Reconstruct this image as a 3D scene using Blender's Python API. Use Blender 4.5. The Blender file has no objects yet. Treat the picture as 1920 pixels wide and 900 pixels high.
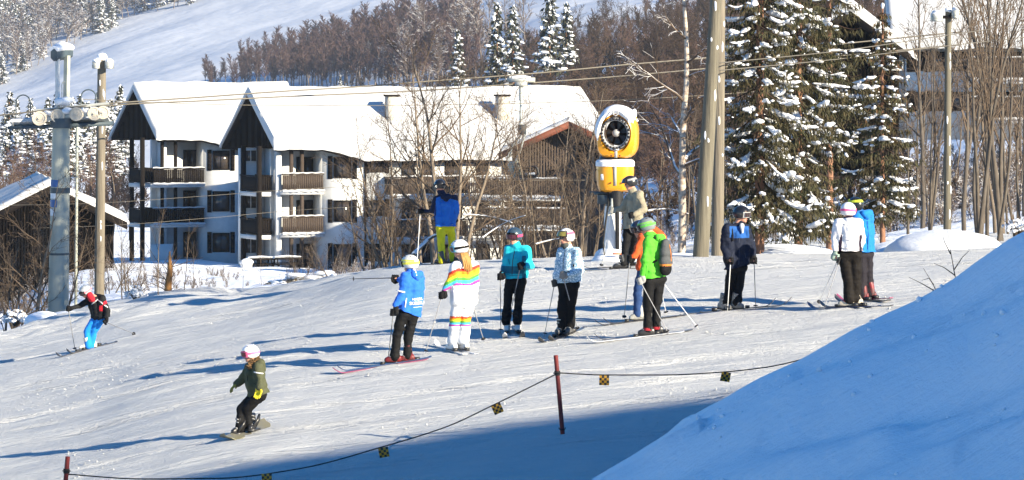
import bpy, math, random
import numpy as np
from mathutils import Vector, Matrix, Quaternion
R = math.radians
SC = bpy.context.scene
COL = SC.collection
random.seed(7)
F_PX = 6000.0          # focal length in photograph pixels (1920 wide)
HZ = 166.0             # row of the horizon in the photograph
SUN_AZ, SUN_EL = R(38), R(20.5)
SUN = Vector((math.cos(SUN_EL)*math.cos(SUN_AZ), -math.cos(SUN_EL)*math.sin(SUN_AZ), math.sin(SUN_EL)))

# ------------------------------------------------------------------ helpers
def P(px, py, d):
    return Vector(((px-960.0)/F_PX*d, d, (HZ-py)/F_PX*d))

class MB:
    """collects shapes, builds ONE mesh object"""
    def __init__(s):
        s.v = []; s.f = []; s.n = 0
    def add(s, V, F):
        V = np.asarray(V, dtype=float).reshape(-1, 3)
        if isinstance(F, np.ndarray): s.f.append(F + s.n)
        else:
            by = {}
            for f in F: by.setdefault(len(f), []).append(f)
            for k in by: s.f.append(np.array(by[k], dtype=np.int64) + s.n)
        s.v.append(V); s.n += len(V)
        return s
    def addnp(s, V, Farr):
        s.f.append(np.asarray(Farr) + s.n); s.v.append(V); s.n += len(V)
    def box(s, c, size, rz=0.0, mat=None):
        x, y, z = [k/2 for k in size]
        V = np.array([(-x,-y,-z),(x,-y,-z),(x,y,-z),(-x,y,-z),(-x,-y,z),(x,-y,z),(x,y,z),(-x,y,z)])
        if mat is not None:
            V = V @ np.array(mat).T
        if rz:
            cz, sz = math.cos(rz), math.sin(rz)
            V = V @ np.array([[cz,-sz,0],[sz,cz,0],[0,0,1]]).T
        return s.add(V + np.array(c), [(0,3,2,1),(4,5,6,7),(0,1,5,4),(1,2,6,5),(2,3,7,6),(3,0,4,7)])
    def tube(s, pts, rad, n=8, caps=True, flat=None):
        pts = np.asarray([tuple(p) for p in pts], dtype=float)
        m = len(pts)
        if not hasattr(rad, '__len__'): rad = [rad]*m
        T = np.zeros_like(pts)
        T[1:-1] = pts[2:]-pts[:-2]; T[0] = pts[1]-pts[0]; T[-1] = pts[-1]-pts[-2]
        T /= np.maximum(np.linalg.norm(T, axis=1, keepdims=True), 1e-9)
        ref = np.array((0.13, 0.21, 0.97)) if abs(T[0][2]) < 0.9 else np.array((0.97, 0.2, 0.1))
        a = np.arange(n)/n*2*math.pi
        ca, sa = np.cos(a)[:,None], np.sin(a)[:,None]
        V = []
        u = ref - T[0]*np.dot(ref, T[0])
        for i in range(m):
            u = u - T[i]*u.dot(T[i]); u = u/max(math.sqrt(u.dot(u)), 1e-9)
            t0, t1, t2 = T[i]; u0, u1, u2 = u; w = np.array((t1*u2-t2*u1, t2*u0-t0*u2, t0*u1-t1*u0))
            r = rad[i]
            ru, rw = (r if hasattr(r, '__len__') else (r, r))
            V.append(pts[i] + ca*u*ru + sa*w*rw)
        V = np.concatenate(V)
        b = (np.arange(m-1)*n)[:, None]; k = np.arange(n)[None, :]; k2 = (k+1) % n
        Q = np.stack([b+k, b+k2, b+n+k2, b+n+k], -1).reshape(-1, 4)
        if caps: s.f.append(np.array([list(range(n-1, -1, -1)), [(m-1)*n+k for k in range(n)]]) + s.n)
        return s.add(V, Q)
    def lathe(s, prof, n=24, axis='z', c=(0,0,0), mat=None, caps=True):
        V = []; a = np.arange(n)/n*2*math.pi
        for r, h in prof:
            V.append(np.stack([np.cos(a)*r, np.sin(a)*r, np.full(n, h)], 1))
        V = np.concatenate(V)
        if mat is not None: V = V @ np.array(mat).T
        F = []
        m = len(prof)
        for i in range(m-1):
            for k in range(n):
                k2 = (k+1) % n
                F.append((i*n+k, i*n+k2, (i+1)*n+k2, (i+1)*n+k))
        if caps: F.append(tuple(range(n-1, -1, -1))); F.append(tuple((m-1)*n+k for k in range(n)))
        return s.add(V+np.array(c), F)
    def prism(s, poly, vec):
        """closed polygon (list of 3D points) extruded along vec"""
        P0 = np.array([tuple(p) for p in poly], float); k = len(P0)
        V = np.concatenate([P0, P0+np.array(vec, float)])
        F = [tuple(range(k-1, -1, -1)), tuple(range(k, 2*k))]
        for i in range(k):
            j = (i+1) % k
            F.append((i, j, k+j, k+i))
        return s.add(V, F)
    def ell(s, c, r, mat=None, lvl=2, noise=0.0, seed=0):
        V, F = ICO[lvl]
        V = V.copy()
        if noise:
            rng = np.random.default_rng(seed)
            ph = rng.uniform(0, 6.28, (3, 3)); k = rng.uniform(1.5, 3.5, (3, 3))
            d = sum(np.sin(V @ k[i] + ph[i, 0]) for i in range(3))/3
            V = V*(1+noise*d)[:, None]
        V = V*np.array(r if hasattr(r, '__len__') else (r, r, r))
        if mat is not None: V = V @ np.array(mat).T
        s.addnp(V+np.array(tuple(c)), F)
        return s
    def build(s, name, mat, parent=None, origin=None, smooth=True, angle=40):
        me = bpy.data.meshes.new(name)
        V = np.concatenate(s.v) if s.v else np.zeros((0, 3))
        if origin is not None: V = V - np.array(tuple(origin))
        lens = np.concatenate([np.full(len(f), f.shape[1], dtype=np.int32) for f in s.f]) if s.f else np.zeros(0, np.int32)
        me.vertices.add(len(V)); me.vertices.foreach_set('co', V.astype(np.float32).ravel())
        flat = np.concatenate([f.ravel() for f in s.f]).astype(np.int32)
        me.loops.add(len(flat)); me.loops.foreach_set('vertex_index', flat)
        me.polygons.add(len(lens))
        st = np.zeros(len(lens), dtype=np.int32); st[1:] = np.cumsum(lens)[:-1]
        me.polygons.foreach_set('loop_start', st)
        me.update(calc_edges=True); me.validate()
        if smooth:
            me.shade_smooth()
            if angle: me.set_sharp_from_angle(angle=R(angle))
        if mat: me.materials.append(mat)
        o = bpy.data.objects.new(name, me); COL.objects.link(o)
        if parent is not None: o.parent = parent
        elif origin is not None: o.location = origin
        return o

def _ico():
    out = {}
    t = (1+5**.5)/2
    V = [(-1,t,0),(1,t,0),(-1,-t,0),(1,-t,0),(0,-1,t),(0,1,t),(0,-1,-t),(0,1,-t),(t,0,-1),(t,0,1),(-t,0,-1),(-t,0,1)]
    F = [(0,11,5),(0,5,1),(0,1,7),(0,7,10),(0,10,11),(1,5,9),(5,11,4),(11,10,2),(10,7,6),(7,1,8),(3,9,4),(3,4,2),(3,2,6),(3,6,8),(3,8,9),(4,9,5),(2,4,11),(6,2,10),(8,6,7),(9,8,1)]
    V = [Vector(v).normalized() for v in V]
    for l in range(4):
        out[l] = (np.array([tuple(v) for v in V]), np.array(F))
        cache = {}; NF = []
        def mid(a, b):
            k = (min(a, b), max(a, b))
            if k not in cache:
                V.append(((V[a]+V[b])/2).normalized()); cache[k] = len(V)-1
            return cache[k]
        for a, b, c in F:
            ab, bc, ca = mid(a, b), mid(b, c), mid(c, a)
            NF += [(a,ab,ca),(b,bc,ab),(c,ca,bc),(ab,bc,ca)]
        F = NF
    return out
ICO = _ico()

def empty(name, loc, rz=0.0):
    o = bpy.data.objects.new(name, None); COL.objects.link(o)
    o.empty_display_size = .2
    o.location = loc; o.rotation_euler = (0, 0, rz)
    return o
def tag(o, label=None, cat=None, group=None, kind=None):
    if label: o['label'] = label
    if cat: o['category'] = cat
    if group: o['group'] = group
    if kind: o['kind'] = kind
    return o
def copy_tree(root, loc, rz=0.0, sc=1.0, label=None, group=None):
    r = root.copy(); COL.objects.link(r)
    r.location = loc; r.rotation_euler = (0, 0, rz); r.scale = (sc,)*3 if not hasattr(sc, '__len__') else sc
    if label: r['label'] = label
    if group: r['group'] = group
    for ch in list(root.children):
        c = ch.copy(); COL.objects.link(c); c.parent = r
        for g in list(ch.children):
            q = g.copy(); COL.objects.link(q); q.parent = c
    return r

# ------------------------------------------------------------------ numpy noise
def vnoise(x, y, seed=0):
    xi = np.floor(x).astype(np.int64); yi = np.floor(y).astype(np.int64)
    fx = x-xi; fy = y-yi
    fx = fx*fx*fx*(fx*(fx*6-15)+10); fy = fy*fy*fy*(fy*(fy*6-15)+10)
    def h(a, b):
        n = (a*374761393 + b*668265263 + seed*1442695041) & 0xffffffff
        n = ((n ^ (n >> 13))*1274126177) & 0xffffffff
        return ((n ^ (n >> 16)) & 0xffff)/65535.0*2-1
    return (h(xi,yi)*(1-fx)+h(xi+1,yi)*fx)*(1-fy)+(h(xi,yi+1)*(1-fx)+h(xi+1,yi+1)*fx)*fy
def fbm(x, y, seed=0, o=4, g=.5):
    s = 0; a = 1.0
    for i in range(o):
        s = s+a*vnoise(x, y, seed+i*17); x = x*2.03; y = y*2.03; a *= g
    return s

# ------------------------------------------------------------------ materials
def _mat(name):
    m = bpy.data.materials.new(name); m.use_nodes = True
    nt = m.node_tree
    return m, nt, nt.nodes['Principled BSDF']
def N(nt, t, **kw):
    n = nt.nodes.new(t)
    for k, v in kw.items():
        if k in n.inputs.keys(): n.inputs[k].default_value = v
        else: setattr(n, k, v)
    return n
def mat(name, c1, c2=None, rough=.7, scale=6.0, bump=0.0, stretch=(1,1,1), metal=0.0, spec=.3, detail=5, sheen=0.0, bscale=None, snow=0.0, snow_lo=.35, coat=0.0):
    m, nt, b = _mat(name)
    b.inputs['Roughness'].default_value = rough
    b.inputs['Metallic'].default_value = metal
    b.inputs['Specular IOR Level'].default_value = spec
    b.inputs['Sheen Weight'].default_value = sheen
    b.inputs['Coat Weight'].default_value = coat
    L = nt.links.new
    tc = N(nt, 'ShaderNodeTexCoord'); mp = N(nt, 'ShaderNodeMapping'); mp.inputs['Scale'].default_value = stretch
    L(tc.outputs['Object'], mp.inputs['Vector'])
    no = N(nt, 'ShaderNodeTexNoise', Scale=scale, Detail=detail, Roughness=.6)
    L(mp.outputs[0], no.inputs['Vector'])
    c1 = (*c1, 1); c2 = (*c2, 1) if c2 else tuple(k*.8 for k in c1[:3])+(1,)
    mx = N(nt, 'ShaderNodeMix', data_type='RGBA')
    rp = N(nt, 'ShaderNodeValToRGB'); rp.color_ramp.elements[0].position = .32; rp.color_ramp.elements[1].position = .68
    L(no.outputs['Fac'], rp.inputs['Fac'])
    L(rp.outputs['Color'], mx.inputs['Factor'])
    mx.inputs['A'].default_value = c1; mx.inputs['B'].default_value = c2
    col = mx.outputs['Result']
    if snow:
        ge = N(nt, 'ShaderNodeNewGeometry'); sx = N(nt, 'ShaderNodeSeparateXYZ'); L(ge.outputs['Normal'], sx.inputs[0])
        n2 = N(nt, 'ShaderNodeTexNoise', Scale=snow, Detail=3); L(tc.outputs['Object'], n2.inputs['Vector'])
        ad = N(nt, 'ShaderNodeMath', operation='MULTIPLY_ADD'); L(n2.outputs['Fac'], ad.inputs[0]); ad.inputs[1].default_value = 1.1; L(sx.outputs['Z'], ad.inputs[2])
        r2 = N(nt, 'ShaderNodeMapRange'); r2.inputs['From Min'].default_value = snow_lo+.5; r2.inputs['From Max'].default_value = snow_lo+.7
        L(ad.outputs[0], r2.inputs['Value'])
        m2 = N(nt, 'ShaderNodeMix', data_type='RGBA'); L(r2.outputs[0], m2.inputs['Factor']); L(col, m2.inputs['A']); m2.inputs['B'].default_value = (.84,.86,.9,1)
        col = m2.outputs['Result']
    L(col, b.inputs['Base Color'])
    if bump:
        nb = N(nt, 'ShaderNodeTexNoise', Scale=bscale or scale*2, Detail=6); L(mp.outputs[0], nb.inputs['Vector'])
        bp = N(nt, 'ShaderNodeBump', Strength=bump, Distance=.05)
        L(nb.outputs['Fac'], bp.inputs['Height']); L(bp.outputs['Normal'], b.inputs['Normal'])
    return m

def snow_mat(name, col=(.87,.89,.93), grain=1.0, streak=0.0, rot=0.0, lump=0.0, lump_scale=1.5, dist=.02):
    m, nt, b = _mat(name)
    L = nt.links.new
    b.inputs['Roughness'].default_value = .75; b.inputs['Specular IOR Level'].default_value = .25
    tc = N(nt, 'ShaderNodeTexCoord')
    no = N(nt, 'ShaderNodeTexNoise', Scale=.35, Detail=5); L(tc.outputs['Object'], no.inputs['Vector'])
    mx = N(nt, 'ShaderNodeMix', data_type='RGBA'); L(no.outputs['Fac'], mx.inputs['Factor'])
    mx.inputs['A'].default_value = (*col, 1); mx.inputs['B'].default_value = (col[0]*.955, col[1]*.96, col[2]*.965, 1)
    L(mx.outputs['Result'], b.inputs['Base Color'])
    hs = []
    if grain:
        n1 = N(nt, 'ShaderNodeTexNoise', Scale=9.0, Detail=8, Roughness=.75); L(tc.outputs['Object'], n1.inputs['Vector']); hs.append((n1.outputs['Fac'], grain))
    if streak:
        for sc, w in ((1.0, 1.0), (2.7, .7)):
            mp = N(nt, 'ShaderNodeMapping'); mp.inputs['Scale'].default_value = (.22*sc, 3.4*sc, 1.0); mp.inputs['Rotation'].default_value = (0, 0, rot+.05*(sc-1))
            L(tc.outputs['Object'], mp.inputs['Vector'])
            n2 = N(nt, 'ShaderNodeTexNoise', Scale=1.6, Detail=6, Roughness=.65, Distortion=.35); L(mp.outputs[0], n2.inputs['Vector']); hs.append((n2.outputs['Fac'], streak*w))
    if lump:
        n3 = N(nt, 'ShaderNodeTexNoise', Scale=lump_scale, Detail=4); L(tc.outputs['Object'], n3.inputs['Vector']); hs.append((n3.outputs['Fac'], lump))
    acc = None
    for o, w in hs:
        ma = N(nt, 'ShaderNodeMath', operation='MULTIPLY_ADD'); L(o, ma.inputs[0]); ma.inputs[1].default_value = w
        if acc is None: ma.inputs[2].default_value = 0
        else: L(acc, ma.inputs[2])
        acc = ma.outputs[0]
    if acc is not None:
        bp = N(nt, 'ShaderNodeBump', Strength=1.0, Distance=dist); L(acc, bp.inputs['Height']); L(bp.outputs['Normal'], b.inputs['Normal'])
    return m

M = {}
M['piste'] = snow_mat('groomed_snow', col=(.93,.94,.95), grain=2.1, streak=3.6, rot=.05, lump=.8, lump_scale=2.4, dist=.10)
M['bank'] = snow_mat('bank_snow', grain=.5, streak=.45, rot=-.35, lump=1.6, lump_scale=1.3, dist=.05)
M['field'] = snow_mat('field_snow', grain=.5, lump=3.0, lump_scale=.9, dist=.15)
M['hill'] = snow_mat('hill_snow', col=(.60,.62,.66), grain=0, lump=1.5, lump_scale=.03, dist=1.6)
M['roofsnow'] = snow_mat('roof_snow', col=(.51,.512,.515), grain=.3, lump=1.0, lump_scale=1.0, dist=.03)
M['clump'] = snow_mat('clump_snow', col=(.76,.77,.80), grain=.6, lump=1.0, lump_scale=5, dist=.03)
M['white_wall'] = mat('white_plaster', (.60,.60,.59), (.53,.53,.52), .8, 2.5, .15)
M['dark_wood'] = mat('dark_stained_wood', (.007,.0055,.005), (.012,.009,.0075), .85, 4, .3, (1,1,.15), spec=.1)
M['house_wood'] = mat('grey_brown_boards', (.10,.074,.057), (.062,.045,.035), .85, 5, .5, (6,6,.4))
M['brown_wood'] = mat('brown_boards', (.062,.044,.033), (.042,.03,.023), .8, 5, .5, (6,6,.4))
M['glass'] = mat('dark_window_glass', (.03,.028,.027), (.06,.045,.035), .12, 1.5, 0, spec=.6)
M['frame'] = mat('white_frame_paint', (.62,.62,.6), (.5,.5,.49), .6, 8)
M['red_board'] = mat('red_bargeboard', (.17,.05,.025), (.11,.035,.02), .7, 5, .2)
M['chimney'] = mat('pale_chimney_render', (.55,.5,.42), (.45,.41,.36), .85, 4, .2)
M['steel'] = mat('painted_grey_steel', (.36,.37,.32), (.28,.295,.26), .45, 1.2, .05, (1,1,.3), spec=.3)
M['steel_dark'] = mat('dark_blue_grey_steel', (.06,.085,.10), (.045,.06,.075), .5, 3)
M['steel_pale'] = mat('galvanised_pale_steel', (.50,.50,.46), (.40,.41,.38), .45, 4, .05, metal=.3)
M['sheave'] = mat('cream_sheave_paint', (.62,.55,.44), (.5,.43,.34), .5, 9)
M['rubber'] = mat('black_rubber', (.012,.012,.013), (.02,.02,.02), .7, 10)
M['cable'] = mat('steel_cable', (.16,.14,.11), (.11,.10,.085), .6, 20, metal=.2)
M['pole_wood'] = mat('weathered_pole_wood', (.20,.172,.132), (.12,.103,.08), .85, 2.2, .5, (7,7,.3))
M['pole_green'] = mat('mossy_pole_wood', (.165,.148,.11), (.095,.085,.064), .85, 2.5, .5, (7,7,.3))
M['blue_sign'] = mat('blue_sticker', (.04,.12,.33), (.03,.10,.28), .4, 6)
M['white_sign'] = mat('white_sticker', (.7,.72,.75), (.6,.63,.68), .5, 6)
M['bark_grey'] = mat('grey_aspen_bark', (.115,.096,.077), (.065,.053,.043), .9, 5, .3, (3,3,.7), snow=2.2, snow_lo=.62)
M['bark'] = mat('grey_brown_bark', (.165,.13,.095), (.09,.07,.053), .9, 5, .4, (3,3,.7))
M['bark_snow'] = mat('bark_with_snow', (.22,.175,.13), (.12,.095,.075), .9, 5, .3, (3,3,.7), snow=2.2, snow_lo=.62)
M['twig'] = mat('brown_twigs', (.135,.096,.066), (.07,.05,.036), .9, 2)
M['twig_dark'] = mat('dark_brown_twigs', (.060,.036,.022), (.034,.021,.014), .9, 2)
M['twig_red'] = mat('reddish_twigs', (.135,.08,.058), (.085,.052,.04), .9, 2)
M['twig_snow'] = mat('twigs_with_snow', (.13,.09,.065), (.08,.055,.04), .9, 2, snow=1.5, snow_lo=.48)
M['twig_frost'] = mat('frosted_twigs', (.15,.11,.095), (.09,.068,.058), .9, 2, snow=.8, snow_lo=.58)
M['far_birch'] = mat('purple_brown_birch', (.105,.066,.062), (.07,.045,.045), .95, .3)
M['far_trunk'] = mat('pale_birch_trunk', (.20,.17,.15), (.09,.07,.06), .9, .8)
M['birch_bark'] = mat('white_birch_bark', (.62,.56,.48), (.16,.10,.075), .85, 3.2, .3, (1,1,2.4), snow=2.2, snow_lo=.8)
M['pine_bark'] = mat('reddish_spruce_bark', (.30,.155,.095), (.17,.09,.06), .9, 5, .6, (3,3,1))
M['needle'] = mat('spruce_needles', (.036,.042,.018), (.062,.044,.02), .85, 1.6)
M['needle_brown'] = mat('brown_cone_tips', (.13,.06,.022), (.085,.045,.02), .85, 2.5)
M['needle_far'] = mat('far_spruce_needles', (.032,.042,.03), (.05,.045,.03), .9, .8, snow=1.2, snow_lo=.58)
M['yellow'] = mat('yellow_gun_paint', (.74,.32,.008), (.68,.28,.006), .35, 3, .03, spec=.5, coat=.3)
M['gun_grey'] = mat('grey_gun_stripe', (.34,.34,.34), (.28,.28,.28), .5, 5)
M['black'] = mat('black_metal', (.012,.012,.014), (.02,.02,.022), .45, 8)
M['pad_white'] = mat('white_post_padding', (.74,.74,.74), (.66,.66,.67), .7, 4, .2)
M['pad_orange'] = mat('orange_tape', (.75,.16,.04), (.65,.13,.03), .6, 4)
M['post_red'] = mat('dark_red_post_paint', (.16,.018,.016), (.10,.014,.014), .5, 6)
M['rope'] = mat('black_rope', (.014,.014,.016), (.03,.03,.03), .8, 40)
M['stump'] = mat('orange_brown_stem', (.32,.16,.05), (.16,.08,.03), .9, 4, .5)
M['brush'] = mat('dry_brushwood', (.20,.155,.09), (.11,.085,.05), .9, 3)

# ------------------------------------------------------------------ world, sun, camera
w = bpy.data.worlds.new('World'); SC.world = w; w.use_nodes = True
nt = w.node_tree; bg = nt.nodes['Background']
sky = nt.nodes.new('ShaderNodeTexSky'); sky.sky_type = 'NISHITA'; sky.sun_disc = False
sky.sun_elevation = SUN_EL; sky.sun_rotation = math.atan2(SUN.x, SUN.y)
sky.air_density = 1.0; sky.dust_density = 0.0; sky.ozone_density = 6.0
hs = nt.nodes.new('ShaderNodeHueSaturation'); hs.inputs['Saturation'].default_value = 1.20
nt.links.new(sky.outputs[0], hs.inputs['Color']); nt.links.new(hs.outputs[0], bg.inputs[0]); bg.inputs[1].default_value = .080
sl = bpy.data.lights.new('Sun', 'SUN'); sl.energy = 5.0; sl.angle = R(.4); sl.color = (1.0, .88, .66)
so = bpy.data.objects.new('Sun', sl); COL.objects.link(so)
so.rotation_euler = SUN.to_track_quat('Z', 'Y').to_euler(); so.location = SUN*50
cam = bpy.data.cameras.new('Camera'); co = bpy.data.objects.new('Camera', cam); COL.objects.link(co)
cam.sensor_width = 36; cam.lens = F_PX/1920*36; cam.shift_y = (HZ-450)/1920.0
co.rotation_euler = (R(90), 0, 0); cam.clip_start = .5; cam.clip_end = 12000
SC.camera = co
vs = SC.view_settings
vs.view_transform = 'Standard'; vs.look = 'None'; vs.gamma = 1; vs.exposure = 1.50; vs.use_curve_mapping = False
SC.cycles.max_bounces = 6; SC.cycles.diffuse_bounces = 3; SC.cycles.glossy_bounces = 2

# ------------------------------------------------------------------ terrain: height of the ground
PXC = [-2500, -1200, -400, 0, 150, 300, 450, 600, 760, 1000, 1300, 1600, 1920, 2300, 3200, 5000]
TAB = {   # distance : photo row the ground has in each column above
 40: [1400,1250,1110,1060,1030,1000, 975, 955, 935, 908, 880, 850, 815, 780, 700, 600],
 47: [1280,1130, 985, 912, 880, 845, 815, 798, 780, 750, 720, 690, 655, 620, 560, 480],
 55: [1130, 990, 845, 785, 755, 716, 688, 664, 644, 620, 591, 563, 532, 500, 450, 380],
 62: [1050, 900, 780, 715, 684, 652, 622, 590, 560, 534, 510, 496, 480, 460, 410, 340],
 68: [1000, 860, 735, 680, 650, 622, 594, 556, 512, 500, 490, 484, 472, 452, 400, 320],
 76: [ 950, 820, 700, 657, 624, 594, 574, 536, 500, 487, 480, 477, 466, 444, 390, 310],
 88: [ 900, 780, 680, 640, 600, 572, 562, 530, 503, 490, 478, 474, 460, 430, 370, 290],
 100:[ 880, 770, 670, 634, 590, 564, 558, 531, 512, 497, 475, 468, 446, 410, 340, 260],
 125:[ 850, 740, 645, 610, 553, 546, 546, 536, 525, 505, 470, 450, 405, 360, 280, 200],
 160:[ 800, 690, 610, 580, 512, 510, 512, 516, 518, 508, 450, 415, 345, 290, 200, 120],
 195:[ 760, 650, 580, 562, 500, 498, 503, 508, 509, 504, 425, 365, 272, 210, 120,  40],
 215:[ 730, 630, 570, 550, 493, 490, 494, 500, 500, 495, 410, 340, 245, 180,  80,   0],
 260:[ 680, 590, 545, 515, 480, 476, 478, 478, 468, 420, 350, 290, 190, 110,  20, -60],
 350:[ 600, 540, 480, 450, 440, 436, 428, 414, 390, 310, 230, 165,  85,   0, -80,-140],
 500:[ 520, 460, 410, 385, 372, 360, 340, 312, 270, 190, 105,  40, -30, -90,-150,-200],
 800:[ 420, 350, 300, 280, 270, 255, 232, 200, 160,  70,   0, -60,-110,-150,-200,-240],
 1200:[420, 340, 262, 214, 174, 133,  93,  58,  20, -50,-110,-150,-190,-220,-250,-280],
 1800:[160,  90,  10, -40, -62, -88,-120,-150,-185,-220,-250,-270,-290,-300,-310,-320],
 3000:[-150,-200,-250,-270,-280,-290,-300,-320,-330,-340,-350,-360,-370,-370,-370,-370]}
def pchip(x, y, xq):
    x = np.array(x, float); y = np.array(y, float); h = np.diff(x); dl = np.diff(y)/h
    d = np.zeros_like(y)
    for i in range(1, len(x)-1):
        if dl[i-1]*dl[i] > 0:
            w1 = 2*h[i]+h[i-1]; w2 = h[i]+2*h[i-1]
            d[i] = (w1+w2)/(w1/dl[i-1]+w2/dl[i])
    d[0] = dl[0]; d[-1] = dl[-1]
    k = np.clip(np.searchsorted(x, xq)-1, 0, len(x)-2)
    t = (xq-x[k])/h[k]; hk = h[k]
    return ((2*t**3-3*t**2+1)*y[k]+(t**3-2*t**2+t)*hk*d[k]+(-2*t**3+3*t**2)*y[k+1]+(t**3-t**2)*hk*d[k+1])
_ds = sorted(TAB); _vq = np.linspace(math.log(40), math.log(3000), 700); _uq = np.linspace(-2500, 5000, 900)
_T = np.array([pchip(np.log(_ds), [TAB[d][c] for d in _ds], _vq) for c in range(len(PXC))])   # col x v
_T = np.array([pchip(PXC, _T[:, j], _uq) for j in range(len(_vq))])                           # v x u
_ker = np.ones(9)/9
_T = np.apply_along_axis(lambda r: np.convolve(np.pad(r, 4, 'edge'), _ker, 'valid'), 1, _T)
_T = np.apply_along_axis(lambda r: np.convolve(np.pad(r, 4, 'edge'), _ker, 'valid'), 0, _T)
def rowat(px, d):
    v = np.clip((np.log(np.clip(d, 40, 3000))-_vq[0])/(_vq[1]-_vq[0]), 0, len(_vq)-1.001)
    u = np.clip((px-_uq[0])/(_uq[1]-_uq[0]), 0, len(_uq)-1.001)
    i = v.astype(int); j = u.astype(int); a = v-i; b = u-j
    return (_T[i,j]*(1-b)+_T[i,j+1]*b)*(1-a)+(_T[i+1,j]*(1-b)+_T[i+1,j+1]*b)*a
def H0(x, y):
    """smooth ground height"""
    x = np.asarray(x, float); y = np.asarray(y, float)
    d = np.maximum(y, 40.0)
    z = (HZ-rowat(960+F_PX*x/d, d))/F_PX*d
    return z - np.where(y < 40, (40-y)*.055, 0)
def Hd(x, y):
    z = H0(x, y)
    # ski tracks and ruts, fading with distance from the groomed run
    near = np.clip((95-y)/25, 0, 1)
    st = fbm(x*.35+.15*y, y*2.6+.12*x, 3, 3)*.020 + fbm(x*.12, y*.55, 9, 3)*.045
    lump = fbm(x*1.9, y*1.9, 21, 3)*.012
    far = np.clip((y-78)/20, 0, 1)
    z = z + near*(st+lump) + far*fbm(x*.28, y*.28, 31, 4)*.22*np.clip(1.0-(y-100)/900, 0.15, 1)
    left = np.exp(-((y-84-.15*x)/9.0)**2)*np.clip((-2-x)/5, 0, 1)
    z = z + left*(np.abs(fbm(x*.16+.3*y, y*.5-.15*x, 61, 3))*.30 + fbm(x*.9, y*.9, 63, 3)*.06)
    # cut tracks crossing the run
    for i in range(22 if np.any(near > 0) else 0):
        a = .02+.09*math.sin(i*2.3); c0 = 43+1.5*i; q = y-(c0+a*x+.5*np.sin(x*.22+i*1.7))
        z = z - near*.05*np.exp(-(q/.08)**2)*np.clip(vnoise(x*.35+i*9, q*0+i, 71)+.35, 0, 1) + near*.03*np.exp(-((q-.17)/.08)**2)*np.clip(vnoise(x*.35+i*9, q*0+i, 71)+.35, 0, 1)
    return z
def G(x, y):
    if y > 200: return float(H0(np.array([x]), np.array([y]))[0])
    return float(Hd(np.array([x]), np.array([y]))[0])
def ground_hit(px, py, dmin=38.0, dmax=2400.0):
    d = np.exp(np.linspace(math.log(dmin), math.log(dmax), 6000))
    r = rowat(np.full_like(d, px), d)
    k = np.nonzero(r <= py)[0]
    dd = float(d[k[0]]) if len(k) else dmax
    x = (px-960)/F_PX*dd
    return Vector((x, dd, G(x, dd)))
def grid(name, xs, ys, fz, material, label, cat, kind='structure'):
    X, Y = np.meshgrid(xs, ys); Z = fz(X, Y)
    nx, ny = len(xs), len(ys)
    V = np.stack([X.ravel(), Y.ravel(), Z.ravel()], 1)
    i = (np.arange(ny-1)[:, None]*nx+np.arange(nx-1)[None, :]).ravel()
    Fq = np.stack([i, i+1, i+nx+1, i+nx], 1)
    me = bpy.data.meshes.new(name)
    me.vertices.add(len(V)); me.vertices.foreach_set('co', V.astype(np.float32).ravel())
    me.loops.add(Fq.size); me.loops.foreach_set('vertex_index', Fq.astype(np.int32).ravel())
    me.polygons.add(len(Fq)); me.polygons.foreach_set('loop_start', (np.arange(len(Fq))*4).astype(np.int32))
    me.update(calc_edges=True); me.shade_smooth(); me.materials.append(material)
    o = bpy.data.objects.new(name, me); COL.objects.link(o)
    tag(o, label, cat, kind=kind)
    return o
ys = 22*np.exp(np.arange(0, 590)*.0028)            # 22 .. ~115 m
grid('ski_piste', np.arange(-26, 30.01, .15), ys, Hd, M['piste'], 'groomed snow ski run with fine tracks sloping down to the left', 'ski run')
grid('snow_field', np.arange(-160, 160.1, 1.1), 70*np.exp(np.arange(0, 190)*.0115),
     lambda x, y: Hd(x, y) - np.where((y < 112) & (np.abs(x-2) < 28), .5, 0.0) , M['field'], 'snowy ground behind the crest of the ski run', 'snow field')
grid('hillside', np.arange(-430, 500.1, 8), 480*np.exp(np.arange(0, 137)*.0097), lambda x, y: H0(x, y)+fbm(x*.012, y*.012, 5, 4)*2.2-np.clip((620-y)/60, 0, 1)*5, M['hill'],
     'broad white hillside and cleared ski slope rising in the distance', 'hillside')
grid('snow_ground', np.arange(-160, 160.1, 5), np.arange(-120, 75.1, 5), lambda x, y: np.where(y > 21, H0(x, y)-1.2, H0(x, np.full_like(y, 21.))-1.2 - np.where(y < 10, 0, 0)),
     M['field'], 'snow covered ground around the viewpoint', 'ground')

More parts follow.
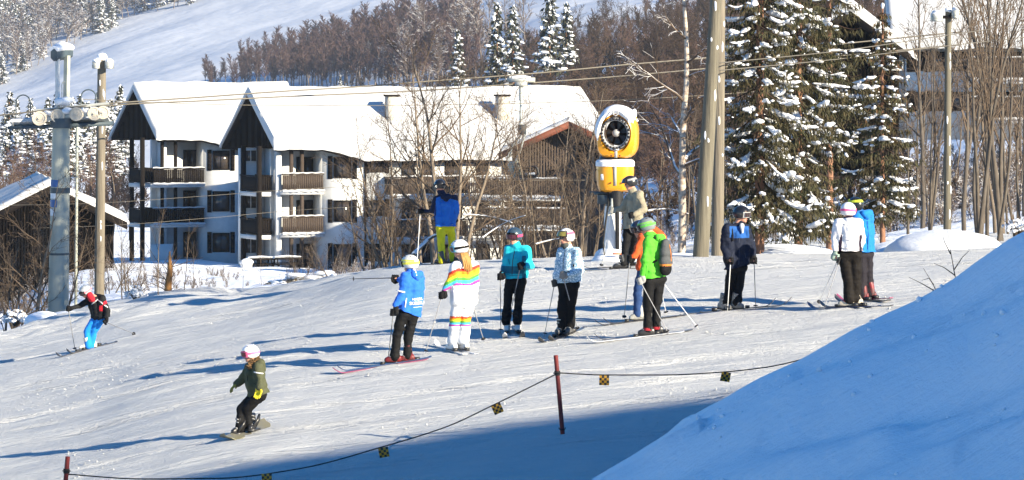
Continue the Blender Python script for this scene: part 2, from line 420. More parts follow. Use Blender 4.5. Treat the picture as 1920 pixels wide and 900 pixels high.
# ------------------------------------------------------------------ snow bank in the foreground
_sx = [1000, 1060, 1110, 1200, 1340, 1420, 1510, 1600, 1700, 1780, 1850, 1920, 2050, 2300, 2700, 3300]
_sy = [ 990,  940,  902,  848,  760,  714,  671,  621,  575,  530,  482,  437,  385,  330,  260, 150]
_bx = (np.array(_sx)-960)/F_PX*38; _bz = (HZ-np.array(_sy))/F_PX*38
def bank(x, y):
    zc = pchip(_bx, _bz, np.clip(x, _bx[0], _bx[-1])) - np.clip(_bx[0]-x, 0, 10)*.35
    q = y-38-.10*(x-3)
    yc = y-38
    s = np.sqrt(yc**2+.35**2)-.35
    z = zc - np.where(yc < 0, .42*s+.004*s*s, .62*s)
    # streaks that slid down and drifted along the face
    a = .38; u = x*math.cos(a)-yc*math.sin(a)*.6; v = x*math.sin(a)*.9+yc*math.cos(a)
    rid = 1-np.abs(fbm(u*.16+3, v*.85, 53, 3))*2
    z = z + (fbm(u*.30, v*1.5, 51, 4, .5)*.075 + rid*.17)*np.clip(s*1.2+.12, 0, 1) + fbm(x*1.2, y*1.2, 77, 3)*.02
    qq = s*.75+.45*fbm(x*.22, s*.25, 57, 3)+x*.05; sw = qq-np.floor(qq); z = z + .30*sw**3*np.clip(s*1.1, 0, 1)*np.clip(vnoise(x*.18, s*.4, 58)+.75, 0, 1)
    lum = np.clip(vnoise(x*1.7, y*1.7, 91)-.35, 0, 1)*np.clip(vnoise(x*.4, y*.4, 93)+.1, 0, 1)
    z = z + lum*.40*np.clip(s*1.2, 0, 1)
    return z
def knoll(x, y):
    """unseen snow knoll, added well to the right of the viewpoint; its edge throws the long shadow over the foreground"""
    df = (x-KQ[0])*(-.295)+(y-KQ[1])*.955
    k = KQ[2]+.10*np.clip(x-KQ[0], -1, 30) - .85*np.maximum(df, 0) + .40*np.clip(-df, 0, 16) - .9*np.maximum(-df-18, 0) - .95*np.maximum(KQ[0]-.5-x, 0) - .8*np.maximum(x-KQ[0]-26, 0)
    return np.maximum(k + fbm(x*.35, y*.35, 88, 3)*.10, -14)
KQ = (42.5, 6.1, 16.75)  # rim of the added knoll, set so its shadow edge falls right
grid('shadow_knoll', np.arange(14, 104.01, .5), np.arange(-52, 46.01, .5), knoll, M['field'], 'unseen snow knoll added on the right to shade the foreground', 'knoll')
grid('snow_bank', np.arange(-2.0, 34.01, .11), np.arange(14, 58.01, .16), bank, M['bank'], 'large wind drifted snow bank in blue shadow at the lower right', 'snow bank')

def crumbs(name, label, n, seed, area, fz, rmax, m_):
    rng = np.random.default_rng(seed); V0, F0 = ICO[0]; V = []; F = []
    x = rng.uniform(area[0], area[1], n*6); y = rng.uniform(area[2], area[3], n*6)
    keep = (vnoise(x*.8, y*.35, seed)+.6*vnoise(x*2.1, y*2.1, seed+3)) > .35
    x, y = x[keep][:n], y[keep][:n]; z = fz(x, y); r = .003+rmax*rng.uniform(0, 1, len(x))**4
    sc = rng.uniform(.6, 1.4, (len(x), 12, 3))
    VV = (V0[None]*sc*r[:, None, None])+np.stack([x, y, z+r*.35], 1)[:, None, :]
    FF = F0[None]+(np.arange(len(x))*12)[:, None, None]
    m = MB(); m.addnp(VV.reshape(-1, 3), FF.reshape(-1, 3)); o = m.build(name, M[m_], angle=0); tag(o, label, 'snow', kind='stuff')
crumbs('snow_crumbs', 'loose crumbs of snow scattered over the ski run', 9000, 3, (-9, 10, 40, 68), Hd, .016, 'piste')
crumbs('bank_crumbs', 'snow clods that rolled down the face of the shaded bank', 260, 4, (-.5, 7, 32, 38.2), bank, .035, 'bank')
# ------------------------------------------------------------------ buildings
class Frame:
    """facade frame: X along the wall, Y into the building, Z up (root Empty turned by ang)"""
    def __init__(s, px, d, ang):
        s.x0 = (px-960)/F_PX*d; s.y0 = d; s.a = R(ang); s.c = math.cos(s.a); s.sn = math.sin(s.a)
    def S(s, px, t=0.0):
        u = (px-960)/F_PX
        return (u*(s.y0+t*s.c)-s.x0+t*s.sn)/(s.c-u*s.sn)
    def D(s, S, t):
        return s.y0+S*s.sn+t*s.c
    def Z(s, py, px, t=0.0):
        return (HZ-py)/F_PX*s.D(s.S(px, t), t)
    def pt(s, px, py, t=0.0):
        return (s.S(px, t), t, s.Z(py, px, t))
    def root(s, name):
        return empty(name, (s.x0, s.y0, 0), s.a)

M['gable'] = mat('black_stained_gable', (.003,.0025,.0025), (.005,.004,.004), .95, 4, .3, (1,1,.15), spec=.05)
def win(root, S, t, z0, z1, w, rot=0.0, shutters=True, mull=1, name='window', frame_m=None):
    """window at S (centre), front face at t; z0..z1"""
    cz, sz = math.cos(rot), math.sin(rot)
    def loc(a, b): return (S+a*cz-b*sz, t+a*sz+b*cz)
    h = z1-z0; zc = (z0+z1)/2
    f = MB(); fw = .07
    for a in (-w/2, w/2):
        x, y = loc(a, -.03); f.box((x, y, zc), (fw, .10, h), rot)
    for z in (z0+fw/2, z1-fw/2):
        x, y = loc(0, -.03); f.box((x, y, z), (w-fw, .094, fw), rot)
    for k in range(mull):
        x, y = loc(-w/2+(k+1)*w/(mull+1), -.02); f.box((x, y, zc), (.045, .07, h-2*fw), rot)
    fo = f.build(name, frame_m or M['dark_wood'], root, smooth=False)
    g = MB(); x, y = loc(0, -.012); g.box((x, y, zc), (w-fw, .02, h-fw), rot)
    g.build('pane', M['glass'], fo, smooth=False)
    if shutters:
        for sgn in (-1, 1):
            s_ = MB(); x, y = loc(sgn*(w/2+.24), -.035); s_.box((x, y, zc), (.30, .05, h+.12), rot)
            for k in range(5):
                x, y = loc(sgn*(w/2+.24), -.068); s_.box((x, y, z0+(k+.5)*h/5), (.22, .014, h/5*.55), rot)
            s_.build('shutter', M['dark_wood'], fo, smooth=False)
    return fo

def balcony(root, S0, S1, t0, t1, zs, wallh=.95, wood='dark_wood', slab=.26, left=True, right=True, slats=False, snow=True):
    """front at t0 (towards viewer), back at t1; zs = top of slab"""
    s_ = MB(); s_.box(((S0+S1)/2, (t0+t1)/2, zs-slab/2), (S1-S0, abs(t1-t0), slab))
    b = s_.build('balcony', M['white_wall'], root, smooth=False)
    r = MB()
    def boards(ax, ay, bx, by):
        n = max(2, int(math.hypot(bx-ax, by-ay)/.14))
        ang = math.atan2(by-ay, bx-ax)
        for k in range(n):
            f = (k+.5)/n
            wv = .10 if not slats else .075
            r.box((ax+(bx-ax)*f, ay+(by-ay)*f, zs+.06+wallh/2), (wv if slats else .128, .03, wallh-.04), ang)
        L = math.hypot(bx-ax, by-ay)
        r.box(((ax+bx)/2, (ay+by)/2, zs+.06+wallh+.03), (L+.1, .11, .07), ang)
        r.box(((ax+bx)/2, (ay+by)/2, zs+.10), (L+.02, .06, .07), ang)
    boards(S0+.04, t0+.05, S1-.04, t0+.05)
    if left: boards(S0+.05, t0+.05, S0+.05, t1)
    if right: boards(S1-.05, t0+.05, S1-.05, t1)
    r.build('railing', M[wood], b, smooth=False)
    if snow:
        q = MB(); L = S1-S0
        n = 14
        q.tube([(S0+L*k/n, t0+.05, zs+.06+wallh+.10+.02*math.sin(k*2.1)) for k in range(n+1)], [(.05+.012*math.sin(k*1.7), .07) for k in range(n+1)], 8)
        q.tube([(S0+L*k/n, t0-.06, zs-.02+.015*math.sin(k*1.3)) for k in range(n+1)], [(.09+.03*math.sin(k*2.7), .10) for k in range(n+1)], 8)
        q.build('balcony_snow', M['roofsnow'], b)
    return b

def snow_slab(name, root, grid_pts, thick, material, seed=0, edge=.25):
    """grid_pts: 2-D array (rows ridge->eave) of 3D corner curves; makes a soft snow layer of given thickness above it"""
    A = np.array(grid_pts, float)          # (r, c, 3) coarse -> resample
    def up(A, n, ax):
        m = A.shape[ax]; q = np.linspace(0, m-1, n); i = np.clip(q.astype(int), 0, m-2); f = (q-i)
        a = np.take(A, i, ax); b = np.take(A, i+1, ax)
        sh = [1, 1, 1]; sh[ax] = n; f = f.reshape(sh)
        return a*(1-f)+b*f
    nr, nc = 26, 90
    B = up(up(A, nr, 0), nc, 1)
    rr = np.linspace(0, 1, nr)[:, None]; cc = np.linspace(0, 1, nc)[None, :]
    Lr = np.linalg.norm(A[-1].mean(0)-A[0].mean(0)); Lc = np.linalg.norm(A[:, -1].mean(0)-A[:, 0].mean(0))
    de = np.minimum(np.minimum((1-rr)*Lr, 9), np.minimum(cc*Lc, (1-cc)*Lc))
    rnd = np.sqrt(np.clip(1-(1-np.clip(de/edge, 0, 1))**2, 0, 1))
    nz = fbm(B[..., 0]*.35, B[..., 1]*.35+B[..., 2]*.3, seed+5, 3)*.20
    sl = (B[-1]-B[-2]); sl /= np.maximum(np.linalg.norm(sl, axis=1, keepdims=True), 1e-6)
    wob = fbm(B[-1][:, 0]*.9, B[-1][:, 1]*.9, seed+9, 3)*.16+.05
    B[-1] += sl*wob[:, None]; B[-2] += sl*wob[:, None]*.5; B[-1][:, 2] -= .04
    top = B.copy(); top[..., 2] += thick*(.35+.65*rnd)*(1+nz)
    mb = MB(); n = nr*nc
    i = (np.arange(nr-1)[:, None]*nc+np.arange(nc-1)[None, :]).ravel()
    Ft = np.stack([i, i+nc, i+nc+1, i+1], 1)
    V = np.concatenate([top.reshape(-1, 3), B.reshape(-1, 3)])
    mb.v.append(V); mb.n = 2*n
    mb.f += [Ft, Ft[:, ::-1]+n]
    bd = list(range(nc))+[k*nc+nc-1 for k in range(1, nr)]+[(nr-1)*nc+k for k in range(nc-2, -1, -1)]+[k*nc for k in range(nr-2, 0, -1)]
    for a, b in zip(bd, bd[1:]+bd[:1]): mb.f.append(np.array([[a, b, b+n, a+n]]))
    return mb.build(name, material, root, angle=60)

def apartment():
    fr = Frame(605, 200, 24)
    root = fr.root('apartment_building')
    tag(root, 'long white apartment building with black gables, brown balconies and thick roof snow', 'building')
    zb = -13.2
    TAN = .66; TAN1 = .63
    # ---------------- block nearer the viewer (right hand)
    t2 = 0.0
    S_l = fr.S(519, -.3)                    # left end wall
    Sa, Sb = fr.S(527), fr.S(604)           # balcony bay
    zr = fr.Z(176, 471, 4.4)                # ridge
    ze = fr.Z(270, 520, -.5)
    def roofz(t): return zr-TAN*abs(t-4.4)
    S_r = fr.S(1092, 4.4)                   # right end of the roof
    S_m, t_m = fr.S(680, -1.0), -1.0        # front wall steps forward here
    Sm2 = fr.S(940, -1.0)
    w = MB()
    wt = .35
    def wall(ax, ay, bx, by, z0, z1, z1b=None):
        """upright wall strip from a to b with thickness behind it"""
        dx, dy = bx-ax, by-ay; L = math.hypot(dx, dy); nx, ny = -dy/L*.3, dx/L*.3
        z1b = z1 if z1b is None else z1b
        w.prism([(ax,ay,z0),(bx,by,z0),(bx,by,z1b),(ax,ay,z1)], (nx, ny, 0))
    # back wall of the balcony bay, pier, diagonal wall, front wall
    wall(S_l+.3, 1.65, Sb+.02, 1.65, zb, roofz(1.65)-.25)
    wall(Sb-.02, 1.9, Sb+.0, .001, zb, roofz(.5)-.25)
    wall(S_l-1.15, 3.4, S_l+.8, 3.4, zb, roofz(-.55)-.16)
    wall(S_l+.5, 3.35, S_l+.5, 1.3, zb, roofz(1.4)-.3, roofz(1.4)-.3)
    w.box(((fr.S(518)+fr.S(528))/2, .16, (zb+roofz(0)-.3)/2), (fr.S(528)-fr.S(518), .3, roofz(0)-.3-zb))
    wall(Sb, 0, S_m, t_m, zb, roofz(-.05)-.3, roofz(-.95)-.3)
    wall(S_m+.003, t_m, Sm2, t_m, zb, roofz(-1.05)-.3)
    w.box(((S_l+.85+S_r-.6)/2, 5.4, (zb+roofz(8.6)-.35)/2), (S_r-.6-S_l-.85, 6.6, roofz(8.6)-.35-zb))
    w.build('front_wall', M['white_wall'], root, smooth=False)
    # gable: dark boarded triangle over the end balconies
    g = MB()
    Sg = fr.S(520, -.5)-.05
    Sp = Sg+.10
    g.prism([(Sp, -.55, roofz(-.55)-.12), (Sp, 4.4, zr-.12), (Sp, 9.4, roofz(9.4)-.12)], (.25, 0, 0))
    for k in range(9):
        tt = -.55+9.9*(k+.5)/9
        g.box((Sp-.02, tt, (roofz(tt)-.15+roofz(-.55)-.15)/2), (.03, .7, max(.05, roofz(tt)-roofz(-.55)-.02)))
    g.build('gable_panel', M['gable'], root, smooth=False)
    # roof deck
    rd = MB()
    Sk, Sj = fr.S(604, -.6), fr.S(684, -1.6)
    front = [(Sg-.15, 4.4, zr), (S_r, 4.4, zr), (S_r, -1.75, roofz(-1.75)), (Sj, -1.75, roofz(-1.75)), (Sk, -.65, roofz(-.65)), (Sg-.15, -.65, roofz(-.65))]
    rd.prism(front, (0, 0, -.22))
    back = [(Sg-.15, 4.403, zr), (Sg-.15, 9.55, roofz(9.55)), (S_r, 9.55, roofz(9.55)), (S_r, 4.403, zr)]
    rd.prism(back, (0, 0, -.22))
    roof = rd.build('roof', M['dark_wood'], root, smooth=False)
    def edge_t(S):
        return -.75 if S < Sk else (-1.85 if S > Sj else -.75-1.1*(S-Sk)/(Sj-Sk))
    cols = [Sg-.28]+list(np.linspace(Sg, S_r+.1, 40))
    rows = []
    for f in np.linspace(0, 1, 8):
        rows.append([(S, 4.4-(4.4-edge_t(S))*f, zr-TAN*(4.4-edge_t(S))*f) for S in cols])
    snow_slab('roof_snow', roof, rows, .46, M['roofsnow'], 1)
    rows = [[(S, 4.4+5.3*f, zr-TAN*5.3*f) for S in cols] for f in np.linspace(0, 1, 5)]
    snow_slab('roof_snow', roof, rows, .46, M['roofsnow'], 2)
    # chimneys
    for px, py, h in ((735, 222, 1.25), (942, 236, 1.25)):
        t = 1.5
        S = fr.S(px, t); z = roofz(t)
        c = MB(); c.box((S, t, z+h/2+.1), (.72, .65, h+.8))
        co_ = c.build('chimney', M['chimney'], roof, smooth=False)
        c2 = MB(); c2.box((S, t, z+h+.56), (.86, .78, .12)); c2.build('chimney_cap', M['dark_wood'], co_, smooth=False)
    # balconies in the bay
    for (ptop, pbot) in ((329, 357), (411, 437)):
        zs = fr.Z(pbot, 560, -.2)
        balcony(root, fr.S(528, -.3)+.02, Sb, -.35, 1.62, zs, wallh=.92, wood='brown_wood', left=False, right=False)
        # end balcony under the gable
        zs2 = fr.Z(pbot+1, 485, 3)
        balcony(root, S_l-1.15, S_l-.03, .4, 3.35, zs2, wallh=.92, wood='dark_wood', snow=False)
    # posts carrying the gable
    for t in (.15, 3.1):
        p = MB(); p.box((S_l-1.0, t, (roofz(-.5)+zb)/2), (.26, .26, roofz(-.5)-zb)); p.build('post', M['dark_wood'], root, smooth=False)
    for px in (546, 566):
        p = MB(); p.box((fr.S(px, -.1), -.1, (roofz(0)-.3+zb)/2), (.2, .18, roofz(0)-.3-zb)); p.build('post', M['brown_wood'], root, smooth=False)
    # openings
    for py0, py1 in ((294, 345), (375, 428), (457, 504)):
        for px in (562, 578, 593):
            S = fr.S(px, 1.65); z0 = fr.Z(py1, px, 1.65); z1 = fr.Z(py0, px, 1.65)
            win(root, S, 1.62, z0, z1, .38 if px != 578 else .5, shutters=False, mull=0, name='balcony_door' if px == 578 else 'window')
    ang = math.atan2(t_m, S_m-Sb)
    for py0, py1 in ((294, 333), (375, 415), (457, 500)):
        f = .5; S = Sb+(S_m-Sb)*f; t = t_m*f
        win(root, S, t, fr.Z(py1, 642), fr.Z(py0, 642), 1.05, rot=ang)
        S = fr.S(706, -1)
        win(root, S, t_m, fr.Z(py1-10, 706, -1), fr.Z(py0, 706, -1), .9)
    for py0, py1 in ((280, 304), (364, 392), (446, 476)):   # small windows in the back wall of the end porch
        win(root, S_l-.42, 3.4, fr.Z(py1, 474, 3.4), fr.Z(py0, 474, 3.4), .80, shutters=False, frame_m=M['frame'])
    # right wing: brown balconies and dark recesses
    for k, (ptop, pbot) in enumerate(((332, 364), (412, 444))):
        zs = fr.Z(pbot, 870, -2.2)
        balcony(root, fr.S(733, -2.2), fr.S(868, -2.2), -2.25, -1.02, zs, wallh=1.0, wood='brown_wood')
        balcony(root, fr.S(874, -2.2), fr.S(1010, -2.2), -2.25, -1.02, zs-.03, wallh=1.0, wood='brown_wood', slats=True)
    for py0, py1 in ((298, 352), (378, 432), (458, 500)):
        for px, ww in ((765, .8), (800, .55), (850, 1.1), (905, .8), (960, 1.0)):
            win(root, fr.S(px, -1), t_m-.003, fr.Z(py1, px, -1), fr.Z(py0, px, -1), ww, shutters=False)
    dp = MB(); S = S_m+.15; dp.tube([(S, t_m-.08, roofz(-1)-.4), (S, t_m-.08, zb)], .06, 8); dp.build('drainpipe', M['dark_wood'], root)
    # ---------------- block set back on the left
    q0 = fr.y0
    t1 = 0
    for _ in range(20):                      # depth so that the wall at px 300 sits at d = 217
        t1 += (217-fr.D(fr.S(300, t1), t1))*.8
    S1l = fr.S(299, t1-.4); S1r = fr.S(520, t1)
    zr1 = fr.Z(167, 256, t1+4.7)
    def rz(t): return zr1-TAN1*abs(t-(t1+4.7))
    a0, a1 = fr.S(381, t1), fr.S(448, t1-.9)
    w = MB()
    wall(fr.S(284, t1+1.6), t1+1.6, a0+.02, t1+1.6, zb, rz(t1+1.6)-.25)
    wall(a0, t1+1.9, a0+.001, t1, zb, rz(t1+.3)-.3)
    wall(a0, t1, a1, t1-.9, zb, rz(t1-.05)-.3, rz(t1-.85)-.3)
    wall(a1+.003, t1-.9, S1r+2, t1-.9, zb, rz(t1-1)-.3)
    wall(S1l+.5, t1+2.6, S1l+.5, t1+1.3, zb, rz(t1+1.3)-.3)
    w.box((S1l+.55, t1+.9, (zb+rz(t1+.9)-.3)/2), (.3, 1.4, rz(t1+.9)-.3-zb))
    w.box(((S1l+4.5+S1r+1.5)/2, t1+5.6, (zb+rz(t1+9)-.35)/2), (S1r+1.5-S1l-4.5, 7.0, rz(t1+9)-.35-zb))
    w.build('front_wall', M['white_wall'], root, smooth=False)
    g = MB(); Sg1 = fr.S(300, t1-.5)-.05
    Sp = Sg1+.10
    g.prism([(Sp, t1-.55, rz(t1-.55)-.12), (Sp, t1+4.7, zr1-.12), (Sp, t1+9.95, rz(t1+9.95)-.12)], (.25, 0, 0))
    for k in range(9):
        tt = t1-.55+10.4*(k+.5)/9
        g.box((Sp-.02, tt, (rz(tt)-.15+rz(t1-.55)-.15)/2), (.03, .7, max(.05, rz(tt)-rz(t1-.55)-.02)))
    g.build('gable_panel', M['gable'], root, smooth=False)
    rd = MB()
    Sk1, Sj1 = fr.S(378, t1-.6), fr.S(446, t1-1.5)
    rd.prism([(Sg1-.15, t1+4.7, zr1), (S1r+2.5, t1+4.7, zr1), (S1r+2.5, t1-1.6, rz(t1-1.6)), (Sj1, t1-1.6, rz(t1-1.6)), (Sk1, t1-.65, rz(t1-.65)), (Sg1-.15, t1-.65, rz(t1-.65))], (0, 0, -.22))
    rd.prism([(Sg1-.15, t1+4.703, zr1), (Sg1-.15, t1+10.1, rz(t1+10.1)), (S1r+2.5, t1+10.1, rz(t1+10.1)), (S1r+2.5, t1+4.703, zr1)], (0, 0, -.22))
    roof1 = rd.build('roof', M['dark_wood'], root, smooth=False)
    def edge1(S): return t1-.75 if S < Sk1 else (t1-1.75 if S > Sj1 else t1-.75-1.0*(S-Sk1)/(Sj1-Sk1))
    cols = [Sg1-.28]+list(np.linspace(Sg1, S1r+2.6, 30))
    rows = [[(S, t1+4.7-(t1+4.7-edge1(S))*f, zr1-TAN1*(t1+4.7-edge1(S))*f) for S in cols] for f in np.linspace(0, 1, 8)]
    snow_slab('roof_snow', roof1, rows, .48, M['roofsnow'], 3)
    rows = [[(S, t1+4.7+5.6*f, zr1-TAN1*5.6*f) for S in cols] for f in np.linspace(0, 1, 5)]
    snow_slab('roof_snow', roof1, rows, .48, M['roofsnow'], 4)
    for (ptop, pbot) in ((316, 344), (391, 419)):
        zs = fr.Z(pbot, 335, t1-.2)
        balcony(root, fr.S(286, t1-.3)+.02, a0, t1-.35, t1+1.58, zs, wallh=.92, left=False, right=False)
        balcony(root, S1l-1.2, S1l-.03, t1+.4, t1+2.75, zs, wallh=.92, snow=False)
    for t in (.1, 2.5):
        p = MB(); p.box((S1l-1.05, t1+t, (rz(t1-.5)+zb)/2), (.26, .26, rz(t1-.5)-zb)); p.build('post', M['dark_wood'], root, smooth=False)
    for px in (304, 329):
        p = MB(); p.box((fr.S(px, t1-.1), t1-.1, (rz(t1)-.3+zb)/2), (.2, .18, rz(t1)-.3-zb)); p.build('post', M['dark_wood'], root, smooth=False)
    for py0, py1 in ((281, 320), (357, 395), (435, 482)):
        for px in (349, 362, 376):
            S = fr.S(px, t1+1.6); win(root, S, t1+1.57, fr.Z(py1, px, t1+1.6), fr.Z(py0, px, t1+1.6), .34 if px != 362 else .5, shutters=False, mull=0, name='balcony_door' if px == 362 else 'window')
    ang = math.atan2(-.9, a1-a0)
    for py0, py1 in ((282, 318), (358, 396), (436, 472)):
        f = .5; win(root, a0+(a1-a0)*f, t1-.9*f, fr.Z(py1, 415, t1), fr.Z(py0, 415, t1), 1.1, rot=ang, mull=0 if py0 == 358 else 1)
    dp = MB(); S = a1+.1; dp.tube([(S, t1-.98, rz(t1-1)-.4), (S, t1-.98, zb)], .06, 8); dp.build('drainpipe', M['dark_wood'], root)
    tp = MB(); S = fr.S(305, t1-1.5); tp.box((S, t1-1.3, fr.Z(478, 305, t1)), (1.5, .1, 1.6)); tp.build('terrace_screen', M['white_wall'], root, smooth=False)
apartment()

def gable_house(name, label, px_l, px_r, py_e, px_a, py_a, d, ang, depth, base_py, wood, board, snow_t, over=.6, siding=.16, extra=None):
    """timber house whose boarded gable faces the viewer: eaves at (px_l|px_r, py_e), apex (px_a, py_a)"""
    fr = Frame(px_a, d, ang); root = fr.root(name); tag(root, label, 'house')
    Sl, Sr = fr.S(px_l), fr.S(px_r); za = fr.Z(py_a, px_a); zl = fr.Z(py_e, px_l)
    sl = (za-zl)/abs(Sl); zb = fr.Z(base_py, px_a)
    Sr = max(Sr, -Sl) if px_r is None else Sr
    zr_ = za-sl*Sr
    w = MB(); wl, wr = Sl+over, Sr-over
    w.prism([(wl, over, zb), (wr, over, zb), (wr, over, za-sl*wr-.25), (0, over, za-.25), (wl, over, za+sl*wl-.25)], (0, depth-2*over, 0))
    n = int((wr-wl)/siding)
    for k in range(n):
        x = wl+(k+.5)*(wr-wl)/n; top = za-sl*abs(x)-.3
        w.box((x, over-.02, (zb+top)/2), (siding*.62, .045, top-zb))
    wo = w.build('wall', M[wood], root, smooth=False)
    r = MB()
    for a, b in ((Sl, 0), (0, Sr)):
        e = .0015 if a == 0 else -.0015
        r.prism([(a+e if a == 0 else a, -.3, za-sl*abs(a)), (b+e if b == 0 else b, -.3, za-sl*abs(b)), (b+e if b == 0 else b, -.3, za-sl*abs(b)-.2), (a+e if a == 0 else a, -.3, za-sl*abs(a)-.2)], (0, depth+.3, 0))
    ro = r.build('roof', M['dark_wood'], root, smooth=False)
    bb = MB()
    for a, b in ((Sl-.05, 0), (0, Sr+.05)):
        bb.prism([(a, -.36, za-sl*abs(a)+.06), (b, -.36, za-sl*abs(b)+.06), (b, -.36, za-sl*abs(b)-.34), (a, -.36, za-sl*abs(a)-.34)], (0, .055, 0))
    bb.build('bargeboard', M[board], root, smooth=False)
    for a, nm in ((Sl, 1), (Sr, 2)):
        rows = [[(a*f, -.30+(depth+.25)*g, za-sl*abs(a*f)+.02) for g in np.linspace(0, 1, 8)] for f in np.linspace(0, 1.03, 6)]
        if a > 0: rows = [row[::-1] for row in rows]
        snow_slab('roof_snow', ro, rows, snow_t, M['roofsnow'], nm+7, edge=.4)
    return fr, root, (Sl, Sr, za, zb, sl)

fr, root, q = gable_house('timber_house', 'brown boarded house with red edged gable behind bare trees beside the apartment building', 938, 1132, 288, 1068, 229, 186, -10, 9, 500, 'house_wood', 'red_board', .34)
for py, pxa, pxb in ((365, 900, 1050), (421, 905, 1060)):
    zs = fr.Z(py+3, 980, -.8); balcony(root, fr.S(pxa, -.8), fr.S(pxb, -.8), -.85, .55, zs, wallh=.9, wood='brown_wood')
for px, py0, py1 in ((985, 318, 352), (1045, 318, 352), (985, 385, 415), (1045, 385, 415), (960, 440, 470)):
    win(root, fr.S(px, .55), .55, fr.Z(py1, px, .5), fr.Z(py0, px, .5), 1.0, shutters=False)
rec = MB(); rec.box((fr.S(1108, .5), .5, fr.Z(278, 1108)), (1.7, .09, 1.7)); rec.build('dark_panel', M['dark_wood'], root, smooth=False)  # plain dark panel standing in for a dark void in the gable

fr, root, q = gable_house('dark_cabin', 'black timber cabin with blue shaded roof snow behind the lift tower', -45, 236, 418, 94, 350, 172, 12, 13, 620, 'gable', 'dark_wood', .42)

def far_block():
    fr = Frame(1690, 172, -4); root = fr.root('hillside_apartments')
    tag(root, 'pale blue grey apartment block with snowy roof up behind the spruces', 'building')
    w = MB(); z0, z1 = fr.Z(262, 1780), fr.Z(84, 1780)
    S0, S1 = fr.S(1700), fr.S(2140)
    w.box(((S0+S1)/2, 3.5, (z0+z1)/2), (S1-S0, 7, z1-z0))
    S00 = fr.S(1590, 1); w.box(((S00+S0)/2-.02, 5.0, (z0+z1)/2-.3), (S0-S00, 6.5, z1-z0-.6))
    w.build('wall', M['white_wall'], root, smooth=False)
    ro = MB(); ro.prism([(S0-.9, -.9, z1-.1), (S0-.9, 3.5, z1+2.6), (S0-.9, 7.9, z1-.1)], (S1-S0+2, 0, 0))
    r = ro.build('roof', M['dark_wood'], root, smooth=False)
    for sgn in (0, 1):
        rows = [[(S, 3.5+(-1 if sgn == 0 else 1)*4.5*f, z1+2.62-2.75*f) for S in np.linspace(S0-1, S1+1.2, 8)] for f in np.linspace(0, 1, 5)]
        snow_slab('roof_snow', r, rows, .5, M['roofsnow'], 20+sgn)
    for py0, py1 in ((97, 133), (172, 208)):
        for px, ww in ((1746, 1.5), (1805, 1.3), (1845, 1.3), (1890, 1.4), (1722, .5)):
            win(root, fr.S(px), 0, fr.Z(py1, px), fr.Z(py0, px), ww, shutters=(px < 1760))
    for py in (148, 222):
        zs = fr.Z(py, 1870, -1.3)
        balcony(root, fr.S(1822, -1.3), fr.S(2000, -1.3), -1.35, -.02, zs, wallh=1.0, wood='brown_wood')
        for px in (1826, 1905, 1990):
            p = MB(); p.box((fr.S(px, -1.2), -1.2, (zs+z1)/2-1), (.16, .16, z1-zs+.5)); p.build('post', M['brown_wood'], root, smooth=False)
    # dark gable of the neighbouring house
    fr2, root2, q2 = gable_house('hillside_house', 'dark brown gabled house with heavy roof snow behind the tall spruces', 1490, 1706, 92, 1590, 20, 150, -8, 6, 330, 'gable', 'dark_wood', .55)
    win(root2, fr2.S(1668, .58), .58, fr2.Z(132, 1668), fr2.Z(112, 1668), 1.2, shutters=False, frame_m=M['frame'])
far_block()
# ------------------------------------------------------------------ bare trees
def grow(rng, trunk, crown, p, d, L, r, lvl, maxl, o):
    """one stem: a bent tapered tube, then its side stems"""
    n = o['seg'][lvl]
    pts = [np.array(p)]; d = np.array(d)/np.linalg.norm(d)
    st = L/n
    for k in range(n):
        d = d + rng.normal(0, o['wob'][lvl], 3) + np.array((0, 0, o['up'][lvl]))
        d /= np.linalg.norm(d)
        pts.append(pts[-1]+d*st)
    tip = o['tip']
    rad = [max(tip, r*(1-(k/n)**1.15*o.get('taper', .88))) for k in range(n+1)]
    (trunk if lvl == 0 else crown).tube(pts, rad, o['sides'][lvl], caps=False)
    if lvl >= maxl: return
    m = int(o['kids'][lvl]*rng.uniform(.8, 1.2))
    for i in range(m):
        f = o['bare'][lvl] + (1-o['bare'][lvl])*((i+rng.uniform(0, 1))/m)
        f = min(f, .985)
        k = int(f*n); q = f*n-k
        pos = pts[k]*(1-q)+pts[k+1]*q
        ax = pts[k+1]-pts[k]; ax /= np.linalg.norm(ax)
        v = rng.normal(0, 1, 3); v -= ax*v.dot(ax); v /= np.linalg.norm(v)
        a = o['ang'][lvl]*rng.uniform(.7, 1.3)
        dd = ax*math.cos(a)+v*math.sin(a)
        LL = L*o['ratio'][lvl]*rng.uniform(.6, 1.15)*(1-.55*f if lvl == 0 else 1-.3*f)
        grow(rng, trunk, crown, pos, dd, LL, max(tip, rad[k]*.55), lvl+1, maxl, o)

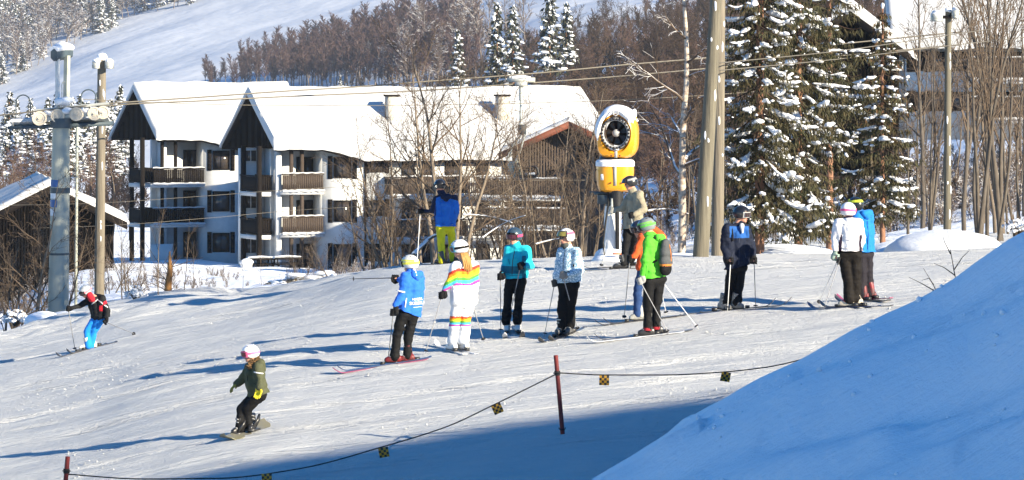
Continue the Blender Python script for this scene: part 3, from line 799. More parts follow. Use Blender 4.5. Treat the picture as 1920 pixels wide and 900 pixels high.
OPT = dict(seg=[10, 5, 4, 3], wob=[.05, .10, .14, .16], up=[.02, .06, .04, .02], kids=[18, 8, 6, 3], bare=[.18, .2, .15, .1],
           ang=[.75, .75, .7, .7], ratio=[.48, .5, .5, .5], sides=[7, 4, 3, 3], tip=.006)
def bare_tree(name, label, seed, H, r, bark, twig, stems=1, spread=.12, maxl=3, cat='tree', group=None, **kw):
    rng = np.random.default_rng(seed)
    o = dict(OPT); o.update(kw)
    t, c = MB(), MB()
    for s in range(stems):
        a = rng.uniform(0, 6.28); sp = spread*rng.uniform(.4, 1.3) if stems > 1 else spread*.5
        h = H*(rng.uniform(.65, 1.0) if stems > 1 else 1.0)
        rr = r*(rng.uniform(.6, 1) if stems > 1 else 1)
        off = (math.cos(a)*.25*(stems > 1), math.sin(a)*.25*(stems > 1), -.25)
        grow(rng, t, c, off, (math.cos(a)*sp, math.sin(a)*sp, 1), h, rr, 0, maxl, o)
    root = empty(name, (0, 0, -1000)); tag(root, label, cat, group)
    t.build('trunk', M[bark], root, angle=0)
    if c.n: c.build('crown', M[twig], root, angle=0)
    return root
USED = set()
def place(proto, px, py, d=None, rz=0.0, sc=1.0, label=None, group=None, z=None):
    p = ground_hit(px, py) if d is None else Vector(((px-960)/F_PX*d, d, G((px-960)/F_PX*d, d)))
    if z is not None: p.z = z
    if proto.name not in USED:
        USED.add(proto.name); proto.location = p; proto.rotation_euler = (0, 0, rz); proto.scale = (sc,)*3 if not hasattr(sc, '__len__') else sc
        if label: proto['label'] = label
        if group: proto['group'] = group
        return proto
    return copy_tree(proto, p, rz, sc, label, group)
def hgt(px0, py_top, py_base, d): return (py_base-py_top)/F_PX*d

# ------------------------------------------------------------------ snowy spruces
def spruce(name, label, seed, H, R0, z0, trunk_r, dens=1.0, snowy=1.0, needle='needle', droop=.35, cone=True, blade=(.23, .032), group=None, nb=6, step=.34, snow_r=(.20, .13), extra=()):
    rng = np.random.default_rng(seed)
    root = empty(name, (0, 0, -1000)); tag(root, label, 'tree', group)
    t = MB(); t.tube([(0, 0, -.4), (0, 0, 0), (.02, .01, H*.5), (0, 0, H)], [trunk_r*1.25, trunk_r, trunk_r*.6, .02], 10, caps=False)
    BV, BF, nB = [], [], 0
    CV, CF, nC = [], [], 0
    sn = MB(); br = MB()
    z = z0
    job = []
    while z < H-.15:
        f = (z-z0)/(H-z0)
        Rz = R0*(1-f)**.78*rng.uniform(.82, 1.12)+.12
        k = max(3, int(nb*(1-.35*f)*rng.uniform(.8, 1.25)))
        a0 = rng.uniform(0, 6.28)
        for i in range(k): job.append((z, f, a0+6.283*i/k+rng.normal(0, .22), Rz*rng.uniform(.62, 1.16)*(1.3 if rng.uniform() < .1 else 1), None))
        z += step*rng.uniform(.8, 1.2)*(1-.35*f)
    for (z_, a_, L_, d_) in extra: job.append((z_, .3, a_, L_, d_))
    sno0 = snowy
    if 1:
        for z, f, a, L, dx in job:
            snowy = sno0 if dx is None else 1.0
            out = np.array((math.cos(a), math.sin(a), 0)); side = np.array((-math.sin(a), math.cos(a), 0))
            m = 7; pts = []
            dr = droop*rng.uniform(.6, 1.4)*(1-.5*f) if dx is None else dx
            for q in range(m+1):
                s = q/m
                pts.append(np.array((0, 0, z))+out*L*s*(1-.08*s)+np.array((0, 0, 1))*(-dr*L*(s-.62*s*s*s)*1.3)+side*.05*math.sin(s*5+a))
            pts = np.array(pts)
            br.tube(pts, [max(.006, trunk_r*.22*(1-q/m)) for q in range(m+1)], 3, caps=False)
            # hanging twigs: thin blades in bunches
            ntw = max(3, int(L/.085*dens))
            for w_ in range(ntw):
                s = .12+.88*(w_+rng.uniform())/ntw
                q = min(int(s*m), m-1); fr_ = s*m-q; p = pts[q]*(1-fr_)+pts[q+1]*fr_
                for sg in (-1, 1):
                    TL = min(.62, .40*L*(1.05-s*.55))*rng.uniform(.5, 1.2)
                    dv = out*rng.uniform(.25, .75)+side*sg*rng.uniform(.5, 1.0)+np.array((0, 0, -rng.uniform(.25, .9)))
                    dv /= np.linalg.norm(dv)
                    nbk = max(3, int(TL/.075))
                    for b in range(nbk):
                        base = p+dv*TL*(b+.2)/nbk
                        g = dv*rng.uniform(.2, .9)+np.array((0, 0, -rng.uniform(.35, 1.2)))+rng.normal(0, .35, 3); g /= np.linalg.norm(g)
                        wv = np.cross(g, rng.normal(0, 1, 3)); wv /= np.linalg.norm(wv)
                        ln = blade[0]*rng.uniform(.5, 1.15); wd = blade[1]*rng.uniform(.6, 1.3)
                        v4 = np.array([base-wv*wd*.25, base+g*ln*.45-wv*wd*.5, base+g*ln, base+g*ln*.45+wv*wd*.5])
                        if cone and f > .45 and rng.uniform() < .24*f+.05:
                            CV.append(v4); CF.append(nC+np.array([[0, 1, 2, 3]])); nC += 4
                        else:
                            BV.append(v4); BF.append(nB+np.array([[0, 1, 2, 3]])); nB += 4
            # snow lying along the branch in broken drooping layers
            if snowy > 0 and L > .25:
                s = rng.uniform(.15, .45)
                while s < .97:
                    e = min(1.03, s+rng.uniform(.25, .7))
                    if rng.uniform() < snowy:
                        kk = max(4, int((e-s)*L/.055)); ring = []; rad = []
                        wdt = snow_r[1]*rng.uniform(.35, .95)*(1.25-.4*s)*min(1, .45+L*.45)
                        for t_ in np.linspace(s, e, kk+1):
                            q = min(int(min(t_, .999)*m), m-1); fr_ = t_*m-q; p = pts[q]*(1-fr_)+pts[q+1]*fr_
                            en = math.sqrt(max(.03, 1-abs(2*(t_-s)/(e-s)-1)**2.6))
                            j1 = rng.uniform(.6, 1.35)
                            hh = wdt*.55*en*rng.uniform(.75, 1.2)
                            ring.append(p+side*rng.normal(0, wdt*.22)+np.array((0, 0, hh*.55))); rad.append((hh, wdt*en*j1))
                        sn.tube(ring, rad, 7)
                        for w_ in range(int((e-s)*L/.10*snowy)):
                            t_ = rng.uniform(s, e); q = min(int(min(t_, .999)*m), m-1); fr_ = min(t_*m-q, 1); p = pts[q]*(1-fr_)+pts[q+1]*fr_
                            sg = rng.choice((-1, 1)); dd_ = rng.uniform(.5, 2.6)*wdt
                            o2 = p+side*sg*dd_+out*rng.uniform(0, .6)*dd_+np.array((0, 0, -dd_*rng.uniform(.15, .8)))
                            b_ = rng.uniform(.018, .05)
                            mt = np.stack([out*.8+side*sg*.6, side*.8-out*sg*.6, np.array((0, 0, 1))], 1)
                            sn.ell(o2, (b_*rng.uniform(1, 2.2), b_, b_*.7), mt, 1, .3, int(rng.integers(1e6)))
                    s = e+(rng.uniform(.03, .25) if dx is None else .02)
    if sno0 > 0: sn.ell((0, 0, H), (.05, .05, .09), None, 1, .3, 3)
    t.build('trunk', M['pine_bark'], root, angle=0)
    cm = MB(); cm.addnp(np.concatenate(BV), np.concatenate(BF)); cr = cm.build('crown', M[needle], root, smooth=False)
    br.build('branches', M['twig_dark'], root, angle=0)
    if nC:
        cc = MB(); cc.addnp(np.concatenate(CV), np.concatenate(CF)); cc.build('cones', M['needle_brown'], cr, smooth=False)
    if sn.n: sn.build('branch_snow', M['clump'], cr, angle=0)
    return root

def far_spruce(name, label, seed, H, R0, group, snowy=.55):
    rng = np.random.default_rng(seed)
    root = empty(name, (0, 0, -1000)); tag(root, label, 'tree', group)
    BV, BF, n = [], [], 0; sv = MB()
    z = H*.06
    while z < H-.1:
        f = z/H; Rz = R0*(1-f)**.85+.08
        k = max(4, int(11*(1-f*.5)))
        for i in range(k):
            a = rng.uniform(0, 6.28); L = Rz*rng.uniform(.6, 1.15)
            o = np.array((math.cos(a), math.sin(a), -.42)); s = np.array((-math.sin(a), math.cos(a), 0))
            for j in range(4):
                b = np.array((0, 0, z))+o*L*(j+.3)/4.2+s*rng.normal(0, .10*L)
                g = o*rng.uniform(.2, .7)+np.array((0, 0, -rng.uniform(.2, .8)))+rng.normal(0, .35, 3); g /= np.linalg.norm(g)
                w_ = np.cross(g, rng.normal(0, 1, 3)); w_ /= np.linalg.norm(w_)
                ln = .17*H**.6*rng.uniform(.6, 1.2); wd = ln*.42
                BV.append(np.array([b-w_*wd*.3, b+g*ln*.5-w_*wd*.5, b+g*ln, b+g*ln*.5+w_*wd*.5])); BF.append(n+np.array([[0, 1, 2, 3]])); n += 4
            if rng.uniform() < snowy:
                p = np.array((0, 0, z+.05))+o*L*rng.uniform(.5, .95)
                sv.ell(p, (L*.26+.06, L*.22+.05, .05*H**.5), None, 1, .35, int(rng.integers(1e6)))
        z += H*.034*rng.uniform(.8, 1.2)
    t = MB(); t.tube([(0, 0, -.5), (0, 0, H*.9)], [H*.018, .02], 5, caps=False); t.build('trunk', M['pine_bark'], root, angle=0)
    m = MB(); m.addnp(np.concatenate(BV), np.concatenate(BF)); m.build('crown', M['needle_far'], root, smooth=False)
    if sv.n: sv.build('branch_snow', M['clump'], root, angle=0)
    return root

def poly_pts(rng, poly, n, mind):
    """n random photo points inside a polygon, not closer than mind"""
    xs = [p[0] for p in poly]; ys_ = [p[1] for p in poly]; out = []; tries = 0
    while len(out) < n and tries < n*60:
        tries += 1
        x, y = rng.uniform(min(xs), max(xs)), rng.uniform(min(ys_), max(ys_))
        c = False; j = len(poly)-1
        for i in range(len(poly)):
            if (poly[i][1] > y) != (poly[j][1] > y) and x < (poly[j][0]-poly[i][0])*(y-poly[i][1])/(poly[j][1]-poly[i][1])+poly[i][0]: c = not c
            j = i
        if c and all((x-a)**2+((y-b)*2)**2 > mind*mind for a, b in out): out.append((x, y))
    return sorted(out, key=lambda q: q[1])

rg = np.random.default_rng(11)
# ---- far birch strip below the cleared slope
def far_birch(seed, H, twig, bark):
    return bare_tree('far_birch', 'slender bare purple brown birch in the far strip of wood below the ski slope', seed, H, .11*H/10, bark, twig, maxl=2,
                     kids=[46, 7, 0, 0], bare=[.32, .1, 0, 0], ang=[.55, .5, .5, .5], ratio=[.26, .5, .5, .5], seg=[5, 3, 2, 2], sides=[4, 3, 3, 3], tip=.035,
                     up=[.02, .12, .1, .1], group='far birch wood')
FB = [far_birch(s, 11, 'far_birch', 'far_trunk') for s in (1, 2, 3, 4)]
pts = poly_pts(rg, [(380, 160), (470, 140), (560, 118), (640, 105), (720, 95), (800, 80), (880, 60), (900, 165), (760, 176), (560, 176), (385, 176)], 290, 7.5)
for i, (x, y) in enumerate(pts):
    h = np.interp(x, [380, 470, 560, 660, 760, 860], [46, 60, 72, 84, 88, 92])*rg.uniform(.85, 1.15)
    p = ground_hit(x, y); s = h/F_PX*p.y/11
    place(FB[i % 4], x, y, rz=rg.uniform(0, 6), sc=(s*1.7, s*1.7, s), group='far birch wood')
# ---- mixed snowy forest, upper left
FS = [far_spruce('forest_spruce', 'distant spruce dusted with snow in the forest at the upper left', s, 10, 2.3, 'snow dusted spruces of the upper left forest', .12) for s in (5, 6, 7)]
FD = [bare_tree('forest_birch', 'distant frosted bare tree in the forest at the upper left', s, 10, .12, 'far_trunk', 'twig_frost', maxl=2, kids=[40, 7, 0, 0], bare=[.25, .1, 0, 0],
      ang=[.7, .6, .5, .5], ratio=[.30, .5, .5, .5], seg=[5, 3, 2, 2], sides=[4, 3, 3, 3], tip=.04, group='frosted bare trees of the upper left forest') for s in (8, 9, 10)]
pts = poly_pts(rg, [(-60, 30), (0, 0), (60, -60), (420, -60), (440, -12), (350, 14), (265, 30), (205, 58), (160, 72), (120, 98), (80, 120), (40, 150), (-60, 185)], 300, 11)
for i, (x, y) in enumerate(pts):
    p = ground_hit(x, y); h = rg.uniform(52, 88); s = h/F_PX*p.y/10
    if rg.uniform() < .38: place(FS[i % 3], x, y, rz=rg.uniform(0, 6), sc=(s*1.25, s*1.25, s), group='snow dusted spruces of the upper left forest')
    else: place(FD[i % 3], x, y, rz=rg.uniform(0, 6), sc=(s*1.5, s*1.5, s), group='frosted bare trees of the upper left forest')
# ---- snowy spruces and bare trees behind the cabin on the left
BS = [far_spruce('snowy_spruce', 'bushy snow laden spruce behind the black cabin and lift tower', s, 7, 2.0, 'snow laden spruces behind the lift tower', .42) for s in (15, 16, 17)]
pts = poly_pts(rg, [(-60, 335), (250, 335), (250, 250), (130, 245), (0, 255), (-60, 255)], 64, 15)
for i, (x, y) in enumerate(pts):
    d = rg.uniform(262, 330); s = rg.uniform(62, 100)/F_PX*d/7
    place(BS[i % 3], x, y, d=d, z=(HZ-y)/F_PX*d, rz=rg.uniform(0, 6), sc=s, group='snow laden spruces behind the lift tower')
LB = [bare_tree('bare_tree', 'reddish brown bare tree behind the lift tower', s, 7, .09, 'bark', 'twig_red', maxl=3, kids=[20, 8, 4, 0], tip=.012, group='bare trees behind the lift tower') for s in (18, 19, 20)]
pts = poly_pts(rg, [(-40, 420), (250, 420), (250, 330), (-40, 330)], 30, 20)
for i, (x, y) in enumerate(pts):
    d = rg.uniform(205, 255); s = rg.uniform(85, 130)/F_PX*d/7
    place(LB[i % 3], x, y, d=d, z=(HZ-y-30)/F_PX*d, rz=rg.uniform(0, 6), sc=s, group='bare trees behind the lift tower')
# ---- frosted trees and dark spruces in the middle distance
MF = [bare_tree('frosted_tree', 'pale frosted bare tree at the right end of the far wood', s, 10, .13, 'far_trunk', 'twig_frost', maxl=3, kids=[22, 8, 4, 0], ang=[.6, .6, .6, .6], ratio=[.42, .5, .5, .5], seg=[7, 4, 3, 2], sides=[5, 3, 3, 3], tip=.022, group='frosted trees beside the far wood') for s in (21, 22, 23)]
for i, (x, y, h) in enumerate([(690, 150, 70), (715, 172, 80), (745, 160, 110), (770, 178, 120), (800, 150, 140), (820, 180, 120), (845, 160, 150), (870, 150, 170), (905, 140, 170), (790, 120, 110), (640, 172, 50), (860, 90, 120), (920, 100, 120), (950, 80, 100), (985, 90, 120)]):
    p = ground_hit(x, y); place(MF[i % 3], x, y, rz=i*1.3, sc=h/F_PX*p.y/10, group='frosted trees beside the far wood')
MS = [far_spruce('dark_spruce', 'x', s, 9, 2.0, 'dark spruces above the apartment roof', .2) for s in (25, 26)]
for i, (x, y, h, d, lb) in enumerate([(858, 165, 112, 330, 'shorter dark snow flecked spruce left of the pair above the apartment roof'),
                                       (932, 165, 160, 345, 'broad dark spruce above the apartment roof, left one of the close pair'),
                                       (962, 150, 145, 340, 'slim sunlit snowy spruce, right one of the close pair above the roof'),
                                       (1030, 130, 165, 360, 'tall dark spruce with snowy crown running out of the top of the photo'),
                                       (1062, 120, 120, 370, 'half hidden snow flecked spruce right of the tall one above the roof'),
                                       (638, 172, 32, 300, 'tiny snow clotted spruce top showing over the apartment roof ridge')]):
    place(MS[i % 2], x, y, d=d, z=(HZ-y)/F_PX*d, rz=i*1.1, sc=h/F_PX*d/9, label=lb, group='dark spruces above the apartment roof')
# ---- brown thicket on the hill behind and right of the apartments
TH = [bare_tree('thicket_tree', 'brown bare tree in the dense thicket on the hill behind the timber house', s, 9, .10, 'bark', 'twig_dark' if s % 2 else 'twig_red', stems=2+s % 2, spread=.22, maxl=3, kids=[17, 8, 5, 0], seg=[7, 4, 3, 2], sides=[5, 3, 3, 3], tip=.016, group='brown thicket on the hill') for s in (31, 32, 33, 34)]
pts = poly_pts(rg, [(880, 165), (1000, 110), (1100, 60), (1200, 0), (1340, -20), (1620, -40), (1700, 40), (1700, 260), (1500, 330), (1380, 380), (1250, 400), (1100, 330), (1000, 190)], 270, 15)
for i, (x, y) in enumerate(pts):
    p = ground_hit(x, y, 120); s = rg.uniform(5.5, 9)/9
    if 1540 < x and 128 < p.y < 190: continue
    place(TH[i % 4], x, y, d=p.y, rz=rg.uniform(0, 6), sc=s, group='brown thicket on the hill')
# ---- the wood behind reads as one mass of brown twigs: one object
def thicket_mass(name, label, polys, seed, m_, tip=.022):
    rng = np.random.default_rng(seed)
    protos = []
    for s in range(3):
        t, cr = MB(), MB(); o = dict(OPT); o.update(kids=[22, 7, 0, 0], bare=[.1, .1, 0, 0], ang=[.6, .6, .5, .5], ratio=[.42, .5, .5, .5], seg=[5, 3, 2, 2], sides=[4, 3, 3, 3], tip=tip/3)
        rr = np.random.default_rng(seed*10+s)
        for q in range(3): grow(rr, t, t, (rr.normal(0, .5), rr.normal(0, .5), -.3), (rr.normal(0, .22), rr.normal(0, .22), 1), rr.uniform(.6, 1), .012, 0, 2, o)
        protos.append((np.concatenate(t.v), np.concatenate(t.f)))
    out = MB()
    for poly, n, mind, hs in polys:
        for x, y in poly_pts(rng, poly, n, mind):
            p = ground_hit(x, y, 100); V, F = protos[int(rng.integers(3))]
            a = rng.uniform(0, 6.28); s = rng.uniform(*hs); rot = np.array([[math.cos(a), -math.sin(a), 0], [math.sin(a), math.cos(a), 0], [0, 0, 1]])
            W_ = V @ rot.T * np.array((s, s, s))
            out.add(W_+np.array(tuple(p)), F)
    o = out.build(name, M[m_], angle=0); tag(o, label, 'thicket', kind='stuff'); return o
OPT_keep = dict(OPT)
thicket_mass('brown_thicket', 'dense mass of brown leafless brush on the hillside behind the houses',
    [([(860, 150), (1000, 95), (1100, 40), (1200, -30), (1480, -60), (1700, -40), (1720, 80), (1500, 300), (1380, 330), (1250, 330), (1100, 250), (1000, 170)], 330, 10, (4.5, 8)),
     ([(1230, 440), (1500, 418), (1700, 375), (1700, 260), (1380, 300), (1230, 380)], 110, 10, (1.6, 3.6)),
     ([(-60, 400), (250, 400), (250, 330), (-60, 330)], 60, 10, (3, 5)),
     ([(640, 176), (900, 176), (1010, 165), (1010, 50), (900, 60), (800, 110), (720, 140)], 110, 9, (3.2, 6.5))], 5, 'twig_dark', .024)
thicket_mass('snowy_brush', 'mass of snow dusted brush under the bare trees on the right',
    [([(1640, 440), (1960, 400), (1960, 300), (1700, 330), (1640, 400)], 90, 10, (1.2, 3.0)), ([(1240, 468), (1640, 455), (1640, 420), (1240, 440)], 45, 12, (.8, 1.8)), ([(140, 550), (440, 548), (440, 515), (140, 515)], 46, 8, (.3, .9)), ([(-20, 606), (100, 592), (100, 530), (-20, 560)], 34, 8, (.4, 1.1)), ([(600, 530), (780, 505), (780, 490), (600, 515)], 30, 8, (.5, 1.2))], 6, 'twig_snow', .014)
# ---- undergrowth and trunks between the poles and the right edge
RT = [bare_tree('slim_tree', 'x', s, 9, .085, 'bark_grey' if s % 2 else 'bark', 'twig', maxl=3, kids=[13, 6, 4, 0], bare=[.35, .2, .1, .1], ang=[.55, .6, .6, .6], ratio=[.34, .5, .5, .5], seg=[9, 4, 3, 2], sides=[6, 3, 3, 3], tip=.007) for s in (41, 42, 43)]
pts = poly_pts(rg, [(1235, 462), (1920, 440), (1960, 330), (1650, 380), (1400, 425), (1235, 440)], 52, 16)
for i, (x, y) in enumerate(pts):
    p = ground_hit(x, y, 84)
    place(RT[i % 3], x, y, d=max(p.y, 92), rz=rg.uniform(0, 6), sc=rg.uniform(.35, .95), label='slim bare tree in the snowy wood behind the spruces and poles', group='slim bare trees in the snowy wood on the right')
for i, (x, y) in enumerate(poly_pts(rg, [(1690, 440), (1930, 440), (1930, 395), (1690, 410)], 5, 30)):
    p = ground_hit(x, y, 92); place(RT[i % 3], x, y, d=max(p.y, 98), rz=rg.uniform(0, 6), sc=rg.uniform(.95, 1.3), label='tall slim bare tree veiling the pale apartments at the upper right', group='slim bare trees before the upper right apartments')
AS = [bare_tree('aspen', 'x', s, 11, .085, 'bark_grey', 'twig', stems=3, spread=.07, maxl=3, kids=[11, 5, 3, 0], bare=[.3, .2, .1, .1], ang=[.42, .5, .6, .6], ratio=[.36, .5, .5, .5], seg=[10, 4, 3, 2], sides=[7, 4, 3, 3], tip=.006, up=[.02, .12, .05, .02]) for s in (46, 47)]
for i, (x, y, sc, lb) in enumerate([(1822, 448, 1.0, 'tall upright aspen clump right of the slim lamp pole'), (1852, 452, 1.1, 'aspen clump with thick snow patched stems left of the right edge of the photo'),
                                    (1893, 452, 1.15, 'tallest aspen clump close to the right edge above the snow bank'), (1915, 440, .9, 'aspen clump cut by the right edge of the photo'), (1732, 440, .8, 'thin aspen clump between the small spruce and the slim lamp pole')]):
    place(AS[i % 2], x, y, d=96+3*i, rz=i*1.7, sc=sc, label=lb, group='aspen clumps on the right')
# ---- bare trees and shrubs in front of the apartments
SH = [bare_tree('bare_shrub', 'x', s, 4.5, .05, 'bark', 'twig', stems=5, spread=.35, maxl=3, kids=[10, 6, 3, 0], bare=[.1, .15, .1, .1], ang=[.6, .65, .6, .6], ratio=[.42, .5, .5, .5], seg=[7, 4, 3, 2], sides=[5, 3, 3, 3], tip=.005) for s in (51, 52, 53)]
for i, (x, y, d, hp, lb) in enumerate([
    (628, 514, 118, 120, 'low bare shrub in front of the lit corner of the apartments'),
    (705, 500, 105, 200, 'low bushy shrub at the crest left of the man in yellow trousers'), (740, 498, 100, 260, 'tall many stemmed shrub just left of the man in yellow trousers'),
    (770, 497, 103, 170, 'dense low shrub behind the white pole of the man in yellow trousers'), (880, 490, 106, 210, 'tangled shrub between the yellow trousers and the turquoise jacket'), (960, 487, 110, 230, 'tall tangled shrub before the slatted balcony'),
    (905, 488, 102, 150, 'low bare shrub right of the yellow trousers at the crest'), (940, 486, 98, 210, 'bare shrub behind the woman in the turquoise jacket'),
    (1010, 484, 104, 240, 'bare shrub under the empty lift chair'), (1062, 482, 100, 180, 'snow tangled shrub behind the pale patterned jacket'), (1100, 480, 104, 250, 'tall bare shrub left of the snow gun'),
    (1225, 476, 100, 150, 'low shrub between snow gun and leaning birch'), (610, 528, 124, 110, 'small twiggy shrub beside the brush pile'), (560, 534, 126, 90, 'small sapling shrub on top of the brush pile'),
    (240, 556, 118, 110, 'pale twiggy shrub on the snow slope right of the lamp pole'), (40, 604, 104, 210, 'brown shrub with many stems at the left edge'), (100, 600, 104, 190, 'bushy brown shrub against the lift tower foot'),
    (8, 612, 100, 250, 'tall tangled shrub cut by the left edge of the photo'), (205, 548, 120, 130, 'thin pale shrub right of the wooden lamp pole')]):
    place(SH[i % 3], x, y, d=d, rz=i*1.9, sc=hp/F_PX*d/4.2, label=lb, group='bare shrubs along the crest')
BT = [bare_tree('bare_tree', 'x', s, 8, .105, 'bark_snow', 'twig', stems=2, spread=.16, maxl=3, kids=[15, 8, 4, 0], bare=[.2, .15, .1, .1], ang=[.8, .7, .7, .6], ratio=[.5, .5, .5, .5], seg=[10, 6, 4, 2], sides=[8, 4, 3, 3], tip=.006) for s in (61, 62)]
for i, (x, y, d, hp, lb) in enumerate([
    (828, 492, 92, 420, 'tall forked bare tree behind the man in yellow trousers'), (795, 496, 98, 330, 'bare tree with arching limbs in front of the brown balconies'),
    (868, 490, 96, 360, 'bare tree with spreading crown right of the man in yellow trousers'), (985, 487, 106, 330, 'bare tree rising behind the empty lift chair'),
    (1085, 484, 112, 330, 'bare tree in front of the red edged gable'), (1040, 486, 118, 300, 'slender bare tree in front of the timber house'),
    (735, 503, 108, 300, 'thin bare tree left of the man in yellow trousers'), (62, 600, 100, 330, 'bare tree with long side limbs left of the lift tower')]):
    place(BT[i % 2], x, y, d=d, rz=i*2.3+.4, sc=hp/F_PX*d/7.6, label=lb, group='bare trees along the crest')
SP = [bare_tree('sapling', 'x', s, 3, .022, 'bark', 'twig', maxl=2, kids=[10, 3, 0, 0], tip=.004, bare=[.3, .2, 0, 0], ang=[.5, .5, .5, .5], ratio=[.4, .5, .5, .5], seg=[8, 4, 3, 2], sides=[5, 3, 3, 3]) for s in (66, 67)]
for i, (x, y, d, hp, lb) in enumerate([(228, 545, 115, 190, 'thin straight sapling right of the wooden lamp pole'), (298, 566, 108, 190, 'pale slender sapling left of the orange brown stem'), (345, 560, 110, 130, 'short sapling right of the orange brown stem'),
    (363, 560, 112, 100, 'tiny sapling on the flat snow below the shaded facade'), (540, 545, 120, 80, 'sapling growing out of the brush pile'), (455, 556, 116, 70, 'stick like sapling at the left end of the brush pile'), (490, 550, 118, 75, 'stick like sapling beside the picnic table'), (735, 508, 96, 190, 'straight thin sapling at the crest')]):
    place(SP[i % 2], x, y, d=d, rz=i, sc=hp/F_PX*d/3, label=lb, group='saplings on the snow slope')
# ---- the birch right of the snow gun
bt = bare_tree('white_birch', 'tall white barked birch with snowy limbs right of the snow gun', 71, 9.5, .115, 'birch_bark', 'twig_snow', spread=.02, maxl=3, kids=[13, 8, 5, 0], bare=[.22, .2, .1, .1], ang=[.95, .7, .7, .6], ratio=[.30, .5, .5, .5], seg=[14, 6, 4, 2], sides=[10, 5, 3, 3], tip=.007, up=[.015, .04, .02, .0], wob=[.05, .16, .16, .16])
place(bt, 1278, 478, d=84, rz=.6)
# ---- fallen snow covered limbs at the crest
def limb(px0, py0, px1, py1, d, r, label, sag=12):
    root = empty('snowy_limb', P(px0, py0, d)); tag(root, label, 'branch', 'snow covered limbs behind the crest')
    pp = [P(px0+(px1-px0)*f, py0+(py1-py0)*f-sag*math.sin(f*3.1), d+1.2*math.sin(f*4)) for f in np.linspace(0, 1, 9)]
    m = MB(); m.tube(pp, [r*(1-.6*f) for f in np.linspace(0, 1, 9)], 6)
    rng = np.random.default_rng(int(px0))
    for k in range(9):
        f = rng.uniform(.2, .95); b = pp[int(f*8)]
        m.tube([b, b+Vector((rng.normal(0, .35), rng.normal(0, .3), rng.uniform(.1, .7))), b+Vector((rng.normal(0, .6), rng.normal(0, .5), rng.uniform(.2, 1.1)))], [r*.35, r*.2, .006], 4)
    m.build('wood', M['bark'], root, origin=root.location, angle=0)
    s = MB(); s.tube([q+Vector((0, 0, r*.75)) for q in pp], [(r*.8*(1-.5*f)*(1+.3*math.sin(f*23)), r*1.05*(1-.5*f)*(1+.3*math.sin(f*31+1))) for f in np.linspace(0, 1, 9)], 8)
    s.build('limb_snow', M['clump'], root, origin=root.location, angle=0)
for a in [(776, 478, 846, 436, 90, .055, 'fat snow covered limb left of the yellow trousers'), (905, 446, 985, 405, 92, .02, 'thin arched snowy limb behind the turquoise jacket', 6),
          (1005, 458, 1080, 448, 93, .022, 'flat snowy limb behind the patterned jacket', 4), (1215, 396, 1290, 402, 95, .03, 'snowy limb reaching from the birch to the snow gun', 6), (870, 404, 960, 419, 94, .03, 'thin snow lined limb in front of the balconies', 5), (1284, 300, 1322, 272, 84, .05, 'snow loaded birch limb reaching to the big poles', 4)]:
    limb(*a)

# ---- near spruces
sp1 = spruce('snowy_spruce', 'tall snow laden spruce right behind the two big poles', 81, 15, 1.5, 1.2, .13, dens=1.05, snowy=.74, droop=.5, nb=7, extra=((2.6, -1.0, 1.5, .75), (1.9, -.6, 1.7, .7), (2.9, -2.3, 1.2, .9), (1.7, -2.0, 1.4, .6), (1.5, -1.3, 1.5, .7)))
place(sp1, 1424, 476, d=79, rz=0)
sp2 = spruce('snowy_spruce', 'tall dark spruce with long snowy side limbs in the middle of the spruces', 82, 17, 1.45, 1.2, .12, dens=1.05, snowy=.62, droop=.5, nb=7, extra=((5.35, .05, 2.1, .05), (4.5, -.1, 2.1, .12), (4.05, .1, 1.75, .18), (3.2, -.2, 1.5, .35), (2.2, -.5, 1.75, 1.3), (1.9, .1, 1.6, .9), (2.4, -1.1, 1.6, 1.1)))
place(sp2, 1497, 470, d=83, rz=0.0)
sp3 = spruce('snowy_spruce', 'smallest snow laden spruce with brown cones near the slim lamp pole', 83, 6.75, 1.32, 1.15, .085, dens=1.25, snowy=.78, droop=.42, nb=6, step=.34)
place(sp3, 1655, 474, d=89, rz=2.0)
sp4 = spruce('snowy_spruce', 'spruce behind the others with snow lined limbs reaching right', 84, 15.0, 1.3, 3.6, .12, dens=1.0, snowy=.6, droop=.4, nb=5, step=.42)
place(sp4, 1556, 464, d=93, rz=3.0)
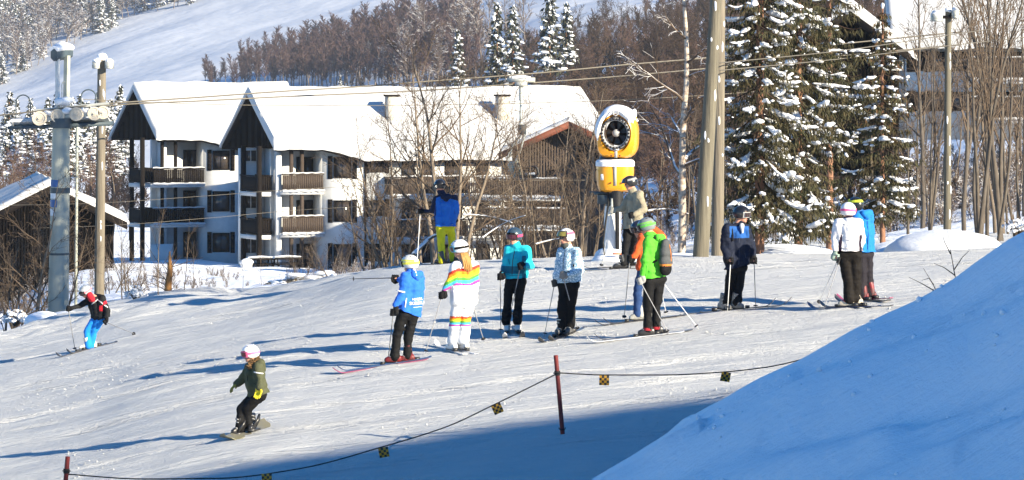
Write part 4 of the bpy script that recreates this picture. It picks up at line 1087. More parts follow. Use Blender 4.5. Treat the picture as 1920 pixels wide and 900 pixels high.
# ------------------------------------------------------------------ lift tower
def part(mb, name, m, root, smooth=True, angle=40, parent=None):
    """world-space shapes as a part of a thing that stands unrotated at root.location"""
    return mb.build(name, M[m] if isinstance(m, str) else m, parent or root, origin=root.location, smooth=smooth, angle=angle)
def lift_tower():
    d = 100; k = d/F_PX
    root = empty('lift_tower', P(109, 598, d)); tag(root, 'grey steel chairlift tower with cream sheave wheels, catwalk and lifting frame at the left', 'lift tower')
    m = MB(); m.tube([P(107, 640, d), P(109, 592, d), P(112, 420, d), P(115, 232, d)], [.335, .33, .30, .27], 28); part(m, 'column', 'steel', root)
    m = MB(); m.tube([P(113, 362, d), P(113, 352, d)], [.315, .315], 28); m.tube([P(110.5, 478, d), P(110.5, 474, d)], [.325, .325], 28); part(m, 'flange', 'steel_dark', root)
    m = MB(); m.tube([P(115, 240, d), P(115, 222, d)], [.34, .34], 24); part(m, 'head_plate', 'steel_dark', root)
    # stickers bent round the column
    def sticker(py0, py1, a0, a1, mt, px, rr):
        q = MB(); n = 8; c = P(px, (py0+py1)/2, d); h = (py1-py0)*k
        V = []; F = []
        for i in range(n+1):
            a = a0+(a1-a0)*i/n
            for r_, z in ((rr, h/2), (rr, -h/2), (rr-.006, h/2), (rr-.006, -h/2)):
                V.append((c.x+math.sin(a)*r_, c.y-math.cos(a)*r_, c.z+z))
        for i in range(n):
            b = i*4; F += [(b, b+1, b+5, b+4), (b+2, b+6, b+7, b+3), (b, b+4, b+6, b+2), (b+1, b+3, b+7, b+5)]
        F += [(0, 2, 3, 1), (n*4, n*4+1, n*4+3, n*4+2)]
        q.add(V, F); part(q, 'sticker', mt, root)
    sticker(337, 350, -1.3, -.1, 'blue_sign', 113.6, .312)
    sticker(352, 372, -1.25, -.35, 'white_sign', 113.2, .312)
    sticker(374, 388, -1.2, -.2, 'blue_sign', 112.8, .316)
    sticker(391, 404, -1.15, -.4, 'white_sign', 112.5, .316)
    # catwalk
    m = MB(); a, b = P(14, 243, d), P(206, 236, d)
    m.prism([a, b, b+Vector((0, 0, .14)), a+Vector((0, 0, .10))], (0, 1.1, 0)); part(m, 'catwalk', 'steel_dark', root, smooth=False)
    m = MB()
    for f0, f1, h in ((.02, .30, .15), (.52, .98, .07)):
        n = 12; pts = [a.lerp(b, f0+(f1-f0)*i/n)+Vector((0, .5, .17)) for i in range(n+1)]
        m.tube(pts, [(h*(1 if 0 < i < n else .4)*(1+.15*math.sin(i*2.3)), .5) for i in range(n+1)], 10)
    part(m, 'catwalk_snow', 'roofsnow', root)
    # sheave beam and wheels
    m = MB()
    for (x0, y0, x1, y1) in ((70, 224, 112, 218), (105, 219, 148, 213), (140, 214, 196, 212)):
        m.tube([P(x0, y0, d-.16), P(x1, y1, d-.16)], [(.10, .03)]*2, 8)
    m.tube([P(62, 208, d-.05), P(204, 194, d-.05)], [.05, .05], 8)
    part(m, 'sheave_beam', 'steel_pale', root)
    for (px, py, r) in ((74, 222, .225), (108, 217, .215), (143, 214, .215), (177, 213, .215), (193, 211, .205)):
        c = P(px, py, d-.25); mt = ((1, 0, 0), (0, 0, -1), (0, 1, 0))
        q = MB(); q.lathe([(r*.98, .05), (r, .035), (r*.9, .0), (r, -.035), (r*.98, -.05), (r*.80, -.052), (r*.78, -.03), (r*.42, -.03), (r*.40, -.055), (r*.18, -.055), (r*.16, -.09), (.001, -.09)], 28, c=c, mat=[(1, 0, 0), (0, 0, 1), (0, 1, 0)])
        w_ = part(q, 'sheave_wheel', 'sheave', root)
        q = MB(); q.lathe([(r*.72, -.036), (r*.46, -.036)], 28, c=c, mat=[(1, 0, 0), (0, 0, 1), (0, 1, 0)], caps=False); part(q, 'wheel_groove', 'chimney', root, parent=w_)
    m = MB()
    for px, py, s in ((91, 213, .13), (125, 208, .14), (160, 208, .11), (116, 191, .17), (125, 189, .15)):
        m.ell(P(px, py, d-.1), (s*1.5, s*1.5, s*.8), None, 2, .25, int(px))
    part(m, 'snow_lump', 'clump', root)
    # handrail hoops
    for x0, x1, yt, y0, y1 in ((30, 57, 178, 240, 226), (152, 180, 168, 200, 198)):
        m = MB(); pts = [P(x0, y0, d+.3)]+[P(x0+(x1-x0)*(.5-.5*math.cos(t)), yt+14-14*math.sin(t), d+.3) for t in np.linspace(0, math.pi, 9)]+[P(x1, y1, d+.3)]
        m.tube(pts, .022, 8); part(m, 'handrail', 'steel_dark', root)
    # lifting frame
    m = MB(); m.tube([P(108, 200, d), P(108, 108, d)], [(.075, .075)]*2, 4); part(m, 'frame_post', 'frame', root, angle=20)  # white colour on this post stands in for sunlight on it
    m = MB(); m.tube([P(124, 196, d+.3), P(126, 104, d+.3)], [(.10, .10)]*2, 4); part(m, 'frame_post', 'steel', root, angle=20)
    m = MB(); a, b = P(101, 103, d-.25), P(131, 99, d+.75); m.tube([a, b], [(.20, .13)]*2, 6); part(m, 'frame_beam', 'steel_dark', root, angle=20)
    m = MB(); m.tube([a+Vector((0, 0, .17)), (a+b)/2+Vector((0, 0, .24)), b+Vector((0, 0, .16))], [(.10, .15), (.16, .19), (.12, .16)], 12); part(m, 'frame_snow', 'clump', root)
    m = MB(); m.tube([P(116, 190, d+.1), P(116, 158, d+.1), P(118, 154, d+.1), P(122, 153, d+.1)], .016, 6); part(m, 'lifting_rod', 'steel_pale', root)
lift_tower()

def cable(name, pts, r, label, mt='cable', n=6):
    Q = [P(*p) for p in pts]
    # smooth curve through the points
    xs = [q.x for q in Q]; xq = np.linspace(xs[0], xs[-1], 90)
    X = [(x, float(pchip(xs, [q.y for q in Q], np.array([x]))[0]), float(pchip(xs, [q.z for q in Q], np.array([x]))[0])) for x in xq]
    m = MB(); m.tube(X, r, n); o = m.build(name, M[mt]); tag(o, label, 'cable'); return o
cable('haul_rope', [(-80, 224, 99.8), (20, 214, 99.8), (74, 208, 99.8), (195, 195, 100), (380, 182, 101), (532, 171, 102), (651, 164, 103), (808, 152, 104), (997, 138, 105), (1166, 122, 106), (1330, 108, 107), (1560, 84, 109), (1800, 60, 110)], .024, 'upper steel lift rope running over the sheave wheels and up to the right')
cable('haul_rope', [(195, 199, 103), (245, 195, 103.2), (380, 189, 104), (515, 182, 105), (786, 170, 107), (974, 157, 108), (1137, 145, 109), (1330, 128, 110), (1560, 106, 112), (1800, 84, 113)], .024, 'lower steel lift rope that carries the empty chair')
cable('signal_wire', [(150, 186, 102), (284, 192, 103), (459, 197, 104), (700, 198, 106), (860, 196, 107), (1100, 190, 109), (1330, 178, 111), (1560, 160, 113)], .010, 'thin dark signal wire sagging below the two lift ropes')
cable('power_wire', [(-60, 386, 118), (150, 382, 118), (377, 368, 119), (554, 355, 120), (760, 345, 121), (1000, 338, 122), (1200, 338, 124)], .008, 'thin wire crossing the middle floor of the white apartments')
cable('power_wire', [(60, 428, 116), (200, 423, 116), (400, 408, 117), (559, 394, 118), (760, 384, 119), (1000, 378, 120), (1200, 376, 121)], .008, 'thin wire crossing just above the lowest floor of the apartments')
cable('power_wire', [(1350, 118, 73.5), (1560, 97, 82), (1776, 66, 91.7), (1930, 44, 99), (2100, 20, 106)], .013, 'upper black wire between the big poles and the slim lamp pole')
cable('power_wire', [(1350, 132, 73.5), (1560, 112, 82), (1776, 86, 91.7), (1930, 69, 99), (2100, 50, 106)], .013, 'lower black wire between the big poles and the slim lamp pole')

def lift_chair():
    d = 108; root = empty('lift_chair', P(978, 335, d)); tag(root, 'empty dark chairlift seat hanging from the rope in front of the roof', 'lift chair')
    m = MB(); m.box(P(977, 150, d), (.95, .22, .16)); m.box(P(977, 158, d), (.42, .26, .14)); part(m, 'grip', 'steel_pale', root, smooth=False)
    m = MB(); m.tube([P(960, 147, d), P(977, 145, d), P(995, 147, d)], [(.07, .12), (.10, .16), (.06, .11)], 10); part(m, 'grip_snow', 'clump', root)
    m = MB(); t = np.linspace(0, 6.1, 14); m.tube([P(977+4*math.sin(a), 138+4*math.cos(a), d) for a in t], .018, 6); part(m, 'eye_ring', 'steel_pale', root)
    m = MB(); m.tube([P(977, 158, d), P(977, 188, d)], [.075, .07], 10); m.tube([P(977, 188, d), P(976, 250, d)], [.05, .05], 10); part(m, 'hanger', 'steel_pale', root)
    m = MB(); m.box(P(979, 243, d), (.28, .24, .34)); part(m, 'damper', 'steel_dark', root, smooth=False)
    m = MB(); m.tube([P(984, 252, d-.1), P(976, 280, d-.1), P(967, 304, d-.1)], .038, 8); m.tube([P(978, 254, d+.5), P(962, 272, d+.5), P(953, 306, d+.5)], .03, 8); m.tube([P(978, 252, d), P(962, 268, d+.2), P(950, 298, d+.4)], .022, 8); part(m, 'bail', 'steel_pale', root)
    m = MB(); bx = [P(951, 303, d+.6), P(968, 302, d-.3), P(975, 329, d-.3), P(958, 331, d+.6)]
    m.prism(bx, (.07, .05, 0)); 
    for f in np.linspace(.12, .88, 6):
        m.tube([bx[0].lerp(bx[3], f)+Vector((-.02, -.03, 0)), bx[1].lerp(bx[2], f)+Vector((-.02, -.03, 0))], .022, 5)
    part(m, 'backrest', 'steel', root, smooth=False)
    m = MB(); st = [P(958, 331, d+.6), P(975, 329, d-.3), P(1006, 329, d-.5), P(992, 332, d+.5)]; m.prism(st, (0, 0, -.08)); part(m, 'seat', 'steel_dark', root, smooth=False)
    m = MB(); m.tube([P(973, 304, d-.35), P(979, 322, d-.4), P(986, 331, d-.4), P(1004, 330, d-.5), P(1009, 326, d-.5), P(1007, 316, d-.5), P(1003, 313, d-.5), P(978, 315, d-.4)], .045, 8); part(m, 'armrest', 'black', root)
    m = MB(); m.tube([P(985, 327, d-.1), P(1003, 326, d-.1)], [(.05, .14), (.04, .12)], 8); part(m, 'seat_snow', 'clump', root)
lift_chair()

def wood_pole(label, b, t, d, r0, r1, mt='pole_wood', lamps=(), arm=None, dt=0.0):
    root = empty('lamp_pole' if lamps else 'wooden_pole', P(b[0], b[1], d)); tag(root, label, 'pole')
    m = MB(); n = 10; p0, p1 = P(b[0], b[1]+14, d), P(t[0], t[1], d+dt)
    m.tube([p0.lerp(p1, f) for f in np.linspace(0, 1, n)], [r0+(r1-r0)*f for f in np.linspace(0, 1, n)], 18); part(m, 'shaft', mt, root)
    if lamps:
        k = d/F_PX
        m = MB(); m.box(P(arm[0], arm[1], d-.06), (arm[2]*k, .09, .09)); part(m, 'crossarm', 'brown_wood', root, smooth=False)
        for lx, ly, w_ in lamps:
            m = MB(); m.box(P(lx, ly, d-.22), (w_*k, .34, .22)); m.box(P(lx, ly+5, d-.30), (w_*k*.8, .25, .06)); lo = part(m, 'floodlight', 'steel_pale', root, smooth=False)
            q = MB(); q.ell(P(lx, ly-7, d-.2), (w_*k*.55, .2, .10), None, 2, .25, int(lx)); part(q, 'lamp_snow', 'clump', root, parent=lo)
        m = MB(); m.ell(P(t[0], t[1]-2, d+dt), (r1*1.2, r1*1.2, r1*1.1), None, 2, .2, 3); part(m, 'pole_snow', 'clump', root)
    # blown snow sticking to the shaft
    rng = np.random.default_rng(int(b[0])); m = MB()
    for k_ in range(9):
        f = rng.uniform(.08, .95); c = p0.lerp(p1, f); a = rng.uniform(-.5, 1.0); rr = r0+(r1-r0)*f
        m.ell((c.x+math.sin(a)*rr*.97, c.y-math.cos(a)*rr*.97, c.z), (.025, .02, rng.uniform(.04, .16)), None, 1, .3, k_)
    part(m, 'stuck_snow', 'clump', root)
    return root
wood_pole('wooden floodlight pole with snow capped lamps right of the lift tower', (186, 548), (191, 110), 103, .165, .135, lamps=((181, 122, 13), (205, 122, 15)), arm=(193, 124, 40))
wood_pole('left one of the two big bare wooden poles, leaning, behind the green jacket', (1313, 483), (1352, -160), 73, .185, .115, 'pole_green')
wood_pole('right one of the two big wooden poles, upright, behind the navy jacket', (1345, 480), (1351, -160), 74.5, .145, .125)
wood_pole('slim green grey lamp pole standing behind the snow mound on the right', (1776, 446), (1778, 22), 92, .115, .085, 'pole_green', lamps=((1756, 33, 20), (1791, 27, 12)), arm=(1772, 32, 44))
def thin_mast():
    d = 106; root = empty('thin_mast', P(143, 560, d)); tag(root, 'thin pale ladder mast between the lift tower and the floodlight pole', 'mast')
    m = MB(); m.tube([P(142, 575, d), P(145, 232, d)], [.05, .045], 10); part(m, 'mast', 'steel', root)
    m = MB()
    for k in range(22): m.tube([P(139.5, 545-14*k, d-.02), P(148, 545-14*k, d-.02)], .012, 5)
    part(m, 'rung', 'steel_dark', root)
thin_mast()

def snow_gun():
    d = 70; k = d/F_PX
    root = empty('snow_gun', P(1150, 490, d)); tag(root, 'yellow fan snow gun capped with snow on a padded white post', 'snow gun')
    c = P(1154, 250, d-.45)
    ax = Vector((-.16, -1, -.03)).normalized(); rt = ax.cross(Vector((0, 0, 1))).normalized()*-1; up = rt.cross(ax)*-1
    if up.z < 0: up = -up
    mt = np.stack([np.array(rt)*1.0, np.array(up)*1.27, -np.array(ax)], 1)     # local z runs back from the mouth
    r0 = .43
    prof = [(r0*.76, .02), (r0*.80, -.02), (r0*.93, .02), (r0*1.0, .12), (r0*1.03, .35), (r0*.98, .8), (r0*.86, 1.05), (r0*.80, 1.05), (r0*.72, .3), (r0*.70, .04)]
    m = MB(); n = 40; a = np.arange(n)/n*2*math.pi; V = []
    for r, h in prof:
        sq = np.where(np.sin(a) < 0, (np.abs(np.cos(a))**4.2+np.abs(np.sin(a))**4.2)**(-1/4.2), 1.0); sq = 1+(sq-1)*(1 if r > r0*.9 else .0)
        V.append(np.stack([np.cos(a)*r*sq, np.sin(a)*r*sq, np.full(n, h)], 1))
    V = np.concatenate(V) @ mt.T+np.array(c); F = []
    for i in range(len(prof)-1):
        for q in range(n): F.append((i*n+q, i*n+(q+1) % n, (i+1)*n+(q+1) % n, (i+1)*n+q))
    i = len(prof)-1
    for q in range(n): F.append((i*n+q, i*n+(q+1) % n, (q+1) % n, q))
    m.add(V, F); shroud = part(m, 'shroud', 'yellow', root)
    # snow plastered over the top of the shroud
    m = MB(); n = 30; V = []; F = []
    st = [(r0*.77, -.05), (r0*.9, -.10), (r0*1.06, .0), (r0*1.12, .2), (r0*1.12, .5), (r0*1.06, .85), (r0*.9, 1.12), (r0*.8, 1.05)]
    a0, a1 = R(24), R(196)
    for j in range(len(st)):
        for q in range(n+1):
            t = q/n; an = a0+(a1-a0)*t
            an += .035*math.sin(j*1.3)*(1 if q in (0, n) else 0)
            r, h = st[j]; thick = min(1, math.sin(math.pi*t)*3.0)
            rr = r0*(.76 if j in (0,) else .97)+(r-r0*(.76 if j == 0 else .97))*thick + .006*math.sin(q*.7+j)*thick
            V.append((math.cos(an)*rr, math.sin(an)*rr, h+(.11 if h < 0 else 0)*(1-thick)))
    for j in range(len(st)-1):
        for q in range(n): b = j*(n+1)+q; F.append((b, b+1, b+n+2, b+n+1))
    m.add(np.array(V) @ mt.T+np.array(c), F); part(m, 'shroud_snow', 'clump', root, parent=shroud, angle=80)
    m = MB(); q0 = P(1147, 202, d-.62); q0 = P(1154, 212, d-.60)
    m.tube([q0+Vector((-.05, 0, .05)), q0+Vector((-.05, -.01, -.03)), q0+Vector((0, -.015, -.06)), q0+Vector((.05, -.01, -.03)), q0+Vector((.05, 0, .05))], .016, 6); part(m, 'lifting_eye', 'gun_grey', root)
    # nozzle ring, fan, hub
    m = MB(); mt2 = np.stack([np.array(rt)*.92, np.array(up)*1.0, -np.array(ax)], 1); n = 40; V = []; F = []
    for r, h in ((.325, .01), (.345, -.02), (.31, -.03), (.275, -.01), (.28, .05)):
        for q in range(n): an = q/n*6.2832; V.append((math.cos(an)*r, math.sin(an)*r, h))
    for i in range(4):
        for q in range(n): F.append((i*n+q, i*n+(q+1) % n, (i+1)*n+(q+1) % n, (i+1)*n+q))
    m.add(np.array(V) @ mt2.T+np.array(c), F); ring = part(m, 'nozzle_ring', 'gun_grey', root)
    m = MB()
    for q in range(26):
        an = q/26*6.2832; p = np.array([math.cos(an)*.315, math.sin(an)*.315, -.05]) @ mt2.T+np.array(c)
        m.ell(p, (.024, .024, .024), None, 1, .2, q)
        if q % 2: p2 = np.array([math.cos(an)*.335, math.sin(an)*.335, -.04]) @ mt2.T+np.array(c); m.ell(p2, .03, None, 1, .3, q)
    part(m, 'nozzle', 'black', root, parent=ring)
    m = MB(); V = []
    for q in range(7):
        an = q/7*6.2832+.3
        for s in (-1, 1):
            pass
        pts = [np.array([math.cos(an+s*w)*r, math.sin(an+s*w)*r, .20+s*.05]) @ mt2.T+np.array(c) for r, w in ((.07, .25), (.26, .30)) for s in (-1, 1)]
        nrm = (0, .012, 0)
        m.prism([pts[0], pts[1], pts[3], pts[2]], nrm)
    part(m, 'fan_blade', 'steel_dark', root, smooth=False)
    m = MB(); m.ell(np.array([0, 0, .10]) @ mt2.T+np.array(c), .085, None, 3); part(m, 'fan_hub', 'gun_grey', root)
    m = MB(); m.lathe([(.285, .42), (.001, .42)], 32, mat=mt2, c=c); part(m, 'fan_grille', 'black', root)
    # grey stripe under the mouth, two bolts
    for px0, px1, py0, py1, dd in ((1152, 1157.5, 283, 296, -.60), (1150.5, 1156, 312, 348, -.60)):
        m = MB(); m.prism([P(px0, py0, d+dd), P(px1, py0, d+dd), P(px1, py1, d+dd+.03), P(px0, py1, d+dd+.03)], (0, .05, 0))
        part(m, 'centre_stripe', 'gun_grey', root, smooth=False)
    m = MB()
    for px, py in ((1146, 292), (1162, 292), (1145, 343), (1166, 343)):
        m.ell(P(px, py, d-.585), (.022, .02, .018), None, 1)
    part(m, 'bolt', 'post_red', root)
    # ear like lamp
    m = MB(); m.tube([P(1180, 232, d+.1), P(1188, 222, d+.1), P(1189, 213, d+.1)], [.05, .08, .05], 12); part(m, 'side_lamp', 'yellow', root)
    m = MB(); m.ell(P(1189, 213, d+.08), (.06, .07, .11), None, 2, .2, 5); part(m, 'lamp_snow', 'clump', root)
    # turntable, lower housing
    m = MB(); m.lathe([(.33, -.02), (.37, .05), (.34, .13), (.28, .15)], 28, c=P(1154, 304, d)); part(m, 'turntable', 'black', root)
    m = MB()
    def ring_(py, hw, hd):
        e = 3.2; z = P(0, py, d).z; x = P(1153, 0, d).x; V = []
        for q in range(36):
            an = q/36*6.2832; ca, sa = math.cos(an), math.sin(an)
            V.append((x+math.copysign(abs(ca)**(2/e), ca)*hw, d-.1+math.copysign(abs(sa)**(2/e), sa)*hd, z))
        return V
    V = []; F = []; rings = [(304, .36, .42), (307, .405, .47), (318, .415, .48), (345, .40, .465), (355, .36, .43), (359, .28, .36)]
    for r in rings: V += ring_(*r)
    for i in range(len(rings)-1):
        for q in range(36): F.append((i*36+q, (i+1)*36+q, (i+1)*36+(q+1) % 36, i*36+(q+1) % 36))
    F.append(tuple(range(36))); F.append(tuple((len(rings)-1)*36+q for q in range(35, -1, -1)))
    m.add(V, F); low = part(m, 'housing', 'yellow', root)
    m = MB(); V = []; F = []
    rings = [(311, .425, .49), (303, .425, .49), (299.5, .39, .45), (298, .25, .3)]
    for r in rings: V += ring_(*r)
    for i in range(len(rings)-1):
        for q in range(36): F.append((i*36+q, i*36+(q+1) % 36, (i+1)*36+(q+1) % 36, (i+1)*36+q))
    m.add(V, F); part(m, 'housing_snow', 'clump', root, parent=low)
    # bracket, post, padding
    m = MB(); m.tube([P(1156, 346, d-.42), P(1157, 395, d-.40)], [(.135, .10), (.11, .09)], 12); m.tube([P(1157, 395, d-.36), P(1158, 470, d-.2)], [.05, .045], 10); part(m, 'support_arm', 'black', root)
    m = MB(); m.box(P(1143, 372, d-.1), (.52, .5, .22)); m.box(P(1128, 362, d-.1), (.32, .5, .06)); m.tube([P(1105, 360, d-.2), P(1140, 360, d-.2)], .015, 6); part(m, 'bracket', 'steel_dark', root, smooth=False)
    m = MB(); m.tube([P(1148, 380, d), P(1148, 500, d)], [.15, .15], 18); part(m, 'post', 'steel_dark', root)
    m = MB(); m.tube([P(1149, 386, d), P(1149, 396, d), P(1148, 440, d), P(1148, 500, d)], [.17, .185, .19, .20], 18); part(m, 'post_padding', 'pad_white', root)
    m = MB(); m.tube([P(1140, 404, d-.36), P(1160, 392, d-.33)], .02, 6); m.tube([P(1147, 395, d-.45), P(1148, 372, d-.45)], .03, 8); part(m, 'hose', 'steel_pale', root)
    for x0, x1, y1 in ((1166, 1172, 486), (1139, 1131, 484)):
        m = MB(); m.tube([P(x0, 352, d-.3), P(x0+2, 380, d-.42), P((x0+x1)/2, 420, d-.36), P(x1, 455, d-.3), P(x1+3, y1, d-.35)], .022, 7); part(m, 'cable', 'rubber', root)
    m = MB(); m.box(P(1131, 332, d-.52), (.11, .02, .13)); part(m, 'rating_plate', 'white_sign', root, smooth=False)
    m = MB(); m.tube([P(1118, 318, d-.35), P(1114, 322, d-.42), P(1114, 340, d-.42), P(1118, 344, d-.35)], .014, 6); part(m, 'handle', 'black', root)
    m = MB(); m.ell(P(1150, 487, d), (.48, .5, .26), None, 3, .12, 4); part(m, 'base_snow', 'clump', root)
    m = MB(); m.box(P(1158, 476, d-.55), (.22, .02, .035)); part(m, 'orange_tape', 'pad_orange', root, smooth=False)
snow_gun()

# ------------------------------------------------------------------ rope fence
def flag_mat():
    m, nt, b = _mat('chequered_flag_cloth'); L = nt.links.new
    tc = N(nt, 'ShaderNodeTexCoord'); ck = N(nt, 'ShaderNodeTexChecker', Scale=1.0); mp = N(nt, 'ShaderNodeMapping'); mp.inputs['Scale'].default_value = (30, 1, 30); mp.inputs['Location'].default_value = (.01, .5, .01)
    L(tc.outputs['Object'], mp.inputs['Vector']); L(mp.outputs[0], ck.inputs['Vector'])
    ck.inputs['Color1'].default_value = (.50, .25, .012, 1); ck.inputs['Color2'].default_value = (.012, .011, .012, 1)
    L(ck.outputs[0], b.inputs['Base Color']); b.inputs['Roughness'].default_value = .6
    return m
M['flag'] = flag_mat()
DF = ground_hit(1056, 822).y
def fence_post(label, b, t, d):
    root = empty('fence_post', P(b[0], b[1], d)); tag(root, label, 'fence post', 'posts of the rope fence')
    m = MB(); m.tube([P(b[0]+1, b[1]+14, d), P(b[0], b[1], d), P(t[0], t[1], d)], [.031, .031, .031], 12); part(m, 'shaft', 'post_red', root)
    f = .2; c = P(b[0]+(t[0]-b[0])*.79, b[1]+(t[1]-b[1])*.79, d)
    m = MB(); m.tube([c+Vector((0, 0, -.03)), c+Vector((0, 0, .03))], [.042, .042], 12); m.tube([c+Vector((-.05, 0, 0)), c+Vector((-.03, -.05, .01)), c+Vector((.03, -.05, 0)), c+Vector((.05, 0, 0))], .008, 6); part(m, 'rope_clip', 'rubber', root)
    if b[1] < 900:
        c = P(b[0]+(t[0]-b[0])*.14, b[1]+(t[1]-b[1])*.14, d); m = MB(); m.tube([c+Vector((-.045, 0, .01)), c+Vector((-.03, -.045, -.01)), c+Vector((.03, -.045, -.01)), c+Vector((.045, 0, .01))], .007, 6); part(m, 'lower_clip', 'rubber', root)
fence_post('dark red rope fence post standing in the shadow edge at the middle', (1056, 826), (1042, 666), DF)
DB = ground_hit(118, 985).y
fence_post('dark red rope fence post with only its top showing at the lower left', (116, 985), (127, 856), DB)
ropeL = [(124, 889, DB), (260, 898, DB+.1), (400, 897, DB+.3), (560, 879, DF-1.0), (720, 837, DF-.6), (840, 799, DF-.3), (930, 757, DF-.1), (1044, 701, DF)]
o = cable('fence_rope', ropeL, .0085, 'black rope sagging from the middle red post to the lower left post', 'rope')
ropeR = [(1044, 699, DF), (1133, 703, DF+.05), (1250, 703, DF+.1), (1362, 697, DF+.2), (1440, 688, DF+.3), (1512, 672, DF+.5), (1600, 650, DF+.8)]
o = cable('fence_rope', ropeR, .0085, 'black rope running right from the middle red post behind the snow bank', 'rope')
def flag(px, py, d, rot, label, tilt=0.0):
    m = MB(); n = 8; s = .133
    V = []; F = []
    for j in (-.002, .002):
        for a in range(n+1):
            for b_ in range(n+1):
                u, v = a/n*s-s/2, -b_/n*s
                V.append((u, j+.008*math.sin(v*30+u*12), v))
    q = (n+1)**2
    for a in range(n):
        for b_ in range(n):
            i = a*(n+1)+b_; F.append((i, i+1, i+n+2, i+n+1)); F.append((q+i, q+i+n+1, q+i+n+2, q+i+1))
    e = [a*(n+1) for a in range(n+1)]+[n*(n+1)+b_ for b_ in range(1, n+1)]+[a*(n+1)+n for a in range(n-1, -1, -1)]+[b_ for b_ in range(n-1, 0, -1)]
    for i, j in zip(e, e[1:]+e[:1]): F.append((i, j, j+q, i+q))
    m.add(V, F); o = m.build('chequered_flag', M['flag'])
    o.location = P(px, py+1, d); o.rotation_euler = (R(tilt), R(rot), R(tilt))
    tag(o, label, 'flag', 'chequered flags on the fence rope')
flag(1133, 703, DF+.05, 1, 'first black and yellow chequered flag right of the middle red post')
flag(1362, 697, DF+.2, 8, 'chequered flag on the rope nearest the snow bank, seen slightly turned', 12)
flag(929, 757, DF-.1, -24, 'tilted chequered flag on the rope just left of the middle red post')
flag(718, 838, DF-.6, -10, 'chequered flag over the shadow edge halfway along the left rope')
flag(500, 887, DF-1.1, -2, 'chequered flag cut by the bottom edge of the photo')

# ------------------------------------------------------------------ mounds, brush, small things
def mound(px, py, d, rx, ry, rz_, label, seed):
    m = MB(); V, F = ICO[3]; V = V.copy(); p = P(px, py, d); g = G(p.x, p.y)
    V = V*(1+.05*fbm(V[:, 0]*2+seed, V[:, 1]*2, seed, 3))[:, None]
    m.addnp(V*np.array((rx, ry, rz_)), F); o = m.build('snow_mound', M['bank'], angle=0); o.location = (p.x, p.y, g-.05*rz_)
    tag(o, label, 'snow mound', kind='structure')
mound(1770, 474, 83, 1.62, 2.2, .62, 'smooth rounded snow mound before the slim lamp pole', 2)
mound(1695, 474, 86, 1.1, 2.0, .34, 'low snow mound left of the rounded one', 3)
mound(1475, 472, 80, 1.2, 1.6, .24, 'low blue shaded snow mound behind the spruce trunks', 4)
mound(1268, 478, 76, .8, 1.0, .12, 'tiny snow rise by the birch foot', 5)
mound(80, 603, 96, .55, .8, .28, 'small snow mound beside the lift tower foot', 6)
mound(128, 592, 98, .6, .8, .22, 'small snow mound right of the lift tower foot', 7)
def brush_pile():
    d = 122; root = empty('brush_pile', P(540, 552, d)); tag(root, 'heap of dry brown brushwood lined with snow below the apartments', 'brush pile')
    rng = np.random.default_rng(5); m = MB()
    for i in range(420):
        px = rng.uniform(448, 660); f = (px-448)/212; pyb = 559-f*26
        p = P(px, pyb-rng.uniform(0, 9+16*math.sin(f*3.1)), d+rng.normal(0, .5)); L = rng.uniform(.3, 1.1)
        a = Vector((rng.normal(1, .4), rng.normal(0, .5), rng.normal(.22, .18))).normalized()*L
        m.tube([p-a/2, p+Vector((0, 0, rng.normal(0, .04))), p+a/2], [.014, .012, .006], 3, caps=False)
    part(m, 'brushwood', 'brush', root, angle=0)
    m = MB()
    for i in range(46):
        f = rng.uniform(0, 1); px = 448+212*f; p = P(px, 559-f*26-9-14*math.sin(f*3.1)+rng.normal(0, 3), d+rng.normal(0, .4))
        m.ell(p, (rng.uniform(.15, .4), .25, rng.uniform(.05, .1)), None, 2, .3, i)
    part(m, 'brush_snow', 'clump', root, angle=0)
brush_pile()
def stem():
    d = 110; root = empty('broken_stem', P(316, 560, d)); tag(root, 'orange brown broken stem standing in the snow below the shaded facade', 'tree stump')
    m = MB(); m.tube([P(315, 565, d), P(316, 530, d), P(319, 505, d), P(318, 472, d)], [.13, .115, .09, .02], 10); part(m, 'trunk', 'stump', root)
    m = MB(); rng = np.random.default_rng(3)
    for i in range(26):
        f = rng.uniform(.1, .95); p = P(316+2*f, 560-80*f, d); v = Vector((rng.normal(0, .35), rng.normal(0, .3), rng.uniform(.1, .6)))
        m.tube([p, p+v*.5, p+v], [.016, .012, .005], 4, caps=False)
    part(m, 'crown', 'twig', root, angle=0)
stem()
def snowy_bush(px, py, d, s, label, seed):
    p = P(px, py, d); root = empty('snowy_bush', (p.x, p.y, p.z)); tag(root, label, 'bush', 'snow buried bushes')
    rng = np.random.default_rng(seed); m = MB(); q = MB()
    for i in range(26):
        v = Vector((rng.normal(0, .6), rng.normal(0, .5), rng.uniform(.4, 1.2)))*s
        m.tube([p-Vector((0, 0, .15)), p+v*.5, p+v], [.018, .012, .005], 4, caps=False)
        for w_ in range(3): q.ell(p+Vector((v.x*rng.uniform(.2, .9), v.y*.7, abs(v.z)*rng.uniform(.1, .6))), (s*rng.uniform(.06, .20), s*.13, s*rng.uniform(.04, .12)), None, 1, .4, i*3+w_+seed)
    part(m, 'twigs', 'twig', root, angle=0); part(q, 'bush_snow', 'clump', root, angle=0)
snowy_bush(255, 558, 106, .55, 'snow buried bush on the left slope under the saplings', 1)
snowy_bush(368, 556, 112, .36, 'rounded snow clump of a bush right of the broken stem', 2)
snowy_bush(30, 606, 98, .6, 'snow buried bush at the foot of the left shrubs', 3)
snowy_bush(1905, 436, 90, .5, 'snow buried bush at the right edge above the snow bank', 4)
